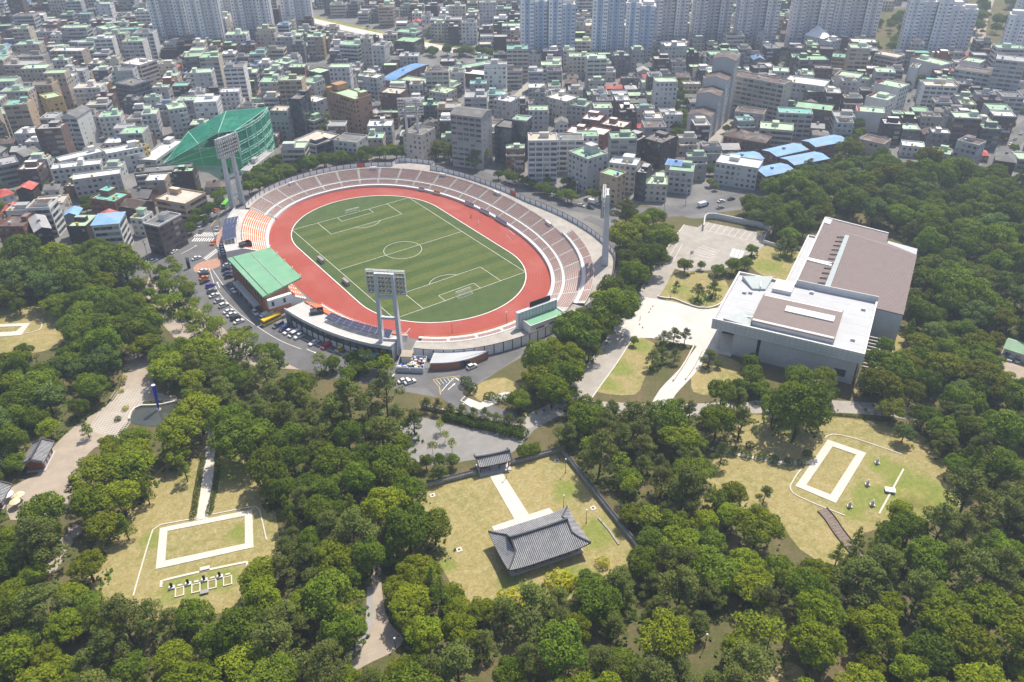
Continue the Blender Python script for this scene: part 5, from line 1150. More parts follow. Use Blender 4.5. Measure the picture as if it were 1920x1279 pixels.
KW = {'broad': 'dark green broad crowned tree', 'maple': 'bright green fine leaved tree', 'pine': 'grey green pine with layered crown', 'ginkgo': 'light green upright ginkgo', 'olive': 'olive tinged spreading tree', 'pale': 'tall pale green tree with glossy leaves', 'young': 'small yellow green tree'}
def scatter(spacing, zmid=.68):
    n = 0; xs0, xs1, ys0, ys1 = -260, 330, -330, 110
    rows = int((ys1-ys0)/(spacing*.87))
    for j in range(rows):
        for i in range(int((xs1-xs0)/spacing)):
            x = xs0+(i+.5*(j % 2))*spacing+trng.uniform(-.33, .33)*spacing; y = ys0+j*spacing*.87+trng.uniform(-.33, .33)*spacing
            if (Vector((x, y))-CAM_LOC.xy).length < 90: continue
            base = PX((x, y, 0)); mid = PX((x, y, 7.))
            if not (-90 < mid[0] < 2010 and 250 < mid[1] < 1345): continue
            if not any(inside(mid, f) for f in FOREST): continue
            for poly, wts, where in KZ:
                if inside(mid, poly): break
            k = trng.choices(list(wts), list(wts.values()))[0]; s = trng.choice((trng.uniform(.75, 1.2), trng.uniform(1.1, 1.8)))*{'ginkgo': .75, 'pine': .95}.get(k, 1.)*(1.08 if mid[1] < 620 else 1.)
            r = RD[k]*s; h = HT[k]*s; bad = False
            cx = CM.transposed() @ (Vector((x, y, h*zmid))-CAM_LOC); px = FPX*r/-cx.z*.52
            c = PX((x, y, h*zmid)); tp = PX((x, y, h*.88))
            for q in (c, (c[0]-px, c[1]), (c[0]+px, c[1]), tp, (c[0], c[1]+px*.7), base):
                for poly in CLEAR:
                    if inside(q, poly): bad = True; break
                if bad: break
            if bad: 
                continue
            if any((x-a)**2+(y-b_)**2 < (.55*(r+r2))**2 for a, b_, r2 in TREES if abs(x-a) < 11 and abs(y-b_) < 11): continue
            tree(k, x, y, s, KW[k]+' '+where, KW[k]+' '+where, name='woodland_tree' if k == 'broad' and where in ('behind the museum', 'below the left junction', 'right of the museum') else None); n += 1
    return n
# single trees first, then the woods
for (u, v, s, lb) in ((1430, 944, .62, 'lone bonsai shaped pine on the dry right lawn'), (1308, 563, .75, 'tall pine on the museum lawn left of another pine'), (1336, 556, .75, 'tall pine on the museum lawn nearest the museum wall'),
    (1327, 687, .8, 'leaning pine before the museum entrance'), (1463, 479, .85, 'left of three tall pines on the lawn behind the museum'), (1476, 476, .85, 'middle of three tall pines on the lawn behind the museum'), (1483, 482, .85, 'right of three tall pines on the lawn behind the museum'),
    (1268, 545, .4, 'small pine by the low wall of the museum plaza'), (1243, 648, .7, 'left of three pines at the lower edge of the pale plaza'), (1262, 645, .7, 'middle of three pines at the lower edge of the pale plaza'), (1283, 646, .7, 'right of three pines at the lower edge of the pale plaza'),
    (1222, 690, .7, 'pine at the right border of the strip lawn'), (1240, 680, .7, 'pine between the strip lawn and the plaza ramp'), (1264, 680, .65, 'pine beside the low wall of the plaza ramp'), (1165, 1105, .85, 'tall dark pine just right of the tiled hall'),
    (1350, 872, .8, 'large dark pine at the left edge of the right lawn'), (1120, 782, .75, 'leftmost of the pines along the park drive'), (1145, 786, .72, 'second pine along the park drive'), (1075, 782, .7, 'thin pine beside the sentry post on the park drive'), (1180, 790, .75, 'third pine along the park drive'), (1290, 792, .8, 'pine before the lower end of the plaza ramp'), (1215, 785, .72, 'fourth pine along the park drive')):
    tree_at('pine', u, v, s, lb)
for (u, v, s, lb) in ((1488, 822, 2.1, 'huge dark rounded tree above the right stone rectangle'), (1188, 648, .4, 'small round tree at the tip of the strip lawn'), (1283, 512, .8, 'broad tree left of the flagpole by the car park'), (1314, 506, .5, 'small dark tree right of the flagpole'), (1408, 480, .6, 'round tree on the lawn corner of the museum car park'),
    (1345, 518, .7, 'leafy tree in the row between car park and museum lawn, left'), (1372, 514, .75, 'leafy tree in the row between car park and museum lawn, middle'), (1395, 508, .75, 'leafy tree in the row between car park and museum lawn, right'), (1404, 694, .7, 'dark round tree against the museum wall'), (1346, 690, .35, 'small clipped tree on the dry lawn before the museum'),
    (1180, 425, 1., 'tree beside the right floodlight at the top of the belt'), (720, 690, .75, 'dark tree beside the near floodlight leg'), (40, 590, .85, 'lone tree at the edge of the far left lawn'), (492, 668, .55, 'round dark tree at the kerb left of the parked cars'), (655, 716, .7, 'dark tree above the parked cars by the lower road')):
    tree_at('broad', u, v, s, lb)
for (u, v, s, lb) in ((242, 1012, .9, 'leaning light green ginkgo on the left lawn, lowest of three'), (281, 945, .75, 'light green ginkgo on the left lawn, middle of three'), (352, 903, .85, 'light green ginkgo on the left lawn, top of three'), (510, 945, 1., 'dense conical ginkgo right of the hedged path'), (168, 822, .7, 'slim tree standing in the left plaza'), (545, 985, .85, 'light ginkgo at the right corner of the left lawn'),
    (1690, 1075, 1.05, 'large light green ginkgo below the burial mound'), (1815, 1060, .95, 'light green ginkgo right of the boardwalk wood'), (740, 1060, 1., 'bright upright tree above the winding path'), (1700, 640, .8, 'light upright tree at the verge right of the museum')):
    tree_at('ginkgo', u, v, s, lb)
for (u, v, s, lb) in ((100, 775, 1.35, 'tall pale green tree left of the plaza'), (1790, 760, 1.15, 'tall pale green tree with glossy leaves at the right'), (1690, 830, .8, 'pale leafy tree over the drive at the right')): tree_at('pale', u, v, s, lb)
for (u, v, s) in ((1046, 1102, 2.9), (1066, 1098, 2.0), (962, 1140, 3.2), (1000, 1118, 2.0), (1130, 1060, 1.5)): tree_at('gold', u, v, s, 'bright yellow leaved shrub at the lower edge of the hall yard', 'golden shrubs below the yard')
for k, (u, v) in enumerate(((1322, 842), (1347, 849), (1373, 853), (1399, 856), (1424, 861), (1449, 866), (1478, 869), (1501, 872), (1406, 839), (1513, 855))): tree_at('shrub', u, v, 1.35, 'round clipped bush beside the pale path on the right lawn', 'round bushes on the right lawn')
for k, (u, v, s) in enumerate(((248, 752), (252, 745), (236, 700), (234, 712), (231, 720), (227, 780), (222, 788), (238, 770)) and [(236, 696, .9), (234, 711, .9), (231, 722, .9), (236, 768, 1.), (222, 788, 1.), (229, 735, .8), (12, 918, 1.)]): tree_at('gold' if k % 2 else 'shrub', u, v, s, ('yellow' if k % 2 else 'green')+' flower bed shrub along the left plaza', 'plaza flower beds '+('yellow' if k % 2 else 'green'))
for (u, v, s) in ((884, 733, 2.2), (873, 722, 2.0), (918, 748, 1.6), (935, 752, 1.5), (952, 752, 1.6), (965, 750, 1.4)): tree_at('shrub', u, v, s, 'leafy bush round the small dry lawn by the near bend', 'bushes by the near bend')
for k in range(16): u = 840+k*9.2; tree_at('shrub', u, 784+k*2.4, 1.9, 'bush in the dense row below the dark stone wall', 'bushes below the stone wall')
for k in range(9): tree_at('pine', 800+k*22, 770+k*4.6, .55, 'thin pine in the row above the hall forecourt', 'pines above the forecourt')
for k, (u, v) in enumerate(((826, 812), (835, 830), (848, 848), (812, 852))): tree_at('young', u, v, (.85, .8, .9, .8)[k], ('small bright tree standing alone on the forecourt, far one', 'small yellow green tree standing on the forecourt, middle one', 'small bright tree standing on the forecourt, near one', 'small bright tree at the left of the forecourt')[k])
for (u, v) in ((800, 880), (825, 878), (850, 876), (775, 888), (980, 862), (1000, 855)): tree_at('broad', u, v, .55, 'low dark tree outside the yard wall beside the gatehouse', 'trees beside the gatehouse')
STRIP = [[(284, 520), (330, 508), (352, 550), (392, 596), (450, 634), (520, 672), (565, 692), (475, 684), (400, 652), (330, 628), (295, 590), (276, 545)], [(600, 690), (690, 690), (770, 700), (700, 716), (600, 706)]]
sx = [G2(*q) for q in STRIP[0]]; n = 0
for k in range(900):
    u, v = trng.uniform(285, 780), trng.uniform(500, 720)
    if not any(inside((u, v), q) for q in STRIP): continue
    p = G(u, v)
    if any((p.x-a)**2+(p.y-b_)**2 < (4.3)**2 for a, b_, r2 in TREES if abs(p.x-a) < 6 and abs(p.y-b_) < 6): continue
    tree('young', p.x, p.y, trng.uniform(1.15, 1.75), 'small yellow green tree in the planted strip beside the parking', 'trees of the parking strip') if trng.random() < .8 else tree('broad', p.x, p.y, trng.uniform(.55, .75), 'dark small tree in the planted strip beside the parking', 'dark trees of the parking strip'); n += 1
for (u, v, s, lb) in ((1400, 1215, 2.2, 'bright yellow green tree in the bottom pines'), (1436, 1225, 2.0, 'bright yellow green tree right of another in the bottom pines'), (1160, 900, 1.6, 'bright bush crowded against the right yard wall, upper'), (1180, 940, 1.5, 'bright bush crowded against the right yard wall, middle'), (1215, 1000, 1.6, 'bright bush crowded against the right yard wall, lower'), (1105, 860, 1.5, 'bright bush at the far end of the right yard wall'), (650, 1180, 1.6, 'bright leafy tree left of the winding path'), (668, 1150, 1.4, 'small bright tree left of the winding path')): tree_at('young', u, v, s, lb)
ntrees = scatter(6.4)
print('forest trees', ntrees, 'kinds', {k: sum(1 for o in D.objects if o.name.split('.')[0] == v[0]) for k, v in KN.items()})
# undergrowth: brush that nobody could count
bm = MB(); urng = random.Random(9); V, F, A = [], [], []
for x, y, r in TREES:
    for _ in range(45):
        a = urng.uniform(0, 6.28); d = urng.uniform(.2, 1.25)*r; px_, py_ = x+math.cos(a)*d, y+math.sin(a)*d
        if r < 2.6: continue
        k = urng.uniform(.35, .9); n = Vector((urng.gauss(0, .5), urng.gauss(0, .5), 1)).normalized(); t = n.cross(Vector((urng.gauss(0, 1), urng.gauss(0, 1), .1))).normalized(); q = n.cross(t); c = Vector((px_, py_, urng.uniform(.15, .7)))
        if any(inside(PX(c), poly) for poly in CLEAR): continue
        i = len(V); V += [tuple(c-t*k), tuple(c+q*k*.7), tuple(c+t*k), tuple(c-q*k*.7)]; F.append((i, i+1, i+2, i+3)); A.append(urng.random())
me = D.meshes.new('undergrowth'); me.from_pydata(V, [], F); me.materials.append(LM['hedge']); at = me.attributes.new('leaf', 'FLOAT', 'FACE'); at.data.foreach_set('value', A)
struct(put('undergrowth', me), 'stuff', 'low brush under the park trees')
# clipped hedges
def hedge(pts, wd, h, label):
    L = smooth_line(GP(pts), .9); lob = []; rng = random.Random(len(label)); o = L[0]
    for p in L:
        for s in (-1, 1): lob.append((p[0]-o[0]+rng.uniform(-.2, .2)+s*wd*.2, p[1]-o[1]+rng.uniform(-.2, .2), h*.55, .75, .75, h*.5))
    me = leaves(lob, 20, .26, rng, .5, (.8, 1.05), LM['hedge']); t = thing('hedge', label, 'hedge', (o[0], o[1], 0)); put('foliage', me, t)
    b = MB()
    for p in L[::2]: b.tube((p[0]-o[0], p[1]-o[1], 0), (p[0]-o[0], p[1]-o[1], h*.6), .05, .03, 5)
    b.obj('stem', M['bark'], t)
hedge([(381, 860), (376, 890), (370, 925), (362, 972)], 1.6, 1.1, 'dark clipped hedge left of the pale path on the left lawn'); hedge([(408, 884), (404, 915), (398, 940), (393, 964)], 1.6, 1.1, 'dark clipped hedge right of the pale path on the left lawn'); hedge([(409, 852), (408, 874)], 1.4, 1., 'short clipped hedge at the top of the pale path')
hedge([(272, 757), (302, 755)], 1.2, .9, 'small clipped hedge beside the blue column')
hedge([(1555, 778), (1600, 782), (1660, 790)], 1.2, .9, 'low hedge between the right lawn and the drive')
# ------------------------------------------------------------------ town
WC = {'white': (.6, .59, .57), 'cream': (.52, .475, .4), 'beige': (.46, .395, .315), 'tan': (.45, .33, .22), 'grey': (.34, .335, .325), 'lgrey': (.46, .455, .445), 'dgrey': (.17, .17, .175), 'brown': (.15, .095, .075),
      'dbrown': (.075, .055, .048), 'brick': (.25, .12, .08), 'orange': (.4, .22, .12), 'yellow': (.62, .43, .15), 'glassd': (.035, .04, .048), 'pink': (.5, .42, .4), 'blue': (.25, .33, .48)}
RC = {'green': (.27, .45, .28), 'lgreen': (.4, .55, .36), 'white': (.68, .68, .66), 'grey': (.36, .355, .35), 'dgrey': (.15, .145, .14), 'brown': (.11, .075, .065), 'red': (.42, .08, .06), 'blue': (.12, .25, .46), 'lblue': (.2, .36, .6), 'teal': (.16, .4, .33), 'bright': (.25, .6, .08), 'beige': (.5, .45, .37)}
WINM = [M['glass'], pm('window_frame', (.5, .5, .5), .6, .1, .6), pm('blind', (.3, .29, .27), .6, .2, .5)]
FH = 3.05
def win_grid(b, o, dx, nrm, L, floors, n, ww, wh, rng, z0=1.1, skip=.08, mix=.15, base=0):
    for f in range(base, floors):
        for k in range(n):
            if rng.random() < skip: continue
            c = o+dx*(L*(k+.5)/n); z = f*FH+z0; a = c-dx*ww/2+nrm*.05; e = c+dx*ww/2+nrm*.05; m = 2 if rng.random() < mix else 0
            b.face([(a.x, a.y, z), (e.x, e.y, z), (e.x, e.y, z+wh), (a.x, a.y, z+wh)], m)
def bld_parts(w, d, floors, style, rng, roofstyle='flat', rf=.65):
    """meshes of a building whose front left bottom corner is the origin; front along x, depth along y"""
    h = floors*FH+.9; P = []; X, Y = Vector((1, 0, 0)), Vector((0, 1, 0)); O = Vector((0, 0, 0))
    wb = MB(); top = h-.75 if roofstyle == 'flat' else h
    wb.box(0, 0, 0, w, d, top); 
    if style == 'stepped' and floors > 2: wb = MB(); wb.box(0, 0, 0, w, d, top-FH); wb.box(0, d*.35, top-FH, w, d, top)
    P.append(('wall', wb, 'wall', 'W'))
    win = MB(); trim = MB()
    fr, rt, lf = (O, X, -Y), (Vector((w, 0, 0)), Y, X), (O, Y, -X); bk = (Vector((0, d, 0)), X, Y)
    if style in ('block', 'stepped'):
        nf = max(2, round(w/3.1)); nd = max(1, round(d/3.6))
        for (o, dx, nr), L, n in ((fr, w, nf), (rt, d, nd), (lf, d, nd), (bk, w, nf)): win_grid(win, o, dx, nr, L, floors, n, rng.uniform(1.3, 1.8), 1.45, rng, base=0, skip=.18, mix=.3)
        if rng.random() < .6:
            for f in range(1, floors):
                if rng.random() < .75: x0 = rng.choice((0.4, w*.5)); trim.box(x0, -1.1, f*FH-.1, x0+w*.42, -.02, f*FH+.95)
    elif style == 'slab':
        nf = max(2, round(w/4.2))
        for f in range(floors):
            for k in range(nf):
                x0 = w*k/nf+.35; x1 = w*(k+1)/nf-.35; z = f*FH
                win.face([(x0, -.04, z+1.15), (x1, -.04, z+1.15), (x1, -.04, z+2.7), (x0, -.04, z+2.7)], 0 if rng.random() < .75 else 2)
                win.face([(x0, d+.04, z+1.15), (x1, d+.04, z+1.15), (x1, d+.04, z+2.5), (x0, d+.04, z+2.5)], 0)
            trim.box(.2, -.5, f*FH-.12, w-.2, -.05, f*FH+.12)
        win_grid(win, rt[0], rt[1], rt[2], d, floors, 2, .9, 1.1, rng, skip=.3); win_grid(win, lf[0], lf[1], lf[2], d, floors, 2, .9, 1.1, rng, skip=.3)
    elif style == 'band':
        for f in range(floors):
            z = f*FH+.9
            for (o, dx, nr), L in ((fr, w), (rt, d), (lf, d), (bk, w)):
                a = o+dx*.5+nr*.05; e = o+dx*(L-.5)+nr*.05; n = max(1, int(L/3))
                for k in range(n):
                    p = a+(e-a)*(k/n)+dx*.08; q = a+(e-a)*((k+1)/n)-dx*.08; win.face([(p.x, p.y, z), (q.x, q.y, z), (q.x, q.y, z+1.6), (p.x, p.y, z+1.6)], 0 if rng.random() < .85 else 2)
    elif style == 'end':
        n = max(3, int(d/3)); win_grid(win, rt[0], rt[1], rt[2], d, floors, n, 1.6, 1.4, rng, skip=.05); win_grid(win, lf[0], lf[1], lf[2], d, floors, n, 1.6, 1.4, rng, skip=.05)
    elif style == 'glass':
        for (o, dx, nr), L in ((fr, w), (rt, d), (lf, d), (bk, w)):
            n = max(1, int(L/1.8))
            for f in range(floors):
                for k in range(n):
                    p = o+dx*(L*k/n+.05)+nr*.05; q = o+dx*(L*(k+1)/n-.05)+nr*.05; win.face([(p.x, p.y, f*FH+.25), (q.x, q.y, f*FH+.25), (q.x, q.y, f*FH+FH-.1), (p.x, p.y, f*FH+FH-.1)], 0)
    elif style == 'tower':
        nf = max(4, round(w/3.)); nd = max(3, round(d/3.))
        for (o, dx, nr), L, n in ((fr, w, nf), (rt, d, nd), (lf, d, nd), (bk, w, nf)): win_grid(win, o, dx, nr, L, floors, n, 1.35, 1.25, rng, skip=.02, mix=.08)
    if win.f: P.append(('window', win, 'win', None))
    if trim.f: P.append(('balcony', trim, 'wall', 'T'))
    if roofstyle == 'flat':
        t = .3; pb = MB(); z0, z1 = top-.02, h
        y0 = d*.35 if style == 'stepped' and floors > 2 else 0
        for a in ((0, y0, w, y0+t), (0, d-t, w, d), (0, y0+t, t, d-t), (w-t, y0+t, w, d-t)): pb.box(a[0], a[1], z0, a[2], a[3], z1)
        if y0: 
            for a in ((0, 0, w, t), (0, t, t, y0), (w-t, t, w, y0)): pb.box(a[0], a[1], z0-FH, a[2], a[3], z0-FH+.8)
        P.append(('parapet', pb, 'wall', 'T'))
        rb = MB(); rb.box(t, y0+t, top-.1, w-t, d-t, top+.06)
        if y0: rb.box(t, t, top-FH-.1, w-t, y0, top-FH+.06)
        P.append(('roof', rb, 'roofc', 'R'))
        if rng.random() < .75:
            sw, sd = min(w*.6, rng.uniform(2.4, 7)), min(d*.55, rng.uniform(2.4, 5.5)); x = rng.uniform(.6, max(.7, w-sw-.6)); y = rng.uniform(max(y0+.6, d*.4), max(y0+.7, d-sd-.5)); hh = rng.uniform(1.9, 3.2)
            sb_ = MB(); sb_.box(x, y, top, x+sw, y+sd, top+hh, 0); sb_.box(x-.15, y-.15, top+hh, x+sw+.15, y+sd+.15, top+hh+.18, 0); P.append(('stairhead', sb_, 'wall', 'T'))
            cb = MB(); cb.box(x, y, top+hh+.19, x+sw, y+sd, top+hh+.26); P.append(('stairhead_roof', cb, 'roofc', 'R'))
        if rng.random() < .55:
            tb = MB(); x, y = rng.uniform(1, max(1.1, w-1.5)), rng.uniform(y0+1, max(y0+1.1, d*.45)); tb.tube((x, y, top+.3), (x, y, top+1.6), .65, .65, 8); P.append(('water_tank', tb, rng.choice(('tanky', 'tankb', 'steel')), None))
        if rng.random() < .7:
            ab = MB()
            for _ in range(rng.randint(1, 4)): x, y = rng.uniform(.6, max(.7, w-1.4)), rng.uniform(y0+.5, max(y0+.6, d-1.3)); ab.box(x, y, top+.05, x+rng.uniform(.7, 1.4), y+.6, top+rng.uniform(.6, 1.1))
            P.append(('rooftop_unit', ab, 'lite', None))
    else:
        rb = MB(); e = .5; zr = h+min(w, d)*.5*rf*.75
        if roofstyle == 'gable':
            if w >= d:
                for s in ((-e, -e), (d+e, 0)): pass
                y2 = d/2; rb.face([(-e, -e, h-.1), (w+e, -e, h-.1), (w+e, y2, zr), (-e, y2, zr)]); rb.face([(-e, y2, zr), (w+e, y2, zr), (w+e, d+e, h-.1), (-e, d+e, h-.1)])
                wb.face([(0, 0, h), (0, d, h), (0, y2, zr-.15)]); wb.face([(w, 0, h), (w, d, h), (w, y2, zr-.15)])
            else:
                x2 = w/2; rb.face([(-e, -e, h-.1), (x2, -e, zr), (x2, d+e, zr), (-e, d+e, h-.1)]); rb.face([(x2, -e, zr), (w+e, -e, h-.1), (w+e, d+e, h-.1), (x2, d+e, zr)])
                wb.face([(0, 0, h), (w, 0, h), (x2, 0, zr-.15)]); wb.face([(0, d, h), (w, d, h), (x2, d, zr-.15)])
        elif roofstyle == 'vault':
            n = 8
            for k in range(n):
                a, c = math.pi*k/n, math.pi*(k+1)/n; f = lambda t: ((1-math.cos(t))*(d+2*e)/2-e, h-.1+math.sin(t)*min(d*.1, 2.2)); (ya, za), (yc, zc) = f(a), f(c); rb.face([(-e, ya, za), (w+e, ya, za), (w+e, yc, zc), (-e, yc, zc)])
            for x in (0, w): wb.face([(x, (1-math.cos(math.pi*k/n))*d/2, h-.12+math.sin(math.pi*k/n)*min(d*.1, 2.2)) for k in range(n+1)])
        else:
            m_ = min(w, d)/2
            if w >= d: r0, r1 = (m_, d/2, zr), (w-m_, d/2, zr)
            else: r0, r1 = (w/2, m_, zr), (w/2, d-m_, zr)
            c = [(-e, -e, h-.1), (w+e, -e, h-.1), (w+e, d+e, h-.1), (-e, d+e, h-.1)]
            if w >= d: rb.face([c[0], c[1], r1, r0]); rb.face([c[1], c[2], r1]); rb.face([c[2], c[3], r0, r1]); rb.face([c[3], c[0], r0])
            else: rb.face([c[0], c[1], r0]); rb.face([c[1], c[2], r1, r0]); rb.face([c[2], c[3], r1]); rb.face([c[3], c[0], r0, r1])
        P.append(('roof', rb, 'roofc', 'R'))
        if roofstyle == 'vault' or rng.random() < .4: kb = MB(); kb.box(w*.4, d*.42, zr-.8 if roofstyle != 'vault' else h+.6, w*.4+1.4, d*.42+1.4, (zr+.9) if roofstyle != 'vault' else h+min(d*.1, 2.2)+.6); P.append(('chimney', kb, 'roofc', 'R'))
    MM = {'wall': [M['wall']], 'roofc': [M['roofc']], 'win': WINM, 'tanky': [TANK[0]], 'tankb': [TANK[1]], 'steel': [M['steel']], 'lite': [M['conc_l']]}
    return [(n, b_.mesh(n, MM[m]), key) for n, b_, m, key in P]
TANK = [pm('yellow_tank', (.6, .42, .06), .5, .1, .5), pm('blue_tank', (.06, .16, .45), .5, .1, .5)]
def add_bld(parts, root, wall, roof, trim=None):
    for n, me, key in parts:
        o = put(n, me, root)
        if key: o.color = rgb({'W': wall, 'R': roof, 'T': trim or wall}[key])
        if n in ('window', 'rooftop_unit', 'balcony'): o['kind'] = 'stuff'
FOOT = []     # occupied footprints (centre, half diagonal frame)
def foot(c, ux, w, d): FOOT.append((c, ux, w/2, d/2))
def hits(c, ux, w, d, gap=1.2):
    for (c2, u2, w2, d2) in FOOT:
        dl = c2-c
        if dl.length > w/2+w2+d/2+d2+gap: continue
        sep = False
        for ax in (ux, Vector((-ux.y, ux.x)), u2, Vector((-u2.y, u2.x))):
            r = abs(ux.dot(ax))*w/2+abs(Vector((-ux.y, ux.x)).dot(ax))*d/2+abs(u2.dot(ax))*w2+abs(Vector((-u2.y, u2.x)).dot(ax))*d2+gap
            if abs(dl.dot(ax)) > r: sep = True; break
        if not sep: return True
    return False
crng = random.Random(21)
def vary(c, a=.06): k = 1+crng.uniform(-a, a); return tuple(min(.8, x*k*(1+crng.uniform(-.02, .02))) for x in c)
def B(u0, v0, u1, v1, floors, depth, wall, roof, style, label, rs='flat', name='building', trim=None, cat='building', rf=.65):
    h = floors*FH+.9; a, c = G(u0, v0, h), G(u1, v1, h); dv = (c-a).xy; w = dv.length; ux = dv.normalized(); uy = Vector((-ux.y, ux.x))
    t = thing(name, label, cat, (a.x, a.y, 0), math.atan2(ux.y, ux.x)); add_bld(bld_parts(w, depth, floors, style, crng, rs, rf), t, vary(WC[wall]), vary(RC[roof]), WC[trim] if trim else None)
    foot(a.xy+ux*w/2+uy*depth/2, ux, w, depth); return t
# left quarter
B(5, 122, 65, 122, 6, 16, 'beige', 'grey', 'slab', 'beige six storey slab block at the left edge with white rooftop', name='apartment_block')
B(5, 198, 50, 195, 8, 14, 'tan', 'teal', 'slab', 'tall tan apartment block at the left edge with dark green roof', name='apartment_block')
B(-50, 205, -8, 200, 8, 14, 'beige', 'grey', 'slab', 'tall beige apartment block cut by the left frame edge', name='apartment_block')
B(73, 222, 102, 221, 7, 12, 'lgrey', 'grey', 'slab', 'grey apartment block right of the tall tan one', name='apartment_block')
B(114, 220, 143, 220, 7, 18, 'white', 'dgrey', 'slab', 'white sided apartment block with dark gabled roof at the left', 'gable', 'apartment_block')
B(86, 185, 116, 179, 6, 14, 'yellow', 'lgreen', 'block', 'yellow orange block with light green roof at the left')
B(225, 118, 262, 122, 6, 18, 'cream', 'white', 'band', 'cream office block with tall roof tank at the left')
B(96, 95, 152, 95, 5, 12, 'beige', 'white', 'slab', 'long beige block with white dormers at the upper left', name='apartment_block')
B(215, 155, 247, 160, 6, 16, 'grey', 'dgrey', 'glass', 'grey block with a glass stair tower at the left')
B(264, 215, 292, 213, 5, 12, 'lgrey', 'lgreen', 'block', 'pale grey block with stepped light green roof left of the net, left one', trim='white')
B(316, 205, 350, 200, 6, 13, 'lgrey', 'lgreen', 'block', 'pale grey block with light green roof left of the net, middle one', trim='white')
B(362, 192, 405, 190, 6, 15, 'white', 'white', 'block', 'white block with white stepped roof just behind the green net')
B(184, 220, 224, 217, 5, 12, 'white', 'green', 'block', 'white block with green roof and long eave at the left')
B(345, 107, 378, 105, 7, 15, 'dgrey', 'green', 'band', 'dark banded office block with green roof at the upper left', trim='lgrey')
B(195, 55, 225, 50, 5, 18, 'white', 'lgreen', 'block', 'white block with light green roof at the upper left')
B(142, 20, 210, 15, 4, 16, 'dgrey', 'dgrey', 'band', 'long dark flat block at the upper left'); B(45, 30, 80, 28, 5, 14, 'white', 'white', 'slab', 'white block at the top left near the tower rows')
B(112, 302, 195, 283, 3, 9, 'white', 'white', 'block', 'long white house row with white roof at the left, rear one'); B(95, 317, 187, 307, 3, 9, 'white', 'white', 'block', 'long white house row with white roof at the left, front one')
B(199, 288, 268, 275, 4, 10, 'white', 'white', 'block', 'white block with a yellow end beside the net building'); B(268.6, 274.5, 278, 270, 4, 9.5, 'yellow', 'white', 'block', 'narrow pale yellow end block beside the net building')
B(135, 337, 225, 325, 4, 9, 'lgrey', 'white', 'block', 'white flat roofed block above the green roofed brick house')
t = B(251, 325, 357, 316, 3, 10, 'dgrey', 'dgrey', 'block', 'dark grey block with white balcony bands before the net'); 
for f in range(1, 4):
    for k in range(4): b = MB(); b.box(.8+k*8.3, -1.2, f*FH-1.2, 7+k*8.3, -.03, f*FH-.2); b.obj('balcony', M['conc_l'], t)
B(-10, 312, 35, 303, 4, 14, 'grey', 'grey', 'band', 'grey block with ledges at the left edge above the wood'); B(45, 294, 75, 283, 3, 10, 'dgrey', 'dgrey', 'block', 'grey gabled house behind the ledged block', 'gable', 'house')
B(-8, 424, 42, 424, 4, 13, 'brick', 'brown', 'block', 'brick block with orange side wall at the left edge by the wood'); B(65, 435, 95, 428, 4, 18, 'dbrown', 'grey', 'block', 'dark brick block with grey sloping roof above the wood', 'gable')
B(124, 424, 160, 424, 4, 15, 'dbrown', 'lgreen', 'block', 'dark brick block with light green terraces beside the blue roofed one'); B(171, 422, 222, 418, 5, 13, 'white', 'lblue', 'band', 'white five storey block with a blue roof at the left junction', 'hip', rf=.25)
B(268, 418, 296, 424, 5, 15, 'brown', 'dgrey', 'band', 'brown brick block with white window bands at the junction', trim='white'); B(291, 372, 346, 382, 3, 16, 'tan', 'beige', 'band', 'tan block with a mottled flat roof above the junction trees')
B(167, 371, 214, 378, 3, 12, 'brick', 'teal', 'block', 'brick house with deep green roof and stairhead behind the steeple'); B(235, 370, 277, 372, 2, 11, 'brown', 'dgrey', 'block', 'brown house with dark grey gabled roof beside the steeple', 'gable', 'house')
B(120, 349, 152, 348, 2, 10, 'brick', 'lgreen', 'block', 'brick house with light green roof and an orange end wall', name='house'); B(243, 408, 266, 410, 3, 9, 'white', 'green', 'block', 'white house with bright green roof behind the brown brick block'); B(226, 386, 262, 392, 2, 10, 'brown', 'brown', 'block', 'house with brown tiled roof right of the steeple', 'gable', 'house')
B(0, 400, 32, 397, 2, 10, 'brown', 'red', 'block', 'low house with brown red roof at the left edge', 'gable', 'house'); B(60, 385, 118, 380, 2, 12, 'beige', 'beige', 'block', 'low house with cluttered pale roof above the dark brick block', name='house'); B(0, 370, 26, 362, 2, 10, 'white', 'red', 'block', 'white house with faded red hip roof at the left edge', 'hip', 'house')
B(119, 405, 145, 403, 4, 8, 'grey', 'lblue', 'block', 'grey block with a blue tented roof beside the steeple', 'gable')
# behind and around the stadium
B(574, 132, 600, 137, 4, 13, 'brown', 'lgreen', 'block', 'brown block with light green roof at the hotel street corner'); B(560, 152, 588, 156, 4, 13, 'white', 'green', 'block', 'white block with green roof left of the hotel street'); B(568, 186, 592, 191, 4, 11, 'lgrey', 'white', 'block', 'pale block with white roof opposite the hotel'); B(566, 222, 588, 227, 3, 10, 'cream', 'green', 'band', 'cream block with green roof opposite the hotel')
t = B(612, 169, 665, 186, 8, 13, 'orange', 'lgreen', 'block', 'orange brown hotel block with light green roof behind the stadium', name='hotel')
b = MB(); b.box(0, 4, 8*FH+.9, 7, 12.5, 8*FH+4.5); b.box(-.2, -.3, 0, 3, 4, 8*FH+3); b.obj('stair_tower', M['wall'], t, color=WC['orange'])
B(625, 262, 668, 267, 4, 14, 'lgrey', 'dgrey', 'block', 'pale concrete office wing with a dark roof well behind the stadium wall'); B(550, 263, 592, 272, 3, 22, 'lgrey', 'beige', 'band', 'pale concrete office wing with roof garden behind the stadium wall')
B(594, 272, 624, 262, 3, 9, 'dgrey', 'beige', 'glass', 'blue glass link between the two pale office wings')
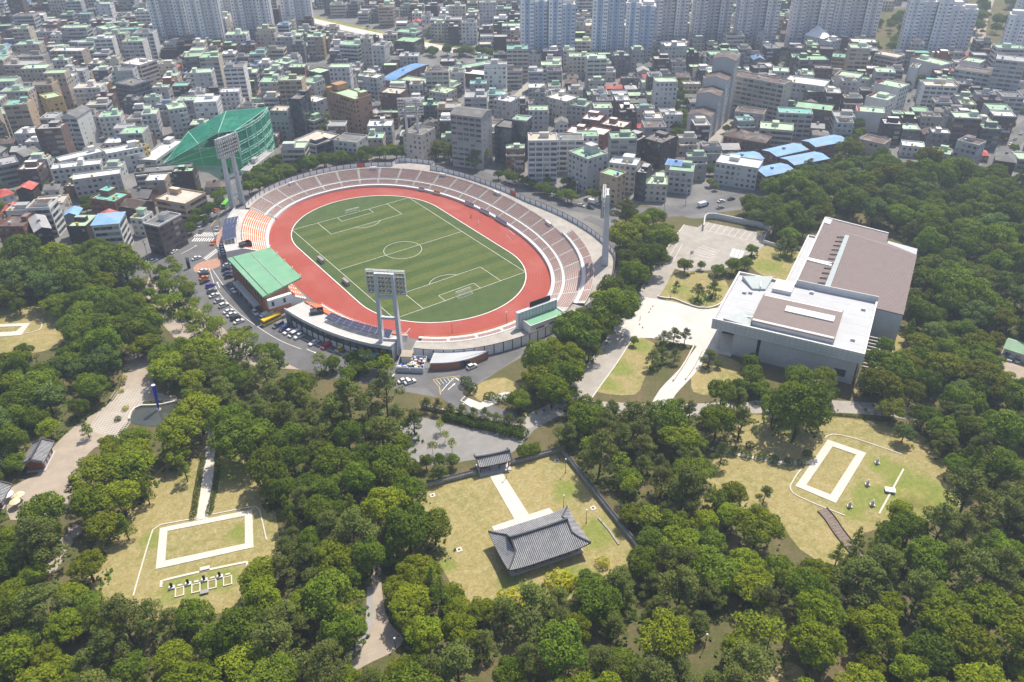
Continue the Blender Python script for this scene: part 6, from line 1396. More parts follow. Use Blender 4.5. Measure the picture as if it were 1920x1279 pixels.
B(844, 213, 902, 220, 10, 15, 'grey', 'dgrey', 'slab', 'tall grey slab block with dark roof behind the stadium', 'gable', 'apartment_block', trim='lgrey', rf=.3)
B(927, 236, 958, 240, 7, 14, 'glassd', 'dgrey', 'glass', 'dark glass block with white frames right of the slab block'); B(960, 223, 987, 226, 8, 9, 'glassd', 'green', 'glass', 'narrow dark glass tower right of the slab block', trim='white')
B(755, 247, 790, 253, 6, 15, 'cream', 'dgrey', 'block', 'beige block with black rooftop frame behind the far floodlight'); B(679, 143, 706, 146, 6, 11, 'lgrey', 'white', 'block', 'white windowed block behind the hotel')
B(804, 170, 836, 175, 5, 14, 'cream', 'lgreen', 'block', 'beige block with light green roof before the long school'); B(712, 173, 750, 176, 5, 14, 'brown', 'beige', 'block', 'red brown block right of the hotel')
B(739, 76, 776, 79, 4, 20, 'brown', 'green', 'glass', 'brown glazed block near the riverside'); B(740, 59, 779, 62, 5, 14, 'lgrey', 'green', 'band', 'terraced pale block with green roof near the riverside')
B(675, 72, 695, 72, 8, 10, 'cream', 'grey', 'block', 'slim cream tower block near the riverside'); B(697, 85, 720, 86, 8, 12, 'lgrey', 'grey', 'block', 'pale block right of the slim cream tower')
B(635, 83, 670, 85, 6, 15, 'white', 'green', 'band', 'white block with stepped green roof left of the cream tower'); B(505, 207, 538, 208, 6, 12, 'grey', 'beige', 'block', 'grey block with roof garden right of the green net')
B(540, 185, 563, 186, 8, 16, 'glassd', 'dgrey', 'glass', 'dark glass office block right of the green net'); B(740, 147, 851, 163, 3, 11, 'brown', 'lgreen', 'band', 'long brown school wing with white window frames', trim='white')
B(717, 149, 740, 152, 3, 50, 'brick', 'blue', 'block', 'brick sports hall with a blue vaulted roof', 'vault', 'school_hall', rf=.3); B(803, 143, 845, 133, 3, 10, 'white', 'green', 'band', 'white school wing with green roof'); B(846, 132, 932, 117, 3, 11, 'lgrey', 'green', 'band', 'long pale school wing with green roof at the right')
B(860, 136, 911, 141, 3, 14, 'brown', 'white', 'block', 'brown school block with white roof'); B(925, 186, 957, 191, 5, 13, 'lgrey', 'white', 'block', 'pale grey block right of the school'); B(507, 115, 536, 120, 4, 14, 'lgrey', 'lgreen', 'block', 'pale block with green roof left of the hotel street')
B(1067, 106, 1120, 106, 5, 13, 'cream', 'lgreen', 'block', 'cream five storey block with green roof below the blue striped towers'); B(1024, 181, 1062, 190, 5, 14, 'cream', 'white', 'block', 'cream block with white roof in the middle of the old quarter'); B(1002, 172, 1022, 174, 6, 9, 'grey', 'brown', 'block', 'narrow grey block left of the cream one')
B(1064, 196, 1098, 200, 4, 13, 'lgrey', 'green', 'block', 'pale block with green roof right of the cream one')
B(1204, 258, 1241, 268, 5, 17, 'dbrown', 'dgrey', 'block', 'dark brown block at the end of the old quarter', trim='brown'); B(1155, 263, 1181, 270, 5, 20, 'dbrown', 'grey', 'block', 'dark block with green patched roof left of the dark brown one')
B(1060, 247, 1092, 251, 3, 13, 'brick', 'white', 'block', 'brick villa with white roof in a group of four, front left'); B(1096, 247, 1132, 253, 3, 13, 'brick', 'white', 'block', 'brick villa with white roof in a group of four, front right'); B(1090, 222, 1124, 226, 3, 13, 'brick', 'white', 'block', 'brick villa with white roof in a group of four, rear left'); B(1126, 232, 1169, 239, 3, 13, 'brick', 'white', 'block', 'brick villa with white roof in a group of four, rear right')
t = B(1066, 283, 1102, 298, 6, 15, 'lgrey', 'green', 'block', 'white six storey block with bright green roof beside the east street'); b = MB(); b.box(5, 7, 6*FH, 11, 12, 6*FH+5); b.obj('lift_tower', M['wall'], t, color=WC['lgrey'])
B(1125, 323, 1157, 332, 5, 9, 'tan', 'green', 'block', 'tan brick block with green roof beside the white six storey one'); B(1142, 304, 1193, 310, 5, 11, 'white', 'white', 'block', 'white block with white roof behind the tan brick one'); B(1192, 322, 1212, 325, 5, 11, 'glassd', 'grey', 'glass', 'narrow dark glass block above the belt of trees'); B(1206, 344, 1252, 346, 3, 12, 'cream', 'lgreen', 'block', 'cream block with planted roof above the belt of trees')
B(1255, 318, 1300, 322, 4, 12, 'lgrey', 'green', 'block', 'grey block with dark balconies left of the white school'); B(1248, 308, 1285, 312, 4, 9, 'white', 'blue', 'block', 'white block with a bright blue roof', 'hip', rf=.2)
sa_, sb__ = G(1290, 214, 16.2), G(1333, 219, 16.2); su = (sb__-sa_).xy.normalized(); sv = Vector((-su.y, su.x)); sw_ = (sb__-sa_).xy.length
for k, vt in enumerate((214, 178, 146, 108)):
    q = sa_.xy+sv*(k*15.)+su*(k*1.2); z = 3.
    while PX((q.x, q.y, z))[1] > vt and z < 60: z += .1
    f = max(4, round((z-.9)/FH)); t = thing('apartment_block', ('nearest', 'second', 'third', 'farthest')[k]+' of the stepped white apartment row with gabled end walls', 'building', (q.x, q.y, 0), math.atan2(su.y, su.x), 'stepped white apartments')
    add_bld(bld_parts(sw_, 14.6, f, 'end', crng, 'gable', .35), t, WC[('white', 'lgrey')[k % 2]], RC['brown']); foot(q+su*sw_/2+sv*7.3, su, sw_, 14.6)
B(1362, 138, 1470, 158, 8, 13, 'cream', 'brown', 'slab', 'long cream apartment slab right of the stepped row', name='apartment_block'); B(1378, 208, 1432, 214, 3, 12, 'lgrey', 'brown', 'block', 'pale house with red roof trim before the cream slab'); B(1357, 254, 1400, 262, 3, 14, 'brick', 'brown', 'block', 'brick house with brown hip roof, left of two', 'hip', 'house'); B(1400, 262, 1434, 268, 3, 13, 'brown', 'brown', 'block', 'brick house with brown hip roof, right of two', 'hip', 'house')
B(1342, 303, 1422, 315, 4, 14, 'white', 'white', 'block', 'white school office with white roof beside the blue roofs', name='school_building')
for k, (u0, v0, u1, v1) in enumerate(((1530, 275, 1590, 264), (1457, 293, 1515, 280), (1490, 309, 1554, 297), (1436, 330, 1490, 319), (1374, 303, 1432, 297))): B(u0, v0, u1, v1, 3, 12, 'brick', 'lblue', 'band', ('farthest', 'second', 'third', 'nearest', 'leftmost')[k]+' of the brick school wings with pale blue roofs', 'gable', 'school_building', trim='white', rf=.22)
B(1425, 240, 1488, 245, 4, 14, 'cream', 'lgreen', 'band', 'cream office with light green roof above the blue roofs'); B(1490, 200, 1560, 208, 4, 15, 'brown', 'green', 'band', 'brown brick office with green roof above the blue roofs'); B(1470, 152, 1546, 162, 5, 18, 'lgrey', 'white', 'block', 'pale block wrapped in scaffold sheets'); B(1515, 172, 1580, 172, 4, 16, 'brown', 'lgreen', 'block', 'brown brick block with green roof right of the wrapped one')
for k, (u0, v0, u1, v1, f, d_) in enumerate(((1566, 140, 1610, 146, 5, 14), (1640, 155, 1688, 165, 6, 14), (1624, 180, 1664, 188, 5, 14), (1607, 208, 1660, 212, 4, 12), (1708, 108, 1766, 122, 5, 14), (1706, 125, 1722, 127, 5, 12), (1800, 112, 1838, 118, 4, 14))): tw_ = B(u0, v0, u1, v1, f, d_, 'white', 'lgreen', 'end', ('first', 'tallest', 'third', 'nearest', 'farthest', 'narrowest', 'rightmost')[k]+' of the white blocks with light green roofs and red edges', name='apartment_block'); rb_ = MB(); hh_ = f*FH+.9; rb_.face([(-.4, .5, hh_-1.2), (-.4, d_-.5, hh_-1.2), (1.6, d_-.5, hh_+1.2), (1.6, .5, hh_+1.2)]); rb_.face([(1.6, .5, hh_+1.2), (1.6, d_-.5, hh_+1.2), (1.6, d_-.5, hh_-.5), (1.6, .5, hh_-.5)]); rb_.face([(-.4, .5, hh_-1.2), (1.6, .5, hh_+1.2), (1.6, .5, hh_-1.2)]); rb_.obj('roof_edge', M['roofc'], tw_, color=(.45, .1, .08))
B(1790, 128, 1868, 140, 5, 13, 'white', 'brown', 'slab', 'white block with brown roof segments at the upper right', name='apartment_block'); B(1868, 110, 1925, 116, 9, 16, 'lgrey', 'grey', 'slab', 'tall pale block cut by the right frame edge', name='apartment_block', trim='white'); B(1560, 106, 1632, 112, 4, 14, 'tan', 'teal', 'band', 'low row of brown shops with green roofs below the pink towers'); B(1500, 112, 1556, 112, 5, 14, 'dgrey', 'green', 'band', 'dark shop block with green terraces below the pink towers'); B(1640, 100, 1682, 108, 5, 13, 'cream', 'beige', 'band', 'cream block with roof terraces below the pink towers')
t = B(1510, 68, 1556, 78, 5, 16, 'white', 'white', 'block', 'white block with a sail shaped roof below the pink towers'); b = MB(); b.face([(-1, 0, 17), (-1, 16, 23), (10, 16, 19), (18, 8, 18), (18, 0, 17)]); b.face([(-1, 0, 16.7), (18, 0, 16.7), (18, 8, 17.7), (10, 16, 18.7), (-1, 16, 22.7)]); b.face([(-1, 0, 16.7), (-1, 0, 17), (-1, 16, 23), (-1, 16, 22.7)]); b.face([(-1, 0, 16.7), (18, 0, 16.7), (18, 0, 17), (-1, 0, 17)]); b.obj('sail_roof', M['white'], t)
B(1612, 260, 1658, 270, 3, 12, 'beige', 'brown', 'block', 'beige block with brown roof behind the wood'); B(1692, 272, 1735, 276, 2, 10, 'white', 'white', 'block', 'white house behind the wood', name='house'); B(1745, 284, 1782, 290, 3, 10, 'cream', 'green', 'block', 'cream block with green roof behind the wood'); B(1795, 262, 1835, 272, 5, 10, 'lgrey', 'brown', 'block', 'grey windowed block before the right street'); B(1828, 290, 1855, 292, 1, 9, 'brick', 'red', 'block', 'small house with bright red roof by the right street', 'hip', 'house')
B(1868, 300, 1905, 305, 3, 14, 'dbrown', 'dgrey', 'block', 'dark faceted block at the right street corner', 'hip'); B(1884, 652, 1960, 676, 1, 8, 'white', 'green', 'block', 'small white office with green terrace at the right edge', 'gable', 'office')
B(1265, 64, 1275, 66, 2, 3, 'white', 'white', 'block', 'tiny white kiosk below the pink towers', name='kiosk')
# towers
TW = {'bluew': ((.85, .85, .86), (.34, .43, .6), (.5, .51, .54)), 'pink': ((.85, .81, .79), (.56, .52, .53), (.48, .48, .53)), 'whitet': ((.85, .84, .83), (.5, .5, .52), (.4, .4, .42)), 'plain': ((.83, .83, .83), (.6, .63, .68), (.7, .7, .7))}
def towerblock(u, v, w, d, floors, scheme, label, ang=None, segs=3):
    p = G(u, v); c1, c2, c3 = TW[scheme]; a = R(-36) if ang is None else R(ang)
    t = thing('apartment_tower', label, 'apartment tower', (p.x, p.y, 0), a, 'apartment towers'); H = floors*2.9; sw = w/segs; low = 4*2.9 if scheme != 'plain' else 0
    for k in range(segs):
        x0 = -w/2+k*sw; y0 = (0, 4.5, 1.5, 5)[k % 4]; dd = d-(0, 2, 1, 0)[k % 4]; hh = H-(0, 2.9, 0, 5.8)[k % 4]
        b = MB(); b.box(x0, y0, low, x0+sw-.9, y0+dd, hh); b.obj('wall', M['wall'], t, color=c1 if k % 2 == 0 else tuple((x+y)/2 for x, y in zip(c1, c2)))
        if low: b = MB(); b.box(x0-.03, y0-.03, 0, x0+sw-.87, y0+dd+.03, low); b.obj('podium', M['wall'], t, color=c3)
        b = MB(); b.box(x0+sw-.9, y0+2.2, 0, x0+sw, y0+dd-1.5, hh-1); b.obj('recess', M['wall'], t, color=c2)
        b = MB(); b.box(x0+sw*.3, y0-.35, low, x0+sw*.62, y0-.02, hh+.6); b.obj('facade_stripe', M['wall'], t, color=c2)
        b = MB(); b.box(x0+1, y0+3, hh, x0+sw-2, y0+dd-3, hh+3); b.box(x0-.2, y0-.2, hh-.3, x0+sw-.7, y0+dd+.2, hh+.25); b.obj('roof', M['conc_l'], t)
        wb = MB(); X, Y = Vector((1, 0, 0)), Vector((0, 1, 0)); fl = int((hh-1)/2.9)
        for f in range(fl):
            z = f*2.9+1.
            for xa in ((x0+sw*.12, x0+sw*.42, x0+sw*.76) if scheme == 'whitet' else (x0+sw*.1, x0+sw*.4, x0+sw*.68, x0+sw*.8)):
                yy = y0-.06 if not (x0+sw*.3 < xa < x0+sw*.6) else y0-.4; wb.face([(xa, yy, z), (xa+1.15, yy, z), (xa+1.15, yy, z+1.1), (xa, yy, z+1.1)], 0 if crng.random() < .85 else 2)
            xe = x0+sw-.9 if k == segs-1 else None
            for ya in (y0+1.5, y0+4, y0+7.5, y0+10):
                if ya > y0+dd-1.6: continue
                for xx in (x0-.06, x0+sw-.82): wb.face([(xx, ya, z), (xx, ya+1.3, z), (xx, ya+1.3, z+1.25), (xx, ya, z+1.25)], 0)
        struct(wb.obj('window', WINM, t), 'stuff')
    a2 = Vector((math.cos(a), math.sin(a))); foot(Vector((p.x, p.y))+Vector((-a2.y, a2.x))*d/2, a2, w+2, d+6)
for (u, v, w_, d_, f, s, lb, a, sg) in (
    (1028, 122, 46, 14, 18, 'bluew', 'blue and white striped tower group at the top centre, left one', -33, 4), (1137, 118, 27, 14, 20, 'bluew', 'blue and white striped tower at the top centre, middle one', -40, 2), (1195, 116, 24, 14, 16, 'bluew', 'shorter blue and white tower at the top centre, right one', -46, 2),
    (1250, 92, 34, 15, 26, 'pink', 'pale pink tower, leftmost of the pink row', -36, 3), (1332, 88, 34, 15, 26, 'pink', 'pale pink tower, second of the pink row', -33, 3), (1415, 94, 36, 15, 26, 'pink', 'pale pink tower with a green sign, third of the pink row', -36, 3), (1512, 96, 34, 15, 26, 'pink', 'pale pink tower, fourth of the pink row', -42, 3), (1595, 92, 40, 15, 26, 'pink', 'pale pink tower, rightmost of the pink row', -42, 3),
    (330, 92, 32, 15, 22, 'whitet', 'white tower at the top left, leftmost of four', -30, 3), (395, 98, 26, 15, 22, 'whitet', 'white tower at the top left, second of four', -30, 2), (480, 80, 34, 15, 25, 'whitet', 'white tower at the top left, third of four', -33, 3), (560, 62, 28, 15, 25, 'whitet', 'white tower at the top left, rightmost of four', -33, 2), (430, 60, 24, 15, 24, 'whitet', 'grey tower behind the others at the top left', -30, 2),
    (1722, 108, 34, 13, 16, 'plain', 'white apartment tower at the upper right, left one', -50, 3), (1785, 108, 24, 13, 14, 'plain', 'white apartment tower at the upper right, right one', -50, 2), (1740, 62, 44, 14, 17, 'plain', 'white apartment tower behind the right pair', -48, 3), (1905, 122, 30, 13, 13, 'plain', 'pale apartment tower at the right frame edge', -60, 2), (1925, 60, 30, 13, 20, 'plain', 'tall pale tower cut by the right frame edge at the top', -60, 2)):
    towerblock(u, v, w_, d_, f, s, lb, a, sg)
# steeple
p = G(217, 392); t = thing('church_steeple', 'green pointed church steeple rising beside the blue roofed block', 'steeple', (p.x, p.y, 0)); hz = height_of(217, 392, 343)
b = MB(); b.box(-2, -2, 0, 2, 2, hz*.42); b.obj('tower', M['wall'], t, color=WC['white']); b = MB(); b.tube((0, 0, hz*.42), (0, 0, hz), 2.1, .05, 8); b.obj('spire', pm('green_copper', (.12, .3, .22), .6, .15, .5), t); b = MB(); b.tube((0, 0, hz), (0, 0, hz+1.8), .08); b.beam((-.5, 0, hz+1.2), (.5, 0, hz+1.2), .12); b.obj('cross', M['white'], t)
# golf practice net
nm_, nnt, nb_, nout = new_mat('green_net'); nb_.inputs['Base Color'].default_value = (.02, .33, .21, 1); nb_.inputs['Roughness'].default_value = .8
tr_ = N(nnt, 'ShaderNodeBsdfTransparent'); tr_.inputs[0].default_value = (.55, .85, .72, 1); mx = N(nnt, 'ShaderNodeMixShader'); nnt.links.new(noise_fac(nnt, .12, 3, .35, .65, .4, .56), mx.inputs[0]); nnt.links.new(tr_.outputs[0], mx.inputs[1]); nnt.links.new(nb_.outputs[0], mx.inputs[2]); nnt.links.new(mx.outputs[0], nout.inputs[0])
net = thing('golf_net', 'huge green practice net on tall steel frames left of the stadium', 'net')
A0, B0 = G(458, 326), G(516, 278); zt = height_of(458, 326, 245)
NR = [G(307, 307, 4), G(372, 270, zt*.52), G(409, 249, zt*.8), Vector((A0.x, A0.y, zt))]; FR = [G(326, 283, 5), G(353, 247, zt*.45), G(424, 208.5, zt*.85), Vector((B0.x, B0.y, zt))]
b = MB()
for k in range(3): b.face([NR[k], NR[k+1], FR[k+1], FR[k]])
b.obj('roof_net', nm_, net)
b = MB(); n = 10
def wallpt(f, z): q = A0.lerp(B0, f); d = Vector((B0.y-A0.y, A0.x-B0.x, 0)).normalized(); q = q+d*3.2*math.sin(math.pi*f); return Vector((q.x, q.y, z))
for k in range(n): b.face([wallpt(k/n, 3), wallpt((k+1)/n, 3), wallpt((k+1)/n, zt), wallpt(k/n, zt)])
b.obj('side_net', nm_, net)
b = MB(); lo = [Vector((q.x, q.y, .3)) for q in NR]
for k in range(3): b.face([lo[k], lo[k+1], NR[k+1], NR[k]])
fm = nm_.copy(); fm.name = 'thin_net'; b.obj('front_net', fm, net)
for n_ in fm.node_tree.nodes:
    if n_.type == 'MAP_RANGE': n_.inputs['To Min'].default_value = .08; n_.inputs['To Max'].default_value = .16
b = MB(); lo2 = [Vector((q.x, q.y, .3)) for q in FR]
for k in range(3): b.face([lo2[k], lo2[k+1], FR[k+1], FR[k]])
b.obj('rear_net', nm_, net)
for z in (zt*.12, zt*.3, zt*.5, zt*.72, zt):
    b = MB()
    for k in range(n):
        p, q = wallpt(k/n, z), wallpt((k+1)/n, z); b.beam(p, q, .3); up = Vector((0, 0, 1.5)); b.beam(p-up, q-up, .3); b.beam(p, p-up, .15); b.beam(p-up, q, .15)
    b.obj('truss', M['net_steel'], net)
for k in range(0, n+1, 2): b = MB(); b.beam(wallpt(k/n, 0), wallpt(k/n, zt), .55); b.obj('mast', M['net_steel'], net)
for q in NR[:-1]+FR[:-1]: b = MB(); b.beam((q.x, q.y, 0), q, .45); b.obj('mast', M['net_steel'], net)
b = MB()
for S_ in (NR, FR):
    for k in range(3): b.beam(S_[k], S_[k+1], .3)
for k in range(4): b.beam(NR[k], FR[k], .25)
b.obj('rim_cable', M['net_steel'], net)
b = MB()
for z in (.35, .65):
    for k in range(3): b.beam(lo[k].lerp(NR[k], z), lo[k+1].lerp(NR[k+1], z), .2)
b.obj('front_rail', M['net_steel'], net)
ground('range_turf', [q.xy[:] for q in (lo[0], lo[1], lo[2], lo[3], Vector((B0.x, B0.y, 0)), lo2[2], lo2[1], lo2[0])], .07, pm('range_carpet', (.035, .14, .075), .9, .15, .15, grain=.1))
FOOT.append(((A0.xy+B0.xy+lo[0].xy+lo2[1].xy)/4, (A0-lo[0]).xy.normalized(), 34, 22))
t = B(292, 300, 345, 262, 2, 11, 'lgrey', 'white', 'band', 'white flat roofed clubhouse left of the green net', name='clubhouse')
B(466, 320, 514, 282, 2, 5, 'white', 'grey', 'block', 'low white base building under the right side of the net', name='base_building')
ground('putting_green', GP([(272, 318), (282, 306), (308, 306), (304, 318)]), .06, pm('bright_turf', (.18, .5, .04), .9, .1, .5))
# ---- the rest of the town: low houses and villas on their own lots ----
VIL = [(w_, d_, f, st, bld_parts(w_, d_, f, st, crng)) for w_, d_, f, st in [(crng.uniform(9, 13), crng.uniform(9, 12.5), crng.choice((2, 3, 3, 4, 4, 5)), crng.choice(('block', 'block', 'stepped', 'stepped', 'band'))) for _ in range(34)]]
MIDB = [(w_, d_, f, st, bld_parts(w_, d_, f, st, crng)) for w_, d_, f, st in [(crng.uniform(13, 21), crng.uniform(11, 14), crng.choice((4, 5, 6, 7, 8)), crng.choice(('block', 'block', 'band', 'slab', 'stepped', 'slab'))) for _ in range(24)]]
HOU = [(w_, d_, f, 'h', bld_parts(w_, d_, f, 'block', crng, crng.choice(('hip', 'gable', 'gable')), .6)) for w_, d_, f in [(crng.uniform(8, 11.5), crng.uniform(7.5, 10), crng.choice((1, 2, 2))) for _ in range(14)]]
LANDM = [(430, 255, 'near the green net'), (650, 215, 'near the orange brown hotel'), (870, 250, 'near the grey slab block'), (1100, 320, 'by the east street'), (1060, 150, 'below the blue towers'), (1310, 200, 'near the stepped apartments'), (1500, 270, 'near the blue roofed school'), (1640, 170, 'near the white blocks'), (1780, 230, 'in the dark right quarter'), (350, 80, 'below the top left towers'), (80, 200, 'among the left blocks'), (170, 380, 'near the left steeple'), (720, 40, 'by the far riverside'), (560, 130, 'along the hotel street'), (1190, 200, 'in the old quarter'), (820, 140, 'near the green roofed school'), (930, 70, 'left of the blue towers'), (120, 70, 'in the far upper left'), (1400, 120, 'below the pink towers'), (1880, 220, 'by the right street'), (960, 260, 'behind the stadium wall'), (250, 160, 'in the left quarter')]
CITY = [(-120, 440), (-120, -60), (2050, -60), (2050, 330), (1870, 330), (1820, 300), (1640, 292), (1590, 272), (1470, 330), (1400, 368), (1300, 384), (1200, 378), (1120, 385), (1060, 372), (1000, 352), (930, 322), (900, 300), (810, 292), (700, 298), (620, 306), (545, 322), (520, 332), (560, 290), (480, 330), (430, 372), (395, 410), (340, 455), (262, 495), (240, 470), (140, 455), (-120, 470)]
NOB = [[(820, 96), (950, 92), (945, 118), (850, 112)], [(770, 92), (850, 88), (870, 112), (800, 125), (745, 118)], [(1268, 160), (1292, 150), (1288, 270), (1262, 270), (1258, 200)], [(1630, 20), (1760, 0), (1720, 100), (1640, 110)], [(1800, 90), (1800, -80), (2080, -80), (2060, 90)], [(1560, 285), (1600, 230), (1625, 250), (1610, 295)], [(560, 20), (600, 15), (900, 85), (890, 120), (720, 85), (560, 55)], [(1250, 370), (1340, 340), (1430, 345), (1440, 380), (1300, 400)]]
ROADS = [(smooth_line(GP(q), 6), wd) for q, wd in ((street_main, 6.5), (street_east, 6.5), (street_r, 5), (street_r2, 4), (street_mid, 3), ([(560, 30), (610, 44), (680, 60), (740, 72), (800, 84), (870, 98)], 12), ([(1335, 270), (1350, 240), (1375, 230), (1400, 222)], 6))]
def near_road(p, r):
    for L, wd in ROADS:
        for q in L:
            if (q[0]-p.x)**2+(q[1]-p.y)**2 < (wd+r)**2: return True
    return False
def zang(u): return -36+(-12 if u > 1450 else 0)+(6 if u < 500 else 0)
roofw = [('lgreen', 20), ('green', 14), ('grey', 15), ('dgrey', 15), ('white', 14), ('teal', 5), ('brown', 9), ('beige', 4), ('blue', 1)]; wallw = [('dbrown', 22), ('brown', 16), ('dgrey', 12), ('grey', 12), ('lgrey', 15), ('brick', 6), ('cream', 10), ('beige', 7), ('white', 12)]
WN = {'dbrown': 'dark brown', 'dgrey': 'dark grey', 'lgrey': 'pale grey'}; RN = {'lgreen': 'light green', 'dgrey': 'dark grey', 'teal': 'deep green', 'grey': 'grey'}
cnt = {'villa': 0, 'block': 0, 'house': 0}; lots = []
for (u_lo, u_hi) in ((-200, 500), (500, 1450), (1450, 2100)):
    a = R(zang((u_lo+u_hi)/2)); ux = Vector((math.cos(a), math.sin(a))); uy = Vector((-ux.y, ux.x)); o = Vector((200, 300))
    for i in range(-70, 71):
        for j in range(-60, 61):
            p = o+ux*(i*13.2+(3.2*(i//3)))+uy*(j*13.6+4.5*(j//2))+Vector((crng.uniform(-1.6, 1.6), crng.uniform(-1.6, 1.6)))
            uv = PX((p.x, p.y, 4.))
            if not (u_lo <= uv[0] < u_hi): continue
            if (p-CAM_LOC.xy).dot(Vector((math.sin(R(35.9)), math.cos(R(35.9))))) < 150: continue
            if not inside(uv, CITY) or any(inside(uv, q) for q in NOB) or abs(p.x) < 92 and abs(p.y) < 128: continue
            lots.append((-(p-CAM_LOC.xy).length, p, a, ux, uv))
lots.sort(key=lambda q: -q[0]); farb = []
for (_, p, a, ux, uv) in lots:
    r = crng.random(); kind = 'villa' if r < .56-(.1 if uv[0] < 520 else 0) else ('block' if r < .84 else 'house')
    if crng.random() < .03: continue
    w_, d_, f, st, parts = crng.choice({'villa': VIL, 'block': MIDB, 'house': HOU}[kind])
    if kind == 'block' and hits(p, ux, w_, d_): kind = 'villa'; w_, d_, f, st, parts = crng.choice(VIL)
    if hits(p, ux, w_, d_, .6): 
        kind = 'house'; w_, d_, f, st, parts = crng.choice(HOU)
        if hits(p, ux, w_, d_, .3): continue
    if near_road(p, 5): continue
    if uv[1] < 14 and f > 4: continue
    foot(p, ux, w_, d_); wall = crng.choices(*zip(*wallw))[0]; roof = crng.choices(*zip(*roofw))[0]
    if kind == 'house': roof = crng.choice(('brown', 'brown', 'dgrey', 'grey', 'brown', 'dgrey', 'dgrey', 'grey', 'brown', 'red', 'blue'))
    if kind == 'block': wall = crng.choice(('white', 'white', 'lgrey', 'lgrey', 'cream', 'beige', 'grey', 'brown', 'tan'))
    cnt[kind] += 1; flip = crng.choice((0, 0, 0, math.pi)); ang2 = a+flip+crng.uniform(-.03, .03); ox = Vector((math.cos(ang2), math.sin(ang2))); oy = Vector((-ox.y, ox.x)); q = p-ox*w_/2-oy*d_/2
    lm = min(LANDM, key=lambda L: (L[0]-uv[0])**2+(2*(L[1]-uv[1]))**2)[2]; kw = {'villa': ('villa', 'flat roofed villa', 'house'), 'block': ('town_building', f'{("", "one", "two", "three", "four", "five", "six", "seven", "eight")[f]} storey building', 'building'), 'house': ('small_house', 'small house', 'house')}[kind]
    lab = f"{WN.get(wall, wall)} {kw[1]} with {RN.get(roof, roof)} roof {lm}"
    if cnt[kind] > 300: farb.append((q, ang2, parts, wall, roof)); continue
    t = thing(kw[0], lab, kw[2], (q.x, q.y, 0), ang2, f'{kw[1]}s {lm}'); add_bld(parts, t, vary(WC[wall], .18), vary(RC[roof], .15), vary(WC[crng.choice((wall, wall, 'lgrey', 'white'))], .1))
print('town', cnt, 'far', len(farb))
if farb:    # the villas beyond the first three hundred: one object, colours by material
    mats = {}; V, F, I = [], [], []; ml = []
    def mi(key, c, base):
        k = (key, c)
        if k not in mats: mats[k] = len(ml); ml.append(pm('far_%s_%s' % k, base, .85, .2, .2, grain=.08))
        return mats[k]
    for q, an, parts, wall, roof in farb:
        ca, sa = math.cos(an), math.sin(an)
        for n_, me, key in parts:
            if n_ in ('rooftop_unit', 'water_tank'): continue
            i = len(V)
            for v in me.vertices: x, y, z = v.co; V.append((q.x+x*ca-y*sa, q.y+x*sa+y*ca, z))
            m_ = mi('wall', wall, WC[wall]) if key in ('W', 'T') else (mi('roof', roof, RC[roof]) if key == 'R' else mi('glass', 'dark', (.04, .045, .05)))
            for pl_ in me.polygons: F.append(tuple(i+k for k in pl_.vertices)); I.append(m_)
    me = D.meshes.new('distant_houses'); me.from_pydata(V, [], F)
    for m_ in ml: me.materials.append(m_)
    me.polygons.foreach_set('material_index', I); me.update(); struct(put('distant_houses', me), 'stuff', 'crowd of small distant houses filling the far town')
# town trees
ng = 0
for _ in range(5200):
    u, v = crng.uniform(0, 1920), crng.uniform(8, 440); p = G(u, v)
    if not inside((u, v), CITY) or crng.random() > .5: continue
    c = p.xy; X_ = Vector((1, 0))
    if hits(c, X_, 2, 2, .2) or any((q[0]-c.x)**2+(q[1]-c.y)**2 < wd**2 for L, wd in ROADS for q in L) or abs(c.x) < 88 and abs(c.y) < 122: continue
    FOOT.append((c, X_, 1.6, 1.6)); lm = min(LANDM, key=lambda L: (L[0]-u)**2+(2*(L[1]-v))**2)[2]; ng += 1
    tree(crng.choice(('broad', 'broad', 'maple')), p.x, p.y, crng.uniform(.36, .64), 'small tree between houses '+lm, 'garden trees '+lm, name='garden_tree')
    if ng >= 290: break
def row(pts, n, kind, s, label, group, jit=2.):
    L = smooth_line(GP(pts), 2.)
    for k in range(n):
        q = L[int((k+.5)/n*len(L))]; tree(kind, q[0]+crng.uniform(-jit, jit), q[1]+crng.uniform(-jit, jit), s*crng.uniform(.85, 1.2), label, group, name='town_tree' if kind == 'broad' else None)
row([(478, 368), (520, 345), (565, 328), (620, 314), (690, 304), (760, 300), (800, 302)], 36, 'broad', .9, 'dark tree in the row behind the far stadium wall', 'trees behind the far wall', 3)
row([(470, 350), (505, 325), (545, 300), (590, 272)], 16, 'broad', .75, 'dark street tree between the net and the stadium', 'trees between net and stadium', 2)
row([(800, 300), (850, 300), (900, 312)], 18, 'pine', 1.05, 'dark green tree massed below the grey slab block', 'trees below the slab block', 4)
row([(935, 335), (985, 352), (1040, 372), (1080, 385)], 14, 'broad', .65, 'small street tree along the east wall', 'trees along the east wall', 1.5)
row([(1282, 160), (1278, 200), (1270, 240), (1275, 265)], 26, 'broad', .8, 'dark tree in the clump left of the stepped apartments', 'trees by the stepped apartments', 5)
row([(1585, 290), (1600, 265), (1612, 250)], 8, 'broad', .8, 'tree beside the blue roofed school', 'trees by the school', 4)
row([(600, 262), (606, 230), (615, 195), (625, 165)], 18, 'broad', .6, 'street tree beside the hotel', 'trees along the hotel street', 3)
row([(780, 100), (830, 105), (880, 104), (930, 108)], 22, 'broad', .75, 'dark tree in the small park near the green roofed school', 'trees near the school', 6)
row([(390, 415), (370, 425), (350, 440), (395, 395), (420, 372)], 12, 'broad', .6, 'street tree at the left junction', 'trees at the left junction', 2.5)
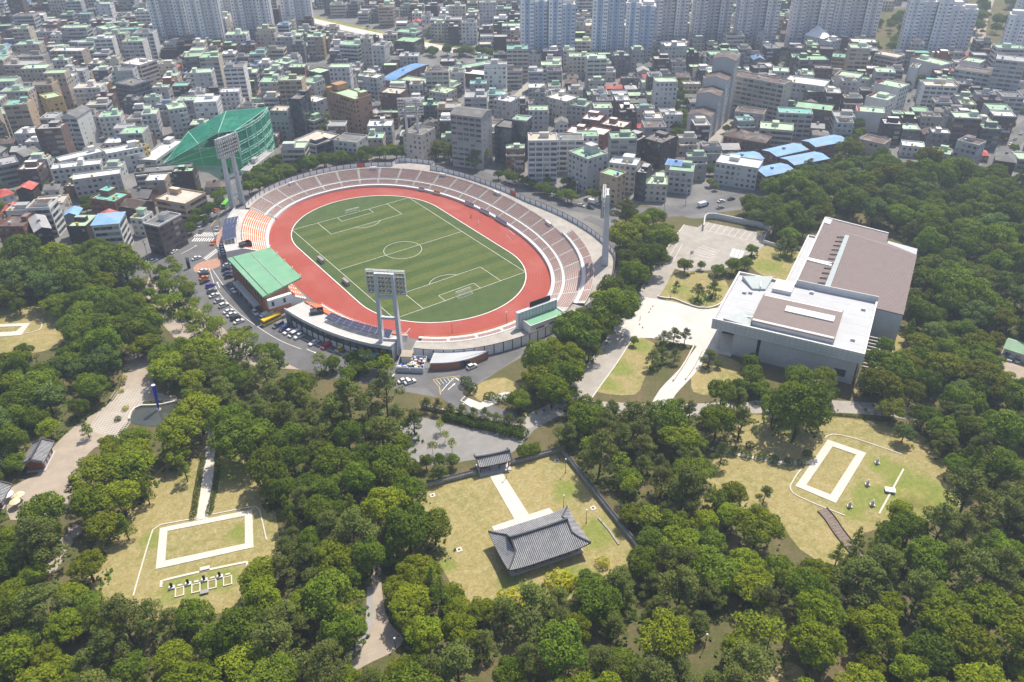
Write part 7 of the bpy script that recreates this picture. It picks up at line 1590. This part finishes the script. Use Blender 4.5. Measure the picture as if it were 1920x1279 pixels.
row([(60, 360), (100, 365), (130, 358), (180, 400)], 12, 'broad', .65, 'tree among the houses at the left edge', 'trees among the left houses', 5)
row([(10, 290), (60, 285), (120, 285)], 8, 'broad', .6, 'tree at the foot of the left apartment blocks', 'trees at the left blocks', 4)
row([(1650, 60), (1690, 40), (1700, 80), (1650, 100)], 34, 'broad', .95, 'tree in the garden right of the pink towers', 'trees right of the pink towers', 8)
row([(1830, 20), (1800, 50), (1860, 60), (1900, 40), (1960, 60), (1900, 0), (1960, -20)], 70, 'broad', 1.2, 'tree on the wooded slope at the top right', 'trees on the top right slope', 14)
row([(1700, 170), (1725, 160), (1740, 150)], 6, 'broad', .6, 'tree beside the lane below the white blocks', 'trees beside the lane', 3)
row([(570, 52), (650, 75), (740, 95)], 14, 'broad', .55, 'tree along the riverside road', 'trees along the riverside', 3)
row([(1060, 100), (1200, 112), (1300, 100), (1450, 100), (1600, 108)], 26, 'broad', .6, 'tree at the foot of the top towers', 'trees at the top towers', 4)
row([(300, 105), (400, 105), (500, 92), (590, 72)], 22, 'broad', .6, 'tree at the foot of the top left towers', 'trees at the top left towers', 4)
row([(1350, 330), (1290, 330), (1250, 325)], 8, 'broad', .5, 'tree among the houses near the white school', 'trees near the white school', 3)
row([(1060, 350), (1100, 372), (1160, 372)], 7, 'broad', .55, 'tree before the white six storey block', 'trees before the white block', 2)
# ------------------------------------------------------------------ vehicles
def side_prism(b, prof, wd, m=0, taper=None):
    """side outline (x, z) given width; taper narrows the upper points"""
    zs = [z for _, z in prof]; zm, zM = min(zs), max(zs); n = len(prof); i = len(b.v)
    for s in (-1, 1):
        for x, z in prof:
            k = 1-(taper or 0)*(z-zm)/(zM-zm); b.v.append((x, s*wd/2*k, z))
    b.f.append(tuple(i+k for k in range(n))); b.m.append(m); b.f.append(tuple(i+n+k for k in range(n))[::-1]); b.m.append(m)
    for k in range(n): j = (k+1) % n; b.f.append((i+k, i+n+k, i+n+j, i+j)); b.m.append(m)
wm = MB(); wm.tube((0, -.11, 0), (0, .11, 0), .33, .33, 10); WHEEL = wm.mesh('wheel', [M['black']]); wm = MB(); wm.tube((0, -.12, 0), (0, .12, 0), .19, .19, 8); RIM = wm.mesh('rim', [M['steel']])
lamp_w = pm('headlight_lens', (.7, .7, .68), .2, .05, 1.); lamp_r = pm('tail_light_lens', (.35, .02, .02), .3, .05, 1.)
def car_kit(kind):
    P = []
    if kind in ('car', 'suv'):
        k = 1. if kind == 'car' else 1.22; b = MB(); side_prism(b, [(-2.2, .28), (-2.28, .62), (-2.05, .9*k), (.95, .92*k), (2.0, .76*k), (2.25, .55), (2.2, .28)], 1.8, 0, .06); P.append(('body', b.mesh('body', [M['paint']])))
        b = MB(); side_prism(b, [(-1.95 if kind == 'suv' else -1.6, .88*k), (-1.5 if kind == 'suv' else -.95, 1.4*k), (.35, 1.42*k), (1.15, .9*k)], 1.66, 0, .16); P.append(('windows', b.mesh('windows', [M['glass']])))
        b = MB(); b.box(-1.45 if kind == 'suv' else -.95, -.68, 1.4*k, .35, .68, 1.46*k); P.append(('roof', b.mesh('roof', [M['paint']]))); wb, z = (-1.35, 1.4), .33
    elif kind == 'van':
        b = MB(); side_prism(b, [(-2.4, .3), (-2.45, 1.0), (1.9, 1.0), (2.4, .85), (2.45, .3)], 1.9); P.append(('body', b.mesh('body', [M['paint']]))); b = MB(); side_prism(b, [(-2.4, 1.0), (-2.3, 1.65), (1.2, 1.65), (1.9, 1.0)], 1.86, 0, .08); P.append(('windows', b.mesh('windows', [M['glass']])))
        b = MB(); side_prism(b, [(-2.4, 1.66), (-2.3, 1.95), (.9, 1.95), (1.15, 1.66)], 1.8, 0, .1); P.append(('roof', b.mesh('roof', [M['paint']]))); wb = (-1.45, 1.5)
    elif kind == 'bus':
        b = MB(); side_prism(b, [(-4.4, .4), (-4.45, 1.35), (4.3, 1.35), (4.45, .4)], 2.4); P.append(('body', b.mesh('body', [M['paint']]))); b = MB(); side_prism(b, [(-4.42, 1.35), (-4.38, 2.2), (4.1, 2.2), (4.3, 1.35)], 2.36); P.append(('windows', b.mesh('windows', [M['glass']])))
        b = MB(); side_prism(b, [(-4.4, 2.2), (-4.3, 2.75), (4.0, 2.75), (4.15, 2.2)], 2.4, 0, .08); b.box(-2.6, -.6, 2.75, -1, .6, 2.95); P.append(('roof', b.mesh('roof', [M['paint']]))); wb = (-2.6, 2.8)
    else:
        b = MB(); side_prism(b, [(1.6, .5), (1.6, 1.1), (3.1, 1.1), (3.15, .5)], 2.0); side_prism(b, [(1.6, 1.75), (1.62, 2.15), (2.6, 2.15), (2.75, 1.75)], 1.9); P.append(('cab', b.mesh('cab', [M['paint']]))); b = MB(); side_prism(b, [(1.62, 1.1), (1.62, 1.75), (2.75, 1.75), (3.08, 1.1)], 1.94); P.append(('windows', b.mesh('windows', [M['glass']])))
        b = MB(); b.box(-3.1, -1.05, .75, 1.5, 1.05, 2.6); P.append(('cargo_box', b.mesh('cargo_box', [M['paint']]))); b = MB(); b.box(-3.1, -.5, .45, 3.0, .5, .74); P.append(('chassis', b.mesh('chassis', [M['dark']]))); wb = (-1.9, 2.2)
    return P, wb
KIT = {k: car_kit(k) for k in ('car', 'suv', 'van', 'bus', 'truck')}
lb_ = MB(); lb_.box(-.04, -.2, -.1, .04, .2, .1); HL = lb_.mesh('headlight', [lamp_w]); lb_ = MB(); lb_.box(-.04, -.2, -.1, .04, .2, .1); TLm = lb_.mesh('tail_light', [lamp_r])
CC = {'white': (.72, .72, .71), 'silver': (.42, .43, .45), 'grey': (.2, .2, .21), 'black': (.02, .02, .024), 'orange': (.72, .17, .04), 'blue': (.03, .06, .22), 'purple': (.1, .06, .35), 'yellow': (.75, .5, .03), 'red': (.5, .02, .025), 'green': (.16, .52, .05), 'cblue': (.05, .16, .5)}
crn = random.Random(3)
def car(u, v, hd, col, kind, label, group=None, z=.05):
    """hd: heading as a second survey point, or an angle in degrees"""
    p = G(u, v)
    if isinstance(hd, tuple): q = G(*hd); a = math.atan2(q.y-p.y, q.x-p.x)
    else: a = R(hd)
    nm = {'car': 'parked_car', 'suv': 'parked_car', 'van': 'van', 'bus': 'bus', 'truck': 'truck'}[kind]; t = thing(nm, label, {'suv': 'car'}.get(kind, kind), (p.x, p.y, z), a, group); P, wb = KIT[kind]
    for n, me in P: put(n, me, t, color=CC[col] if n != 'cargo_box' else (.72, .72, .71))
    s = 1.35 if kind in ('bus', 'truck') else 1.; y = {'car': .84, 'suv': .84, 'van': .88, 'bus': 1.1, 'truck': .95}[kind]
    for x in wb:
        for sy in (-1, 1): w_ = put('wheel', WHEEL, t, (x, sy*y, .33*s), 0, s); put('rim', RIM, w_)
    X = {'car': 2.24, 'suv': 2.24, 'van': 2.44, 'bus': 4.42, 'truck': 3.13}[kind]; zl = {'car': .6, 'suv': .66, 'van': .75, 'bus': .8, 'truck': .8}[kind]
    for sy in (-1, 1): put('headlight', HL, t, (X, sy*y*.78, zl)); put('tail_light', TLm, t, (-X if kind not in ('car', 'suv') else -2.26, sy*y*.78, zl))
ROADDIR = 33
car(326.8, 473.6, (340, 466), 'white', 'car', 'white car driving into the left junction below the brown brick block'); car(369, 486, (382, 481), 'white', 'car', 'white car waiting beside the blue sign pillar'); car(326, 500, (340, 497), 'black', 'car', 'black car driving through the junction above the small trees')
car(262, 491, (258, 480), 'white', 'suv', 'white car parked at the wood edge left of the junction'); car(287.7, 491, (300, 487), 'white', 'car', 'white car entering the junction from the left'); car(399.5, 457, (404, 448), 'orange', 'car', 'orange taxi stopped before the zebra crossing')
for k in range(5): car(417+k*1.1, 463+k*4.6, (428+k*1.1, 461+k*4.6), ('white', 'silver', 'white', 'silver', 'grey')[k], 'car', f"{('white', 'silver', 'white', 'silver', 'grey')[k]} car parked in the short row below the solar panels, {('first', 'second', 'third', 'fourth', 'last')[k]} from the top", 'cars below the solar panels')
for k, (u, v, c) in enumerate(((427, 499, 'silver'), (425, 507, 'black'), (427.5, 514, 'blue'), (430.5, 521, 'black'))): car(u, v, (u+12, v-3), c, 'suv' if k % 2 else 'car', f"{c} car parked against the grandstand, {('first', 'second', 'third', 'fourth')[k]} from the top", 'cars against the grandstand')
car(438, 547, (447, 556), 'white', 'car', 'white car parked beside the grandstand canopy'); car(431.6, 536, (438, 545), 'black', 'car', 'dark car parked in the shade of the grandstand canopy'); car(479, 589, (487, 597), 'white', 'suv', 'white car with sunroof parked at the grandstand corner')
PK = (14, -7)
for (u, v, c, k, lb) in ((500, 596, 'white', 'truck', 'white box truck parked beside the yellow minibus'), (509, 604, 'yellow', 'bus', 'yellow minibus parked below the stadium facade'), (522, 612, 'grey', 'van', 'grey van parked right of the yellow minibus'), (534, 618, 'blue', 'van', 'dark blue van parked right of the grey one'), (541, 624, 'white', 'car', 'white car parked right of the dark blue van'), (551.5, 629, 'white', 'van', 'white van parked between two white cars'), (561, 633, 'white', 'suv', 'white car parked right of the white van'), (589, 645, 'white', 'car', 'white car parked alone below the stadium facade'), (614, 651, 'red', 'van', 'red van parked below the stadium facade'), (640, 657, 'yellow', 'van', 'yellow van parked below the stadium facade'), (669, 662, 'black', 'van', 'black van parked in the shade left of the near floodlight')): car(u, v, (u-PK[0], v-PK[1]) if k != 'bus' else (u-PK[0], v-PK[1]), c, k, lb)
LP_ = [(381, 510, 'white'), (383.5, 516.5, 'black'), (383, 523, 'orange'), (384.5, 530, 'black'), (395, 538, 'purple'), (402, 556, 'white'), (411, 566, 'silver'), (420, 575, 'white'), (429, 586, 'white'), (435, 592, 'white'), (442, 598.5, 'black'), (448.5, 605, 'white'), (462, 618, 'black'), (398, 548, 'grey')]
for k, (u, v, c) in enumerate(LP_): car(u, v, (u+12, v-5), c, 'suv' if k % 3 == 1 else 'car', f'{c} car parked nose in along the tree strip facing the grandstand', 'cars along the tree strip')
for k, (u, v, c) in enumerate(((394, 404, 'white'), (384, 415, 'white'), (375, 424.5, 'white'), (399, 414, 'black'), (378, 435, 'grey'), (409, 430.5, 'silver'))): car(u, v, (u+9, v-10) if k != 5 else (u-9, v+10), c, 'car', f'{c} car on the street left of the stadium, {("first", "second", "third", "fourth", "fifth", "sixth")[k]} one', 'cars on the left street')
car(405, 396, (414, 386), 'orange', 'car', 'orange taxi behind the green bus'); car(425, 386, (438, 371), 'green', 'bus', 'bright green bus on the street left of the stadium')
car(885, 690, (897, 685), 'white', 'suv', 'white car on the near road beside the curved pavilion'); car(757, 716, (766, 713), 'white', 'car', 'white car parked under trees by the near road, left'); car(769, 718, (778, 715), 'white', 'car', 'white car parked under trees by the near road, right')
for (u, v, c, k, lb) in ((990, 347, 'white', 'car', 'white car on the east street behind the wall'), (1018, 358.5, 'black', 'car', 'dark car on the east street behind the wall'), (1030, 363.5, 'white', 'car', 'white car right of the dark one on the east street'), (1045, 371, 'grey', 'car', 'grey car under the tree on the east street'), (1090, 387, 'silver', 'car', 'silver car on the east street near the right floodlight'), (1107, 391, 'black', 'suv', 'dark car on the east street near the right floodlight'), (1113, 383, 'white', 'truck', 'white box truck on the east street'), (959, 344, 'white', 'truck', 'white box truck behind the far wall')): car(u, v, (u+12, v+3.5), c, k, lb)
for (u, v, c, k, lb) in ((1352, 379, 'white', 'car', 'white car beyond the museum car park'), (1371, 375, 'black', 'car', 'black car beyond the museum car park'), (1318, 387, 'cblue', 'truck', 'blue truck beyond the museum car park'), (1350, 391, 'grey', 'car', 'dark car behind the blue truck beyond the museum')): car(u, v, (u+12, v-3), c, k, lb)
for k, u in enumerate((1878, 1893, 1908)): car(u, 671+k*3, (u+4, 660+k*3), ('grey', 'white', 'white')[k], 'car', ('grey', 'white', 'white')[k]+' car parked before the small office at the right edge, '+('left', 'middle', 'right')[k])
for k, (u, v) in enumerate(((1882, 290), (1894, 272), (1903, 262), (1914, 252))): car(u, v, (u+8, v-9), ('white', 'white', 'grey', 'silver')[k], 'car', f'{("white", "white", "grey", "silver")[k]} car on the right street, {("nearest", "second", "third", "farthest")[k]}', 'cars on the right street')
car(1656, 238, (1663, 230), 'yellow', 'van', 'yellow van on the lane below the white blocks')
for k, (u, v) in enumerate(((1712, 182), (1704, 190), (1735, 158))): car(u, v, (u+6, v-8), ('silver', 'black', 'white')[k], 'car', f'{("silver", "black", "white")[k]} car on the lane beside the white blocks')
for k, (u, v) in enumerate(((600, 215), (605, 196), (560, 275), (520, 300))): car(u, v, (u+5, v-9), ('cblue', 'white', 'grey', 'white')[k], ('truck', 'car', 'car', 'car')[k], f'{("blue truck", "white car", "grey car", "pale car")[k]} on the hotel street')
# ------------------------------------------------------------------ lamps, poles, signs
def lamp(u, v, h, label):
    p = G(u, v); t = thing('lamp_post', label, 'lamp post', (p.x, p.y, 0), crn.uniform(0, 6)); b = MB(); b.tube((0, 0, 0), (0, 0, h), .09, .06, 8); b.obj('pole', M['dark'], t); b = MB(); b.tube((0, 0, h), (0, 0, h+.45), .18, .26, 8); b.tube((0, 0, h+.45), (0, 0, h+.6), .28, .1, 8); b.obj('lantern', M['white'], t); b = MB(); b.tube((0, 0, 0), (0, 0, .4), .18, .14, 8); b.obj('foot', M['dark'], t)
for (u, v, h, lb) in ((1060, 887, 5.5, 'lamp post by the right wall of the hall yard'), (949, 898, 3.5, 'small lamp post beside the yard path'), (1056.6, 951, 4.5, 'dark post behind the hall'), (1099, 981, 5, 'lamp post right of the hall'), (1256.6, 562, 5, 'lamp post at the left of the museum lawn'), (1324, 574, 5, 'lamp post at the right of the museum lawn'), (1058, 778, 4, 'white lamp post at the park drive fork'), (1270, 455, 6, 'lamp post beside the museum avenue'), (1440, 438, 6, 'lamp post at the far corner of the museum car park'), (1321, 1215, 5, 'lamp post in the bottom pines'), (742, 1215, 3.5, 'dark post beside the winding path'), (848, 624, 5, 'lamp on the near edge of the running track, left'), (950, 606, 5, 'lamp on the near edge of the running track, right')): lamp(u, v, h, lb)
def utility(u, v, h, label):
    p = G(u, v); t = thing('utility_pole', label, 'pole', (p.x, p.y, 0), R(20)); b = MB(); b.tube((0, 0, 0), (0, 0, h), .2, .13, 8); b.obj('shaft', M['conc'], t); b = MB(); b.beam((-1.1, 0, h-1), (1.1, 0, h-1), .14); b.beam((-.8, 0, h-2), (.8, 0, h-2), .12); b.obj('cross_arm', M['dark'], t); b = MB(); b.tube((.45, 0, h-3.4), (.45, 0, h-2.4), .26, .26, 8); b.obj('transformer', M['conc_l'], t)
for k, (u, v, h) in enumerate(((279, 487, 11), (283, 525, 12), (350, 452, 11), (414, 428, 10), (405, 455, 9), (470, 330, 11), (1080, 372, 12), (1021, 345, 12), (965, 335, 11), (1285, 385, 11), (1245, 395, 10), (1190, 300, 11), (1265, 290, 11), (1330, 300, 10))): utility(u, v, h, ('concrete utility pole at the left junction', 'concrete utility pole at the wood edge', 'utility pole before the brown brick block', 'utility pole beside the orange taxi', 'utility pole beside the zebra crossing', 'utility pole near the green net', 'utility pole before the white six storey block', 'tall pole on the east street', 'pole behind the far wall', 'pole beyond the museum car park', 'pole at the top of the tree belt', 'pole before the dark brown block', 'pole right of the dark brown block', 'pole near the white school')[k])
p = G(355, 503); t = thing('sign_pillar', 'tall blue and white sign pillar at the left junction', 'sign', (p.x, p.y, 0), R(-36)); b = MB(); b.box(-.7, -.25, 0, .7, .25, 5.5); b.obj('pillar', M['dark'], t); b = MB(); b.box(-.66, -.3, 3.4, .66, -.26, 5.3); b.obj('sign_face', pm('sign_blue', (.12, .3, .55), .5, .05, 1.), t); b = MB(); b.box(-.5, -.33, 4.7, .5, -.31, 5.1); b.obj('emblem', M['white'], t)
p = G(1289.5, 514); t = thing('flagpole', 'white flagpole with a white flag beside the museum car park', 'flagpole', (p.x, p.y, 0)); b = MB(); b.tube((0, 0, 0), (0, 0, 12), .1, .06, 8); b.obj('pole', M['white'], t); b = MB()
for k in range(6): b.face([(.1+k*.35, .12*math.sin(k*1.3), 9.6), (.45+k*.35, .12*math.sin((k+1)*1.3), 9.6), (.45+k*.35, .12*math.sin((k+1)*1.3), 11.4), (.1+k*.35, .12*math.sin(k*1.3), 11.4)])
b.obj('flag', M['white'], t); b = MB(); b.tube((1.1, .05, 10.5), (1.1, -.05, 10.5), .42, .42, 12) ; b.obj('flag_emblem', pm('flag_red_blue', (.3, .06, .15), .7, .3, 2.), t)
def cone(u, v, label):
    p = G(u, v); t = thing('traffic_cone', label, 'cone', (p.x, p.y, .08), 0, 'cones on the museum plaza'); b = MB(); b.tube((0, 0, .05), (0, 0, .8), .24, .05, 8); b.obj('cone_body', M['orange'], t); b = MB(); b.box(-.3, -.3, 0, .3, .3, .06); b.obj('base', M['orange'], t); b = MB(); b.tube((0, 0, .4), (0, 0, .55), .165, .13, 8); b.obj('stripe', M['white'], t)
for k, (u, v) in enumerate(((1224, 575), (1220, 580), (1217, 586), (1199, 609), (1205, 615))): cone(u, v, ('farthest', 'second', 'third', 'fourth', 'nearest')[k]+' orange cone on the pale plaza')
p = G(1059, 780); t = thing('sentry_post', 'narrow blue grey sentry post at the park drive fork', 'post', (p.x, p.y, 0)); b = MB(); b.box(-.5, -.5, 0, .5, .5, 2.2); b.obj('cabin', M['steel'], t); b = MB(); b.box(-.6, -.6, 2.2, .6, .6, 2.35); b.obj('roof', M['dark'], t); b = MB(); b.box(-.35, -.54, 1.1, .35, -.51, 1.9); b.obj('window', M['glass'], t)
p = G(1346, 562); 
# ------------------------------------------------------------------ people
def person(u, v, a, top, legs, label):
    p = G(u, v); J = [(0, 0, .95), (0, 0, 1.2), (0, 0, 1.45), (0, 0, 1.53), (0, .02, 1.68), (.2, 0, 1.42), (.26, .05, 1.15), (.24, .18, .95), (-.2, 0, 1.42), (-.27, -.04, 1.15), (-.26, .05, .92), (.1, .02, .9), (.11, .12, .5), (.11, .05, .07), (.11, .2, .04), (-.1, 0, .9), (-.11, -.06, .5), (-.11, -.18, .08), (-.11, -.05, .04)]
    E_ = [(0, 1), (1, 2), (2, 3), (3, 4), (2, 5), (5, 6), (6, 7), (2, 8), (8, 9), (9, 10), (0, 11), (11, 12), (12, 13), (13, 14), (0, 15), (15, 16), (16, 17), (17, 18)]; rad = [.15, .15, .14, .06, .1, .07, .05, .04, .07, .05, .04, .09, .065, .045, .04, .09, .065, .045, .04]
    me = D.meshes.new('body'); me.from_pydata(J, E_, []); t = thing('person', label, 'person', (p.x, p.y, .06), R(a)); o = put('body', me, t); mk = o.modifiers.new('skin', 'SKIN')
    for d_, r in zip(me.skin_vertices[0].data, rad): d_.radius = (r, r*.8)
    me.skin_vertices[0].data[0].use_root = True; s_ = o.modifiers.new('sub', 'SUBSURF'); s_.levels = 1; s_.render_levels = 1; me.materials.append(pm('clothes', top, .8, .1, 2.))
    b = MB(); b.tube((0, -.02, 1.66), (0, -.02, 1.8), .115, .07, 8); b.obj('hair', M['black'], t)
person(1597, 757, 80, (.35, .36, .4), 0, 'person in grey walking on the drive below the museum, left of two'); person(1612, 757, 110, (.1, .12, .2), 0, 'person in dark clothes walking on the drive below the museum, right of two'); person(1200, 600, 40, (.2, .2, .24), 0, 'person in dark clothes on the pale plaza')
# ------------------------------------------------------------------ air
hz_m = D.materials.new('haze'); hz_m.use_nodes = True; hn = hz_m.node_tree
for n_ in list(hn.nodes): hn.nodes.remove(n_)
ho = hn.nodes.new('ShaderNodeOutputMaterial'); hv = hn.nodes.new('ShaderNodeVolumePrincipled'); hv.inputs['Color'].default_value = (.7, .82, 1., 1); hv.inputs['Density'].default_value = .00028; hv.inputs['Anisotropy'].default_value = .25; hn.links.new(hv.outputs[0], ho.inputs['Volume'])
b = MB(); b.box(-4300, -4300, -1, 4300, 4300, 178); struct(b.obj('haze', hz_m), 'stuff', 'pale summer haze over the town')
# ------------------------------------------------------------------ labels: tell look-alikes apart by their order in the picture
from collections import defaultdict
bpy.context.view_layer.update()
by = defaultdict(list)
for o in SC.objects:
    if o.parent is None and o.get('label') and o.get('category'): by[o['label']].append(o)
ORD = ['leftmost', 'second from left', 'third from left', 'fourth from left', 'fifth from left', 'sixth from left', 'seventh from left', 'eighth from left', 'ninth from left', 'tenth from left']
for lb, os_ in by.items():
    if len(os_) < 2: continue
    os_.sort(key=lambda o: PX(o.location)[0])
    if len(os_) <= 10:
        for k, o in enumerate(os_): 
            nl = ('rightmost' if k == len(os_)-1 else ORD[k])+', '+lb
            if len(nl.split()) > 16: nl = nl.replace(' flat roofed', '').replace(' small', '')
            o['label'] = nl
    g = os_[0].get('group') or lb
    for o in os_:
        if not o.get('group'): o['group'] = g
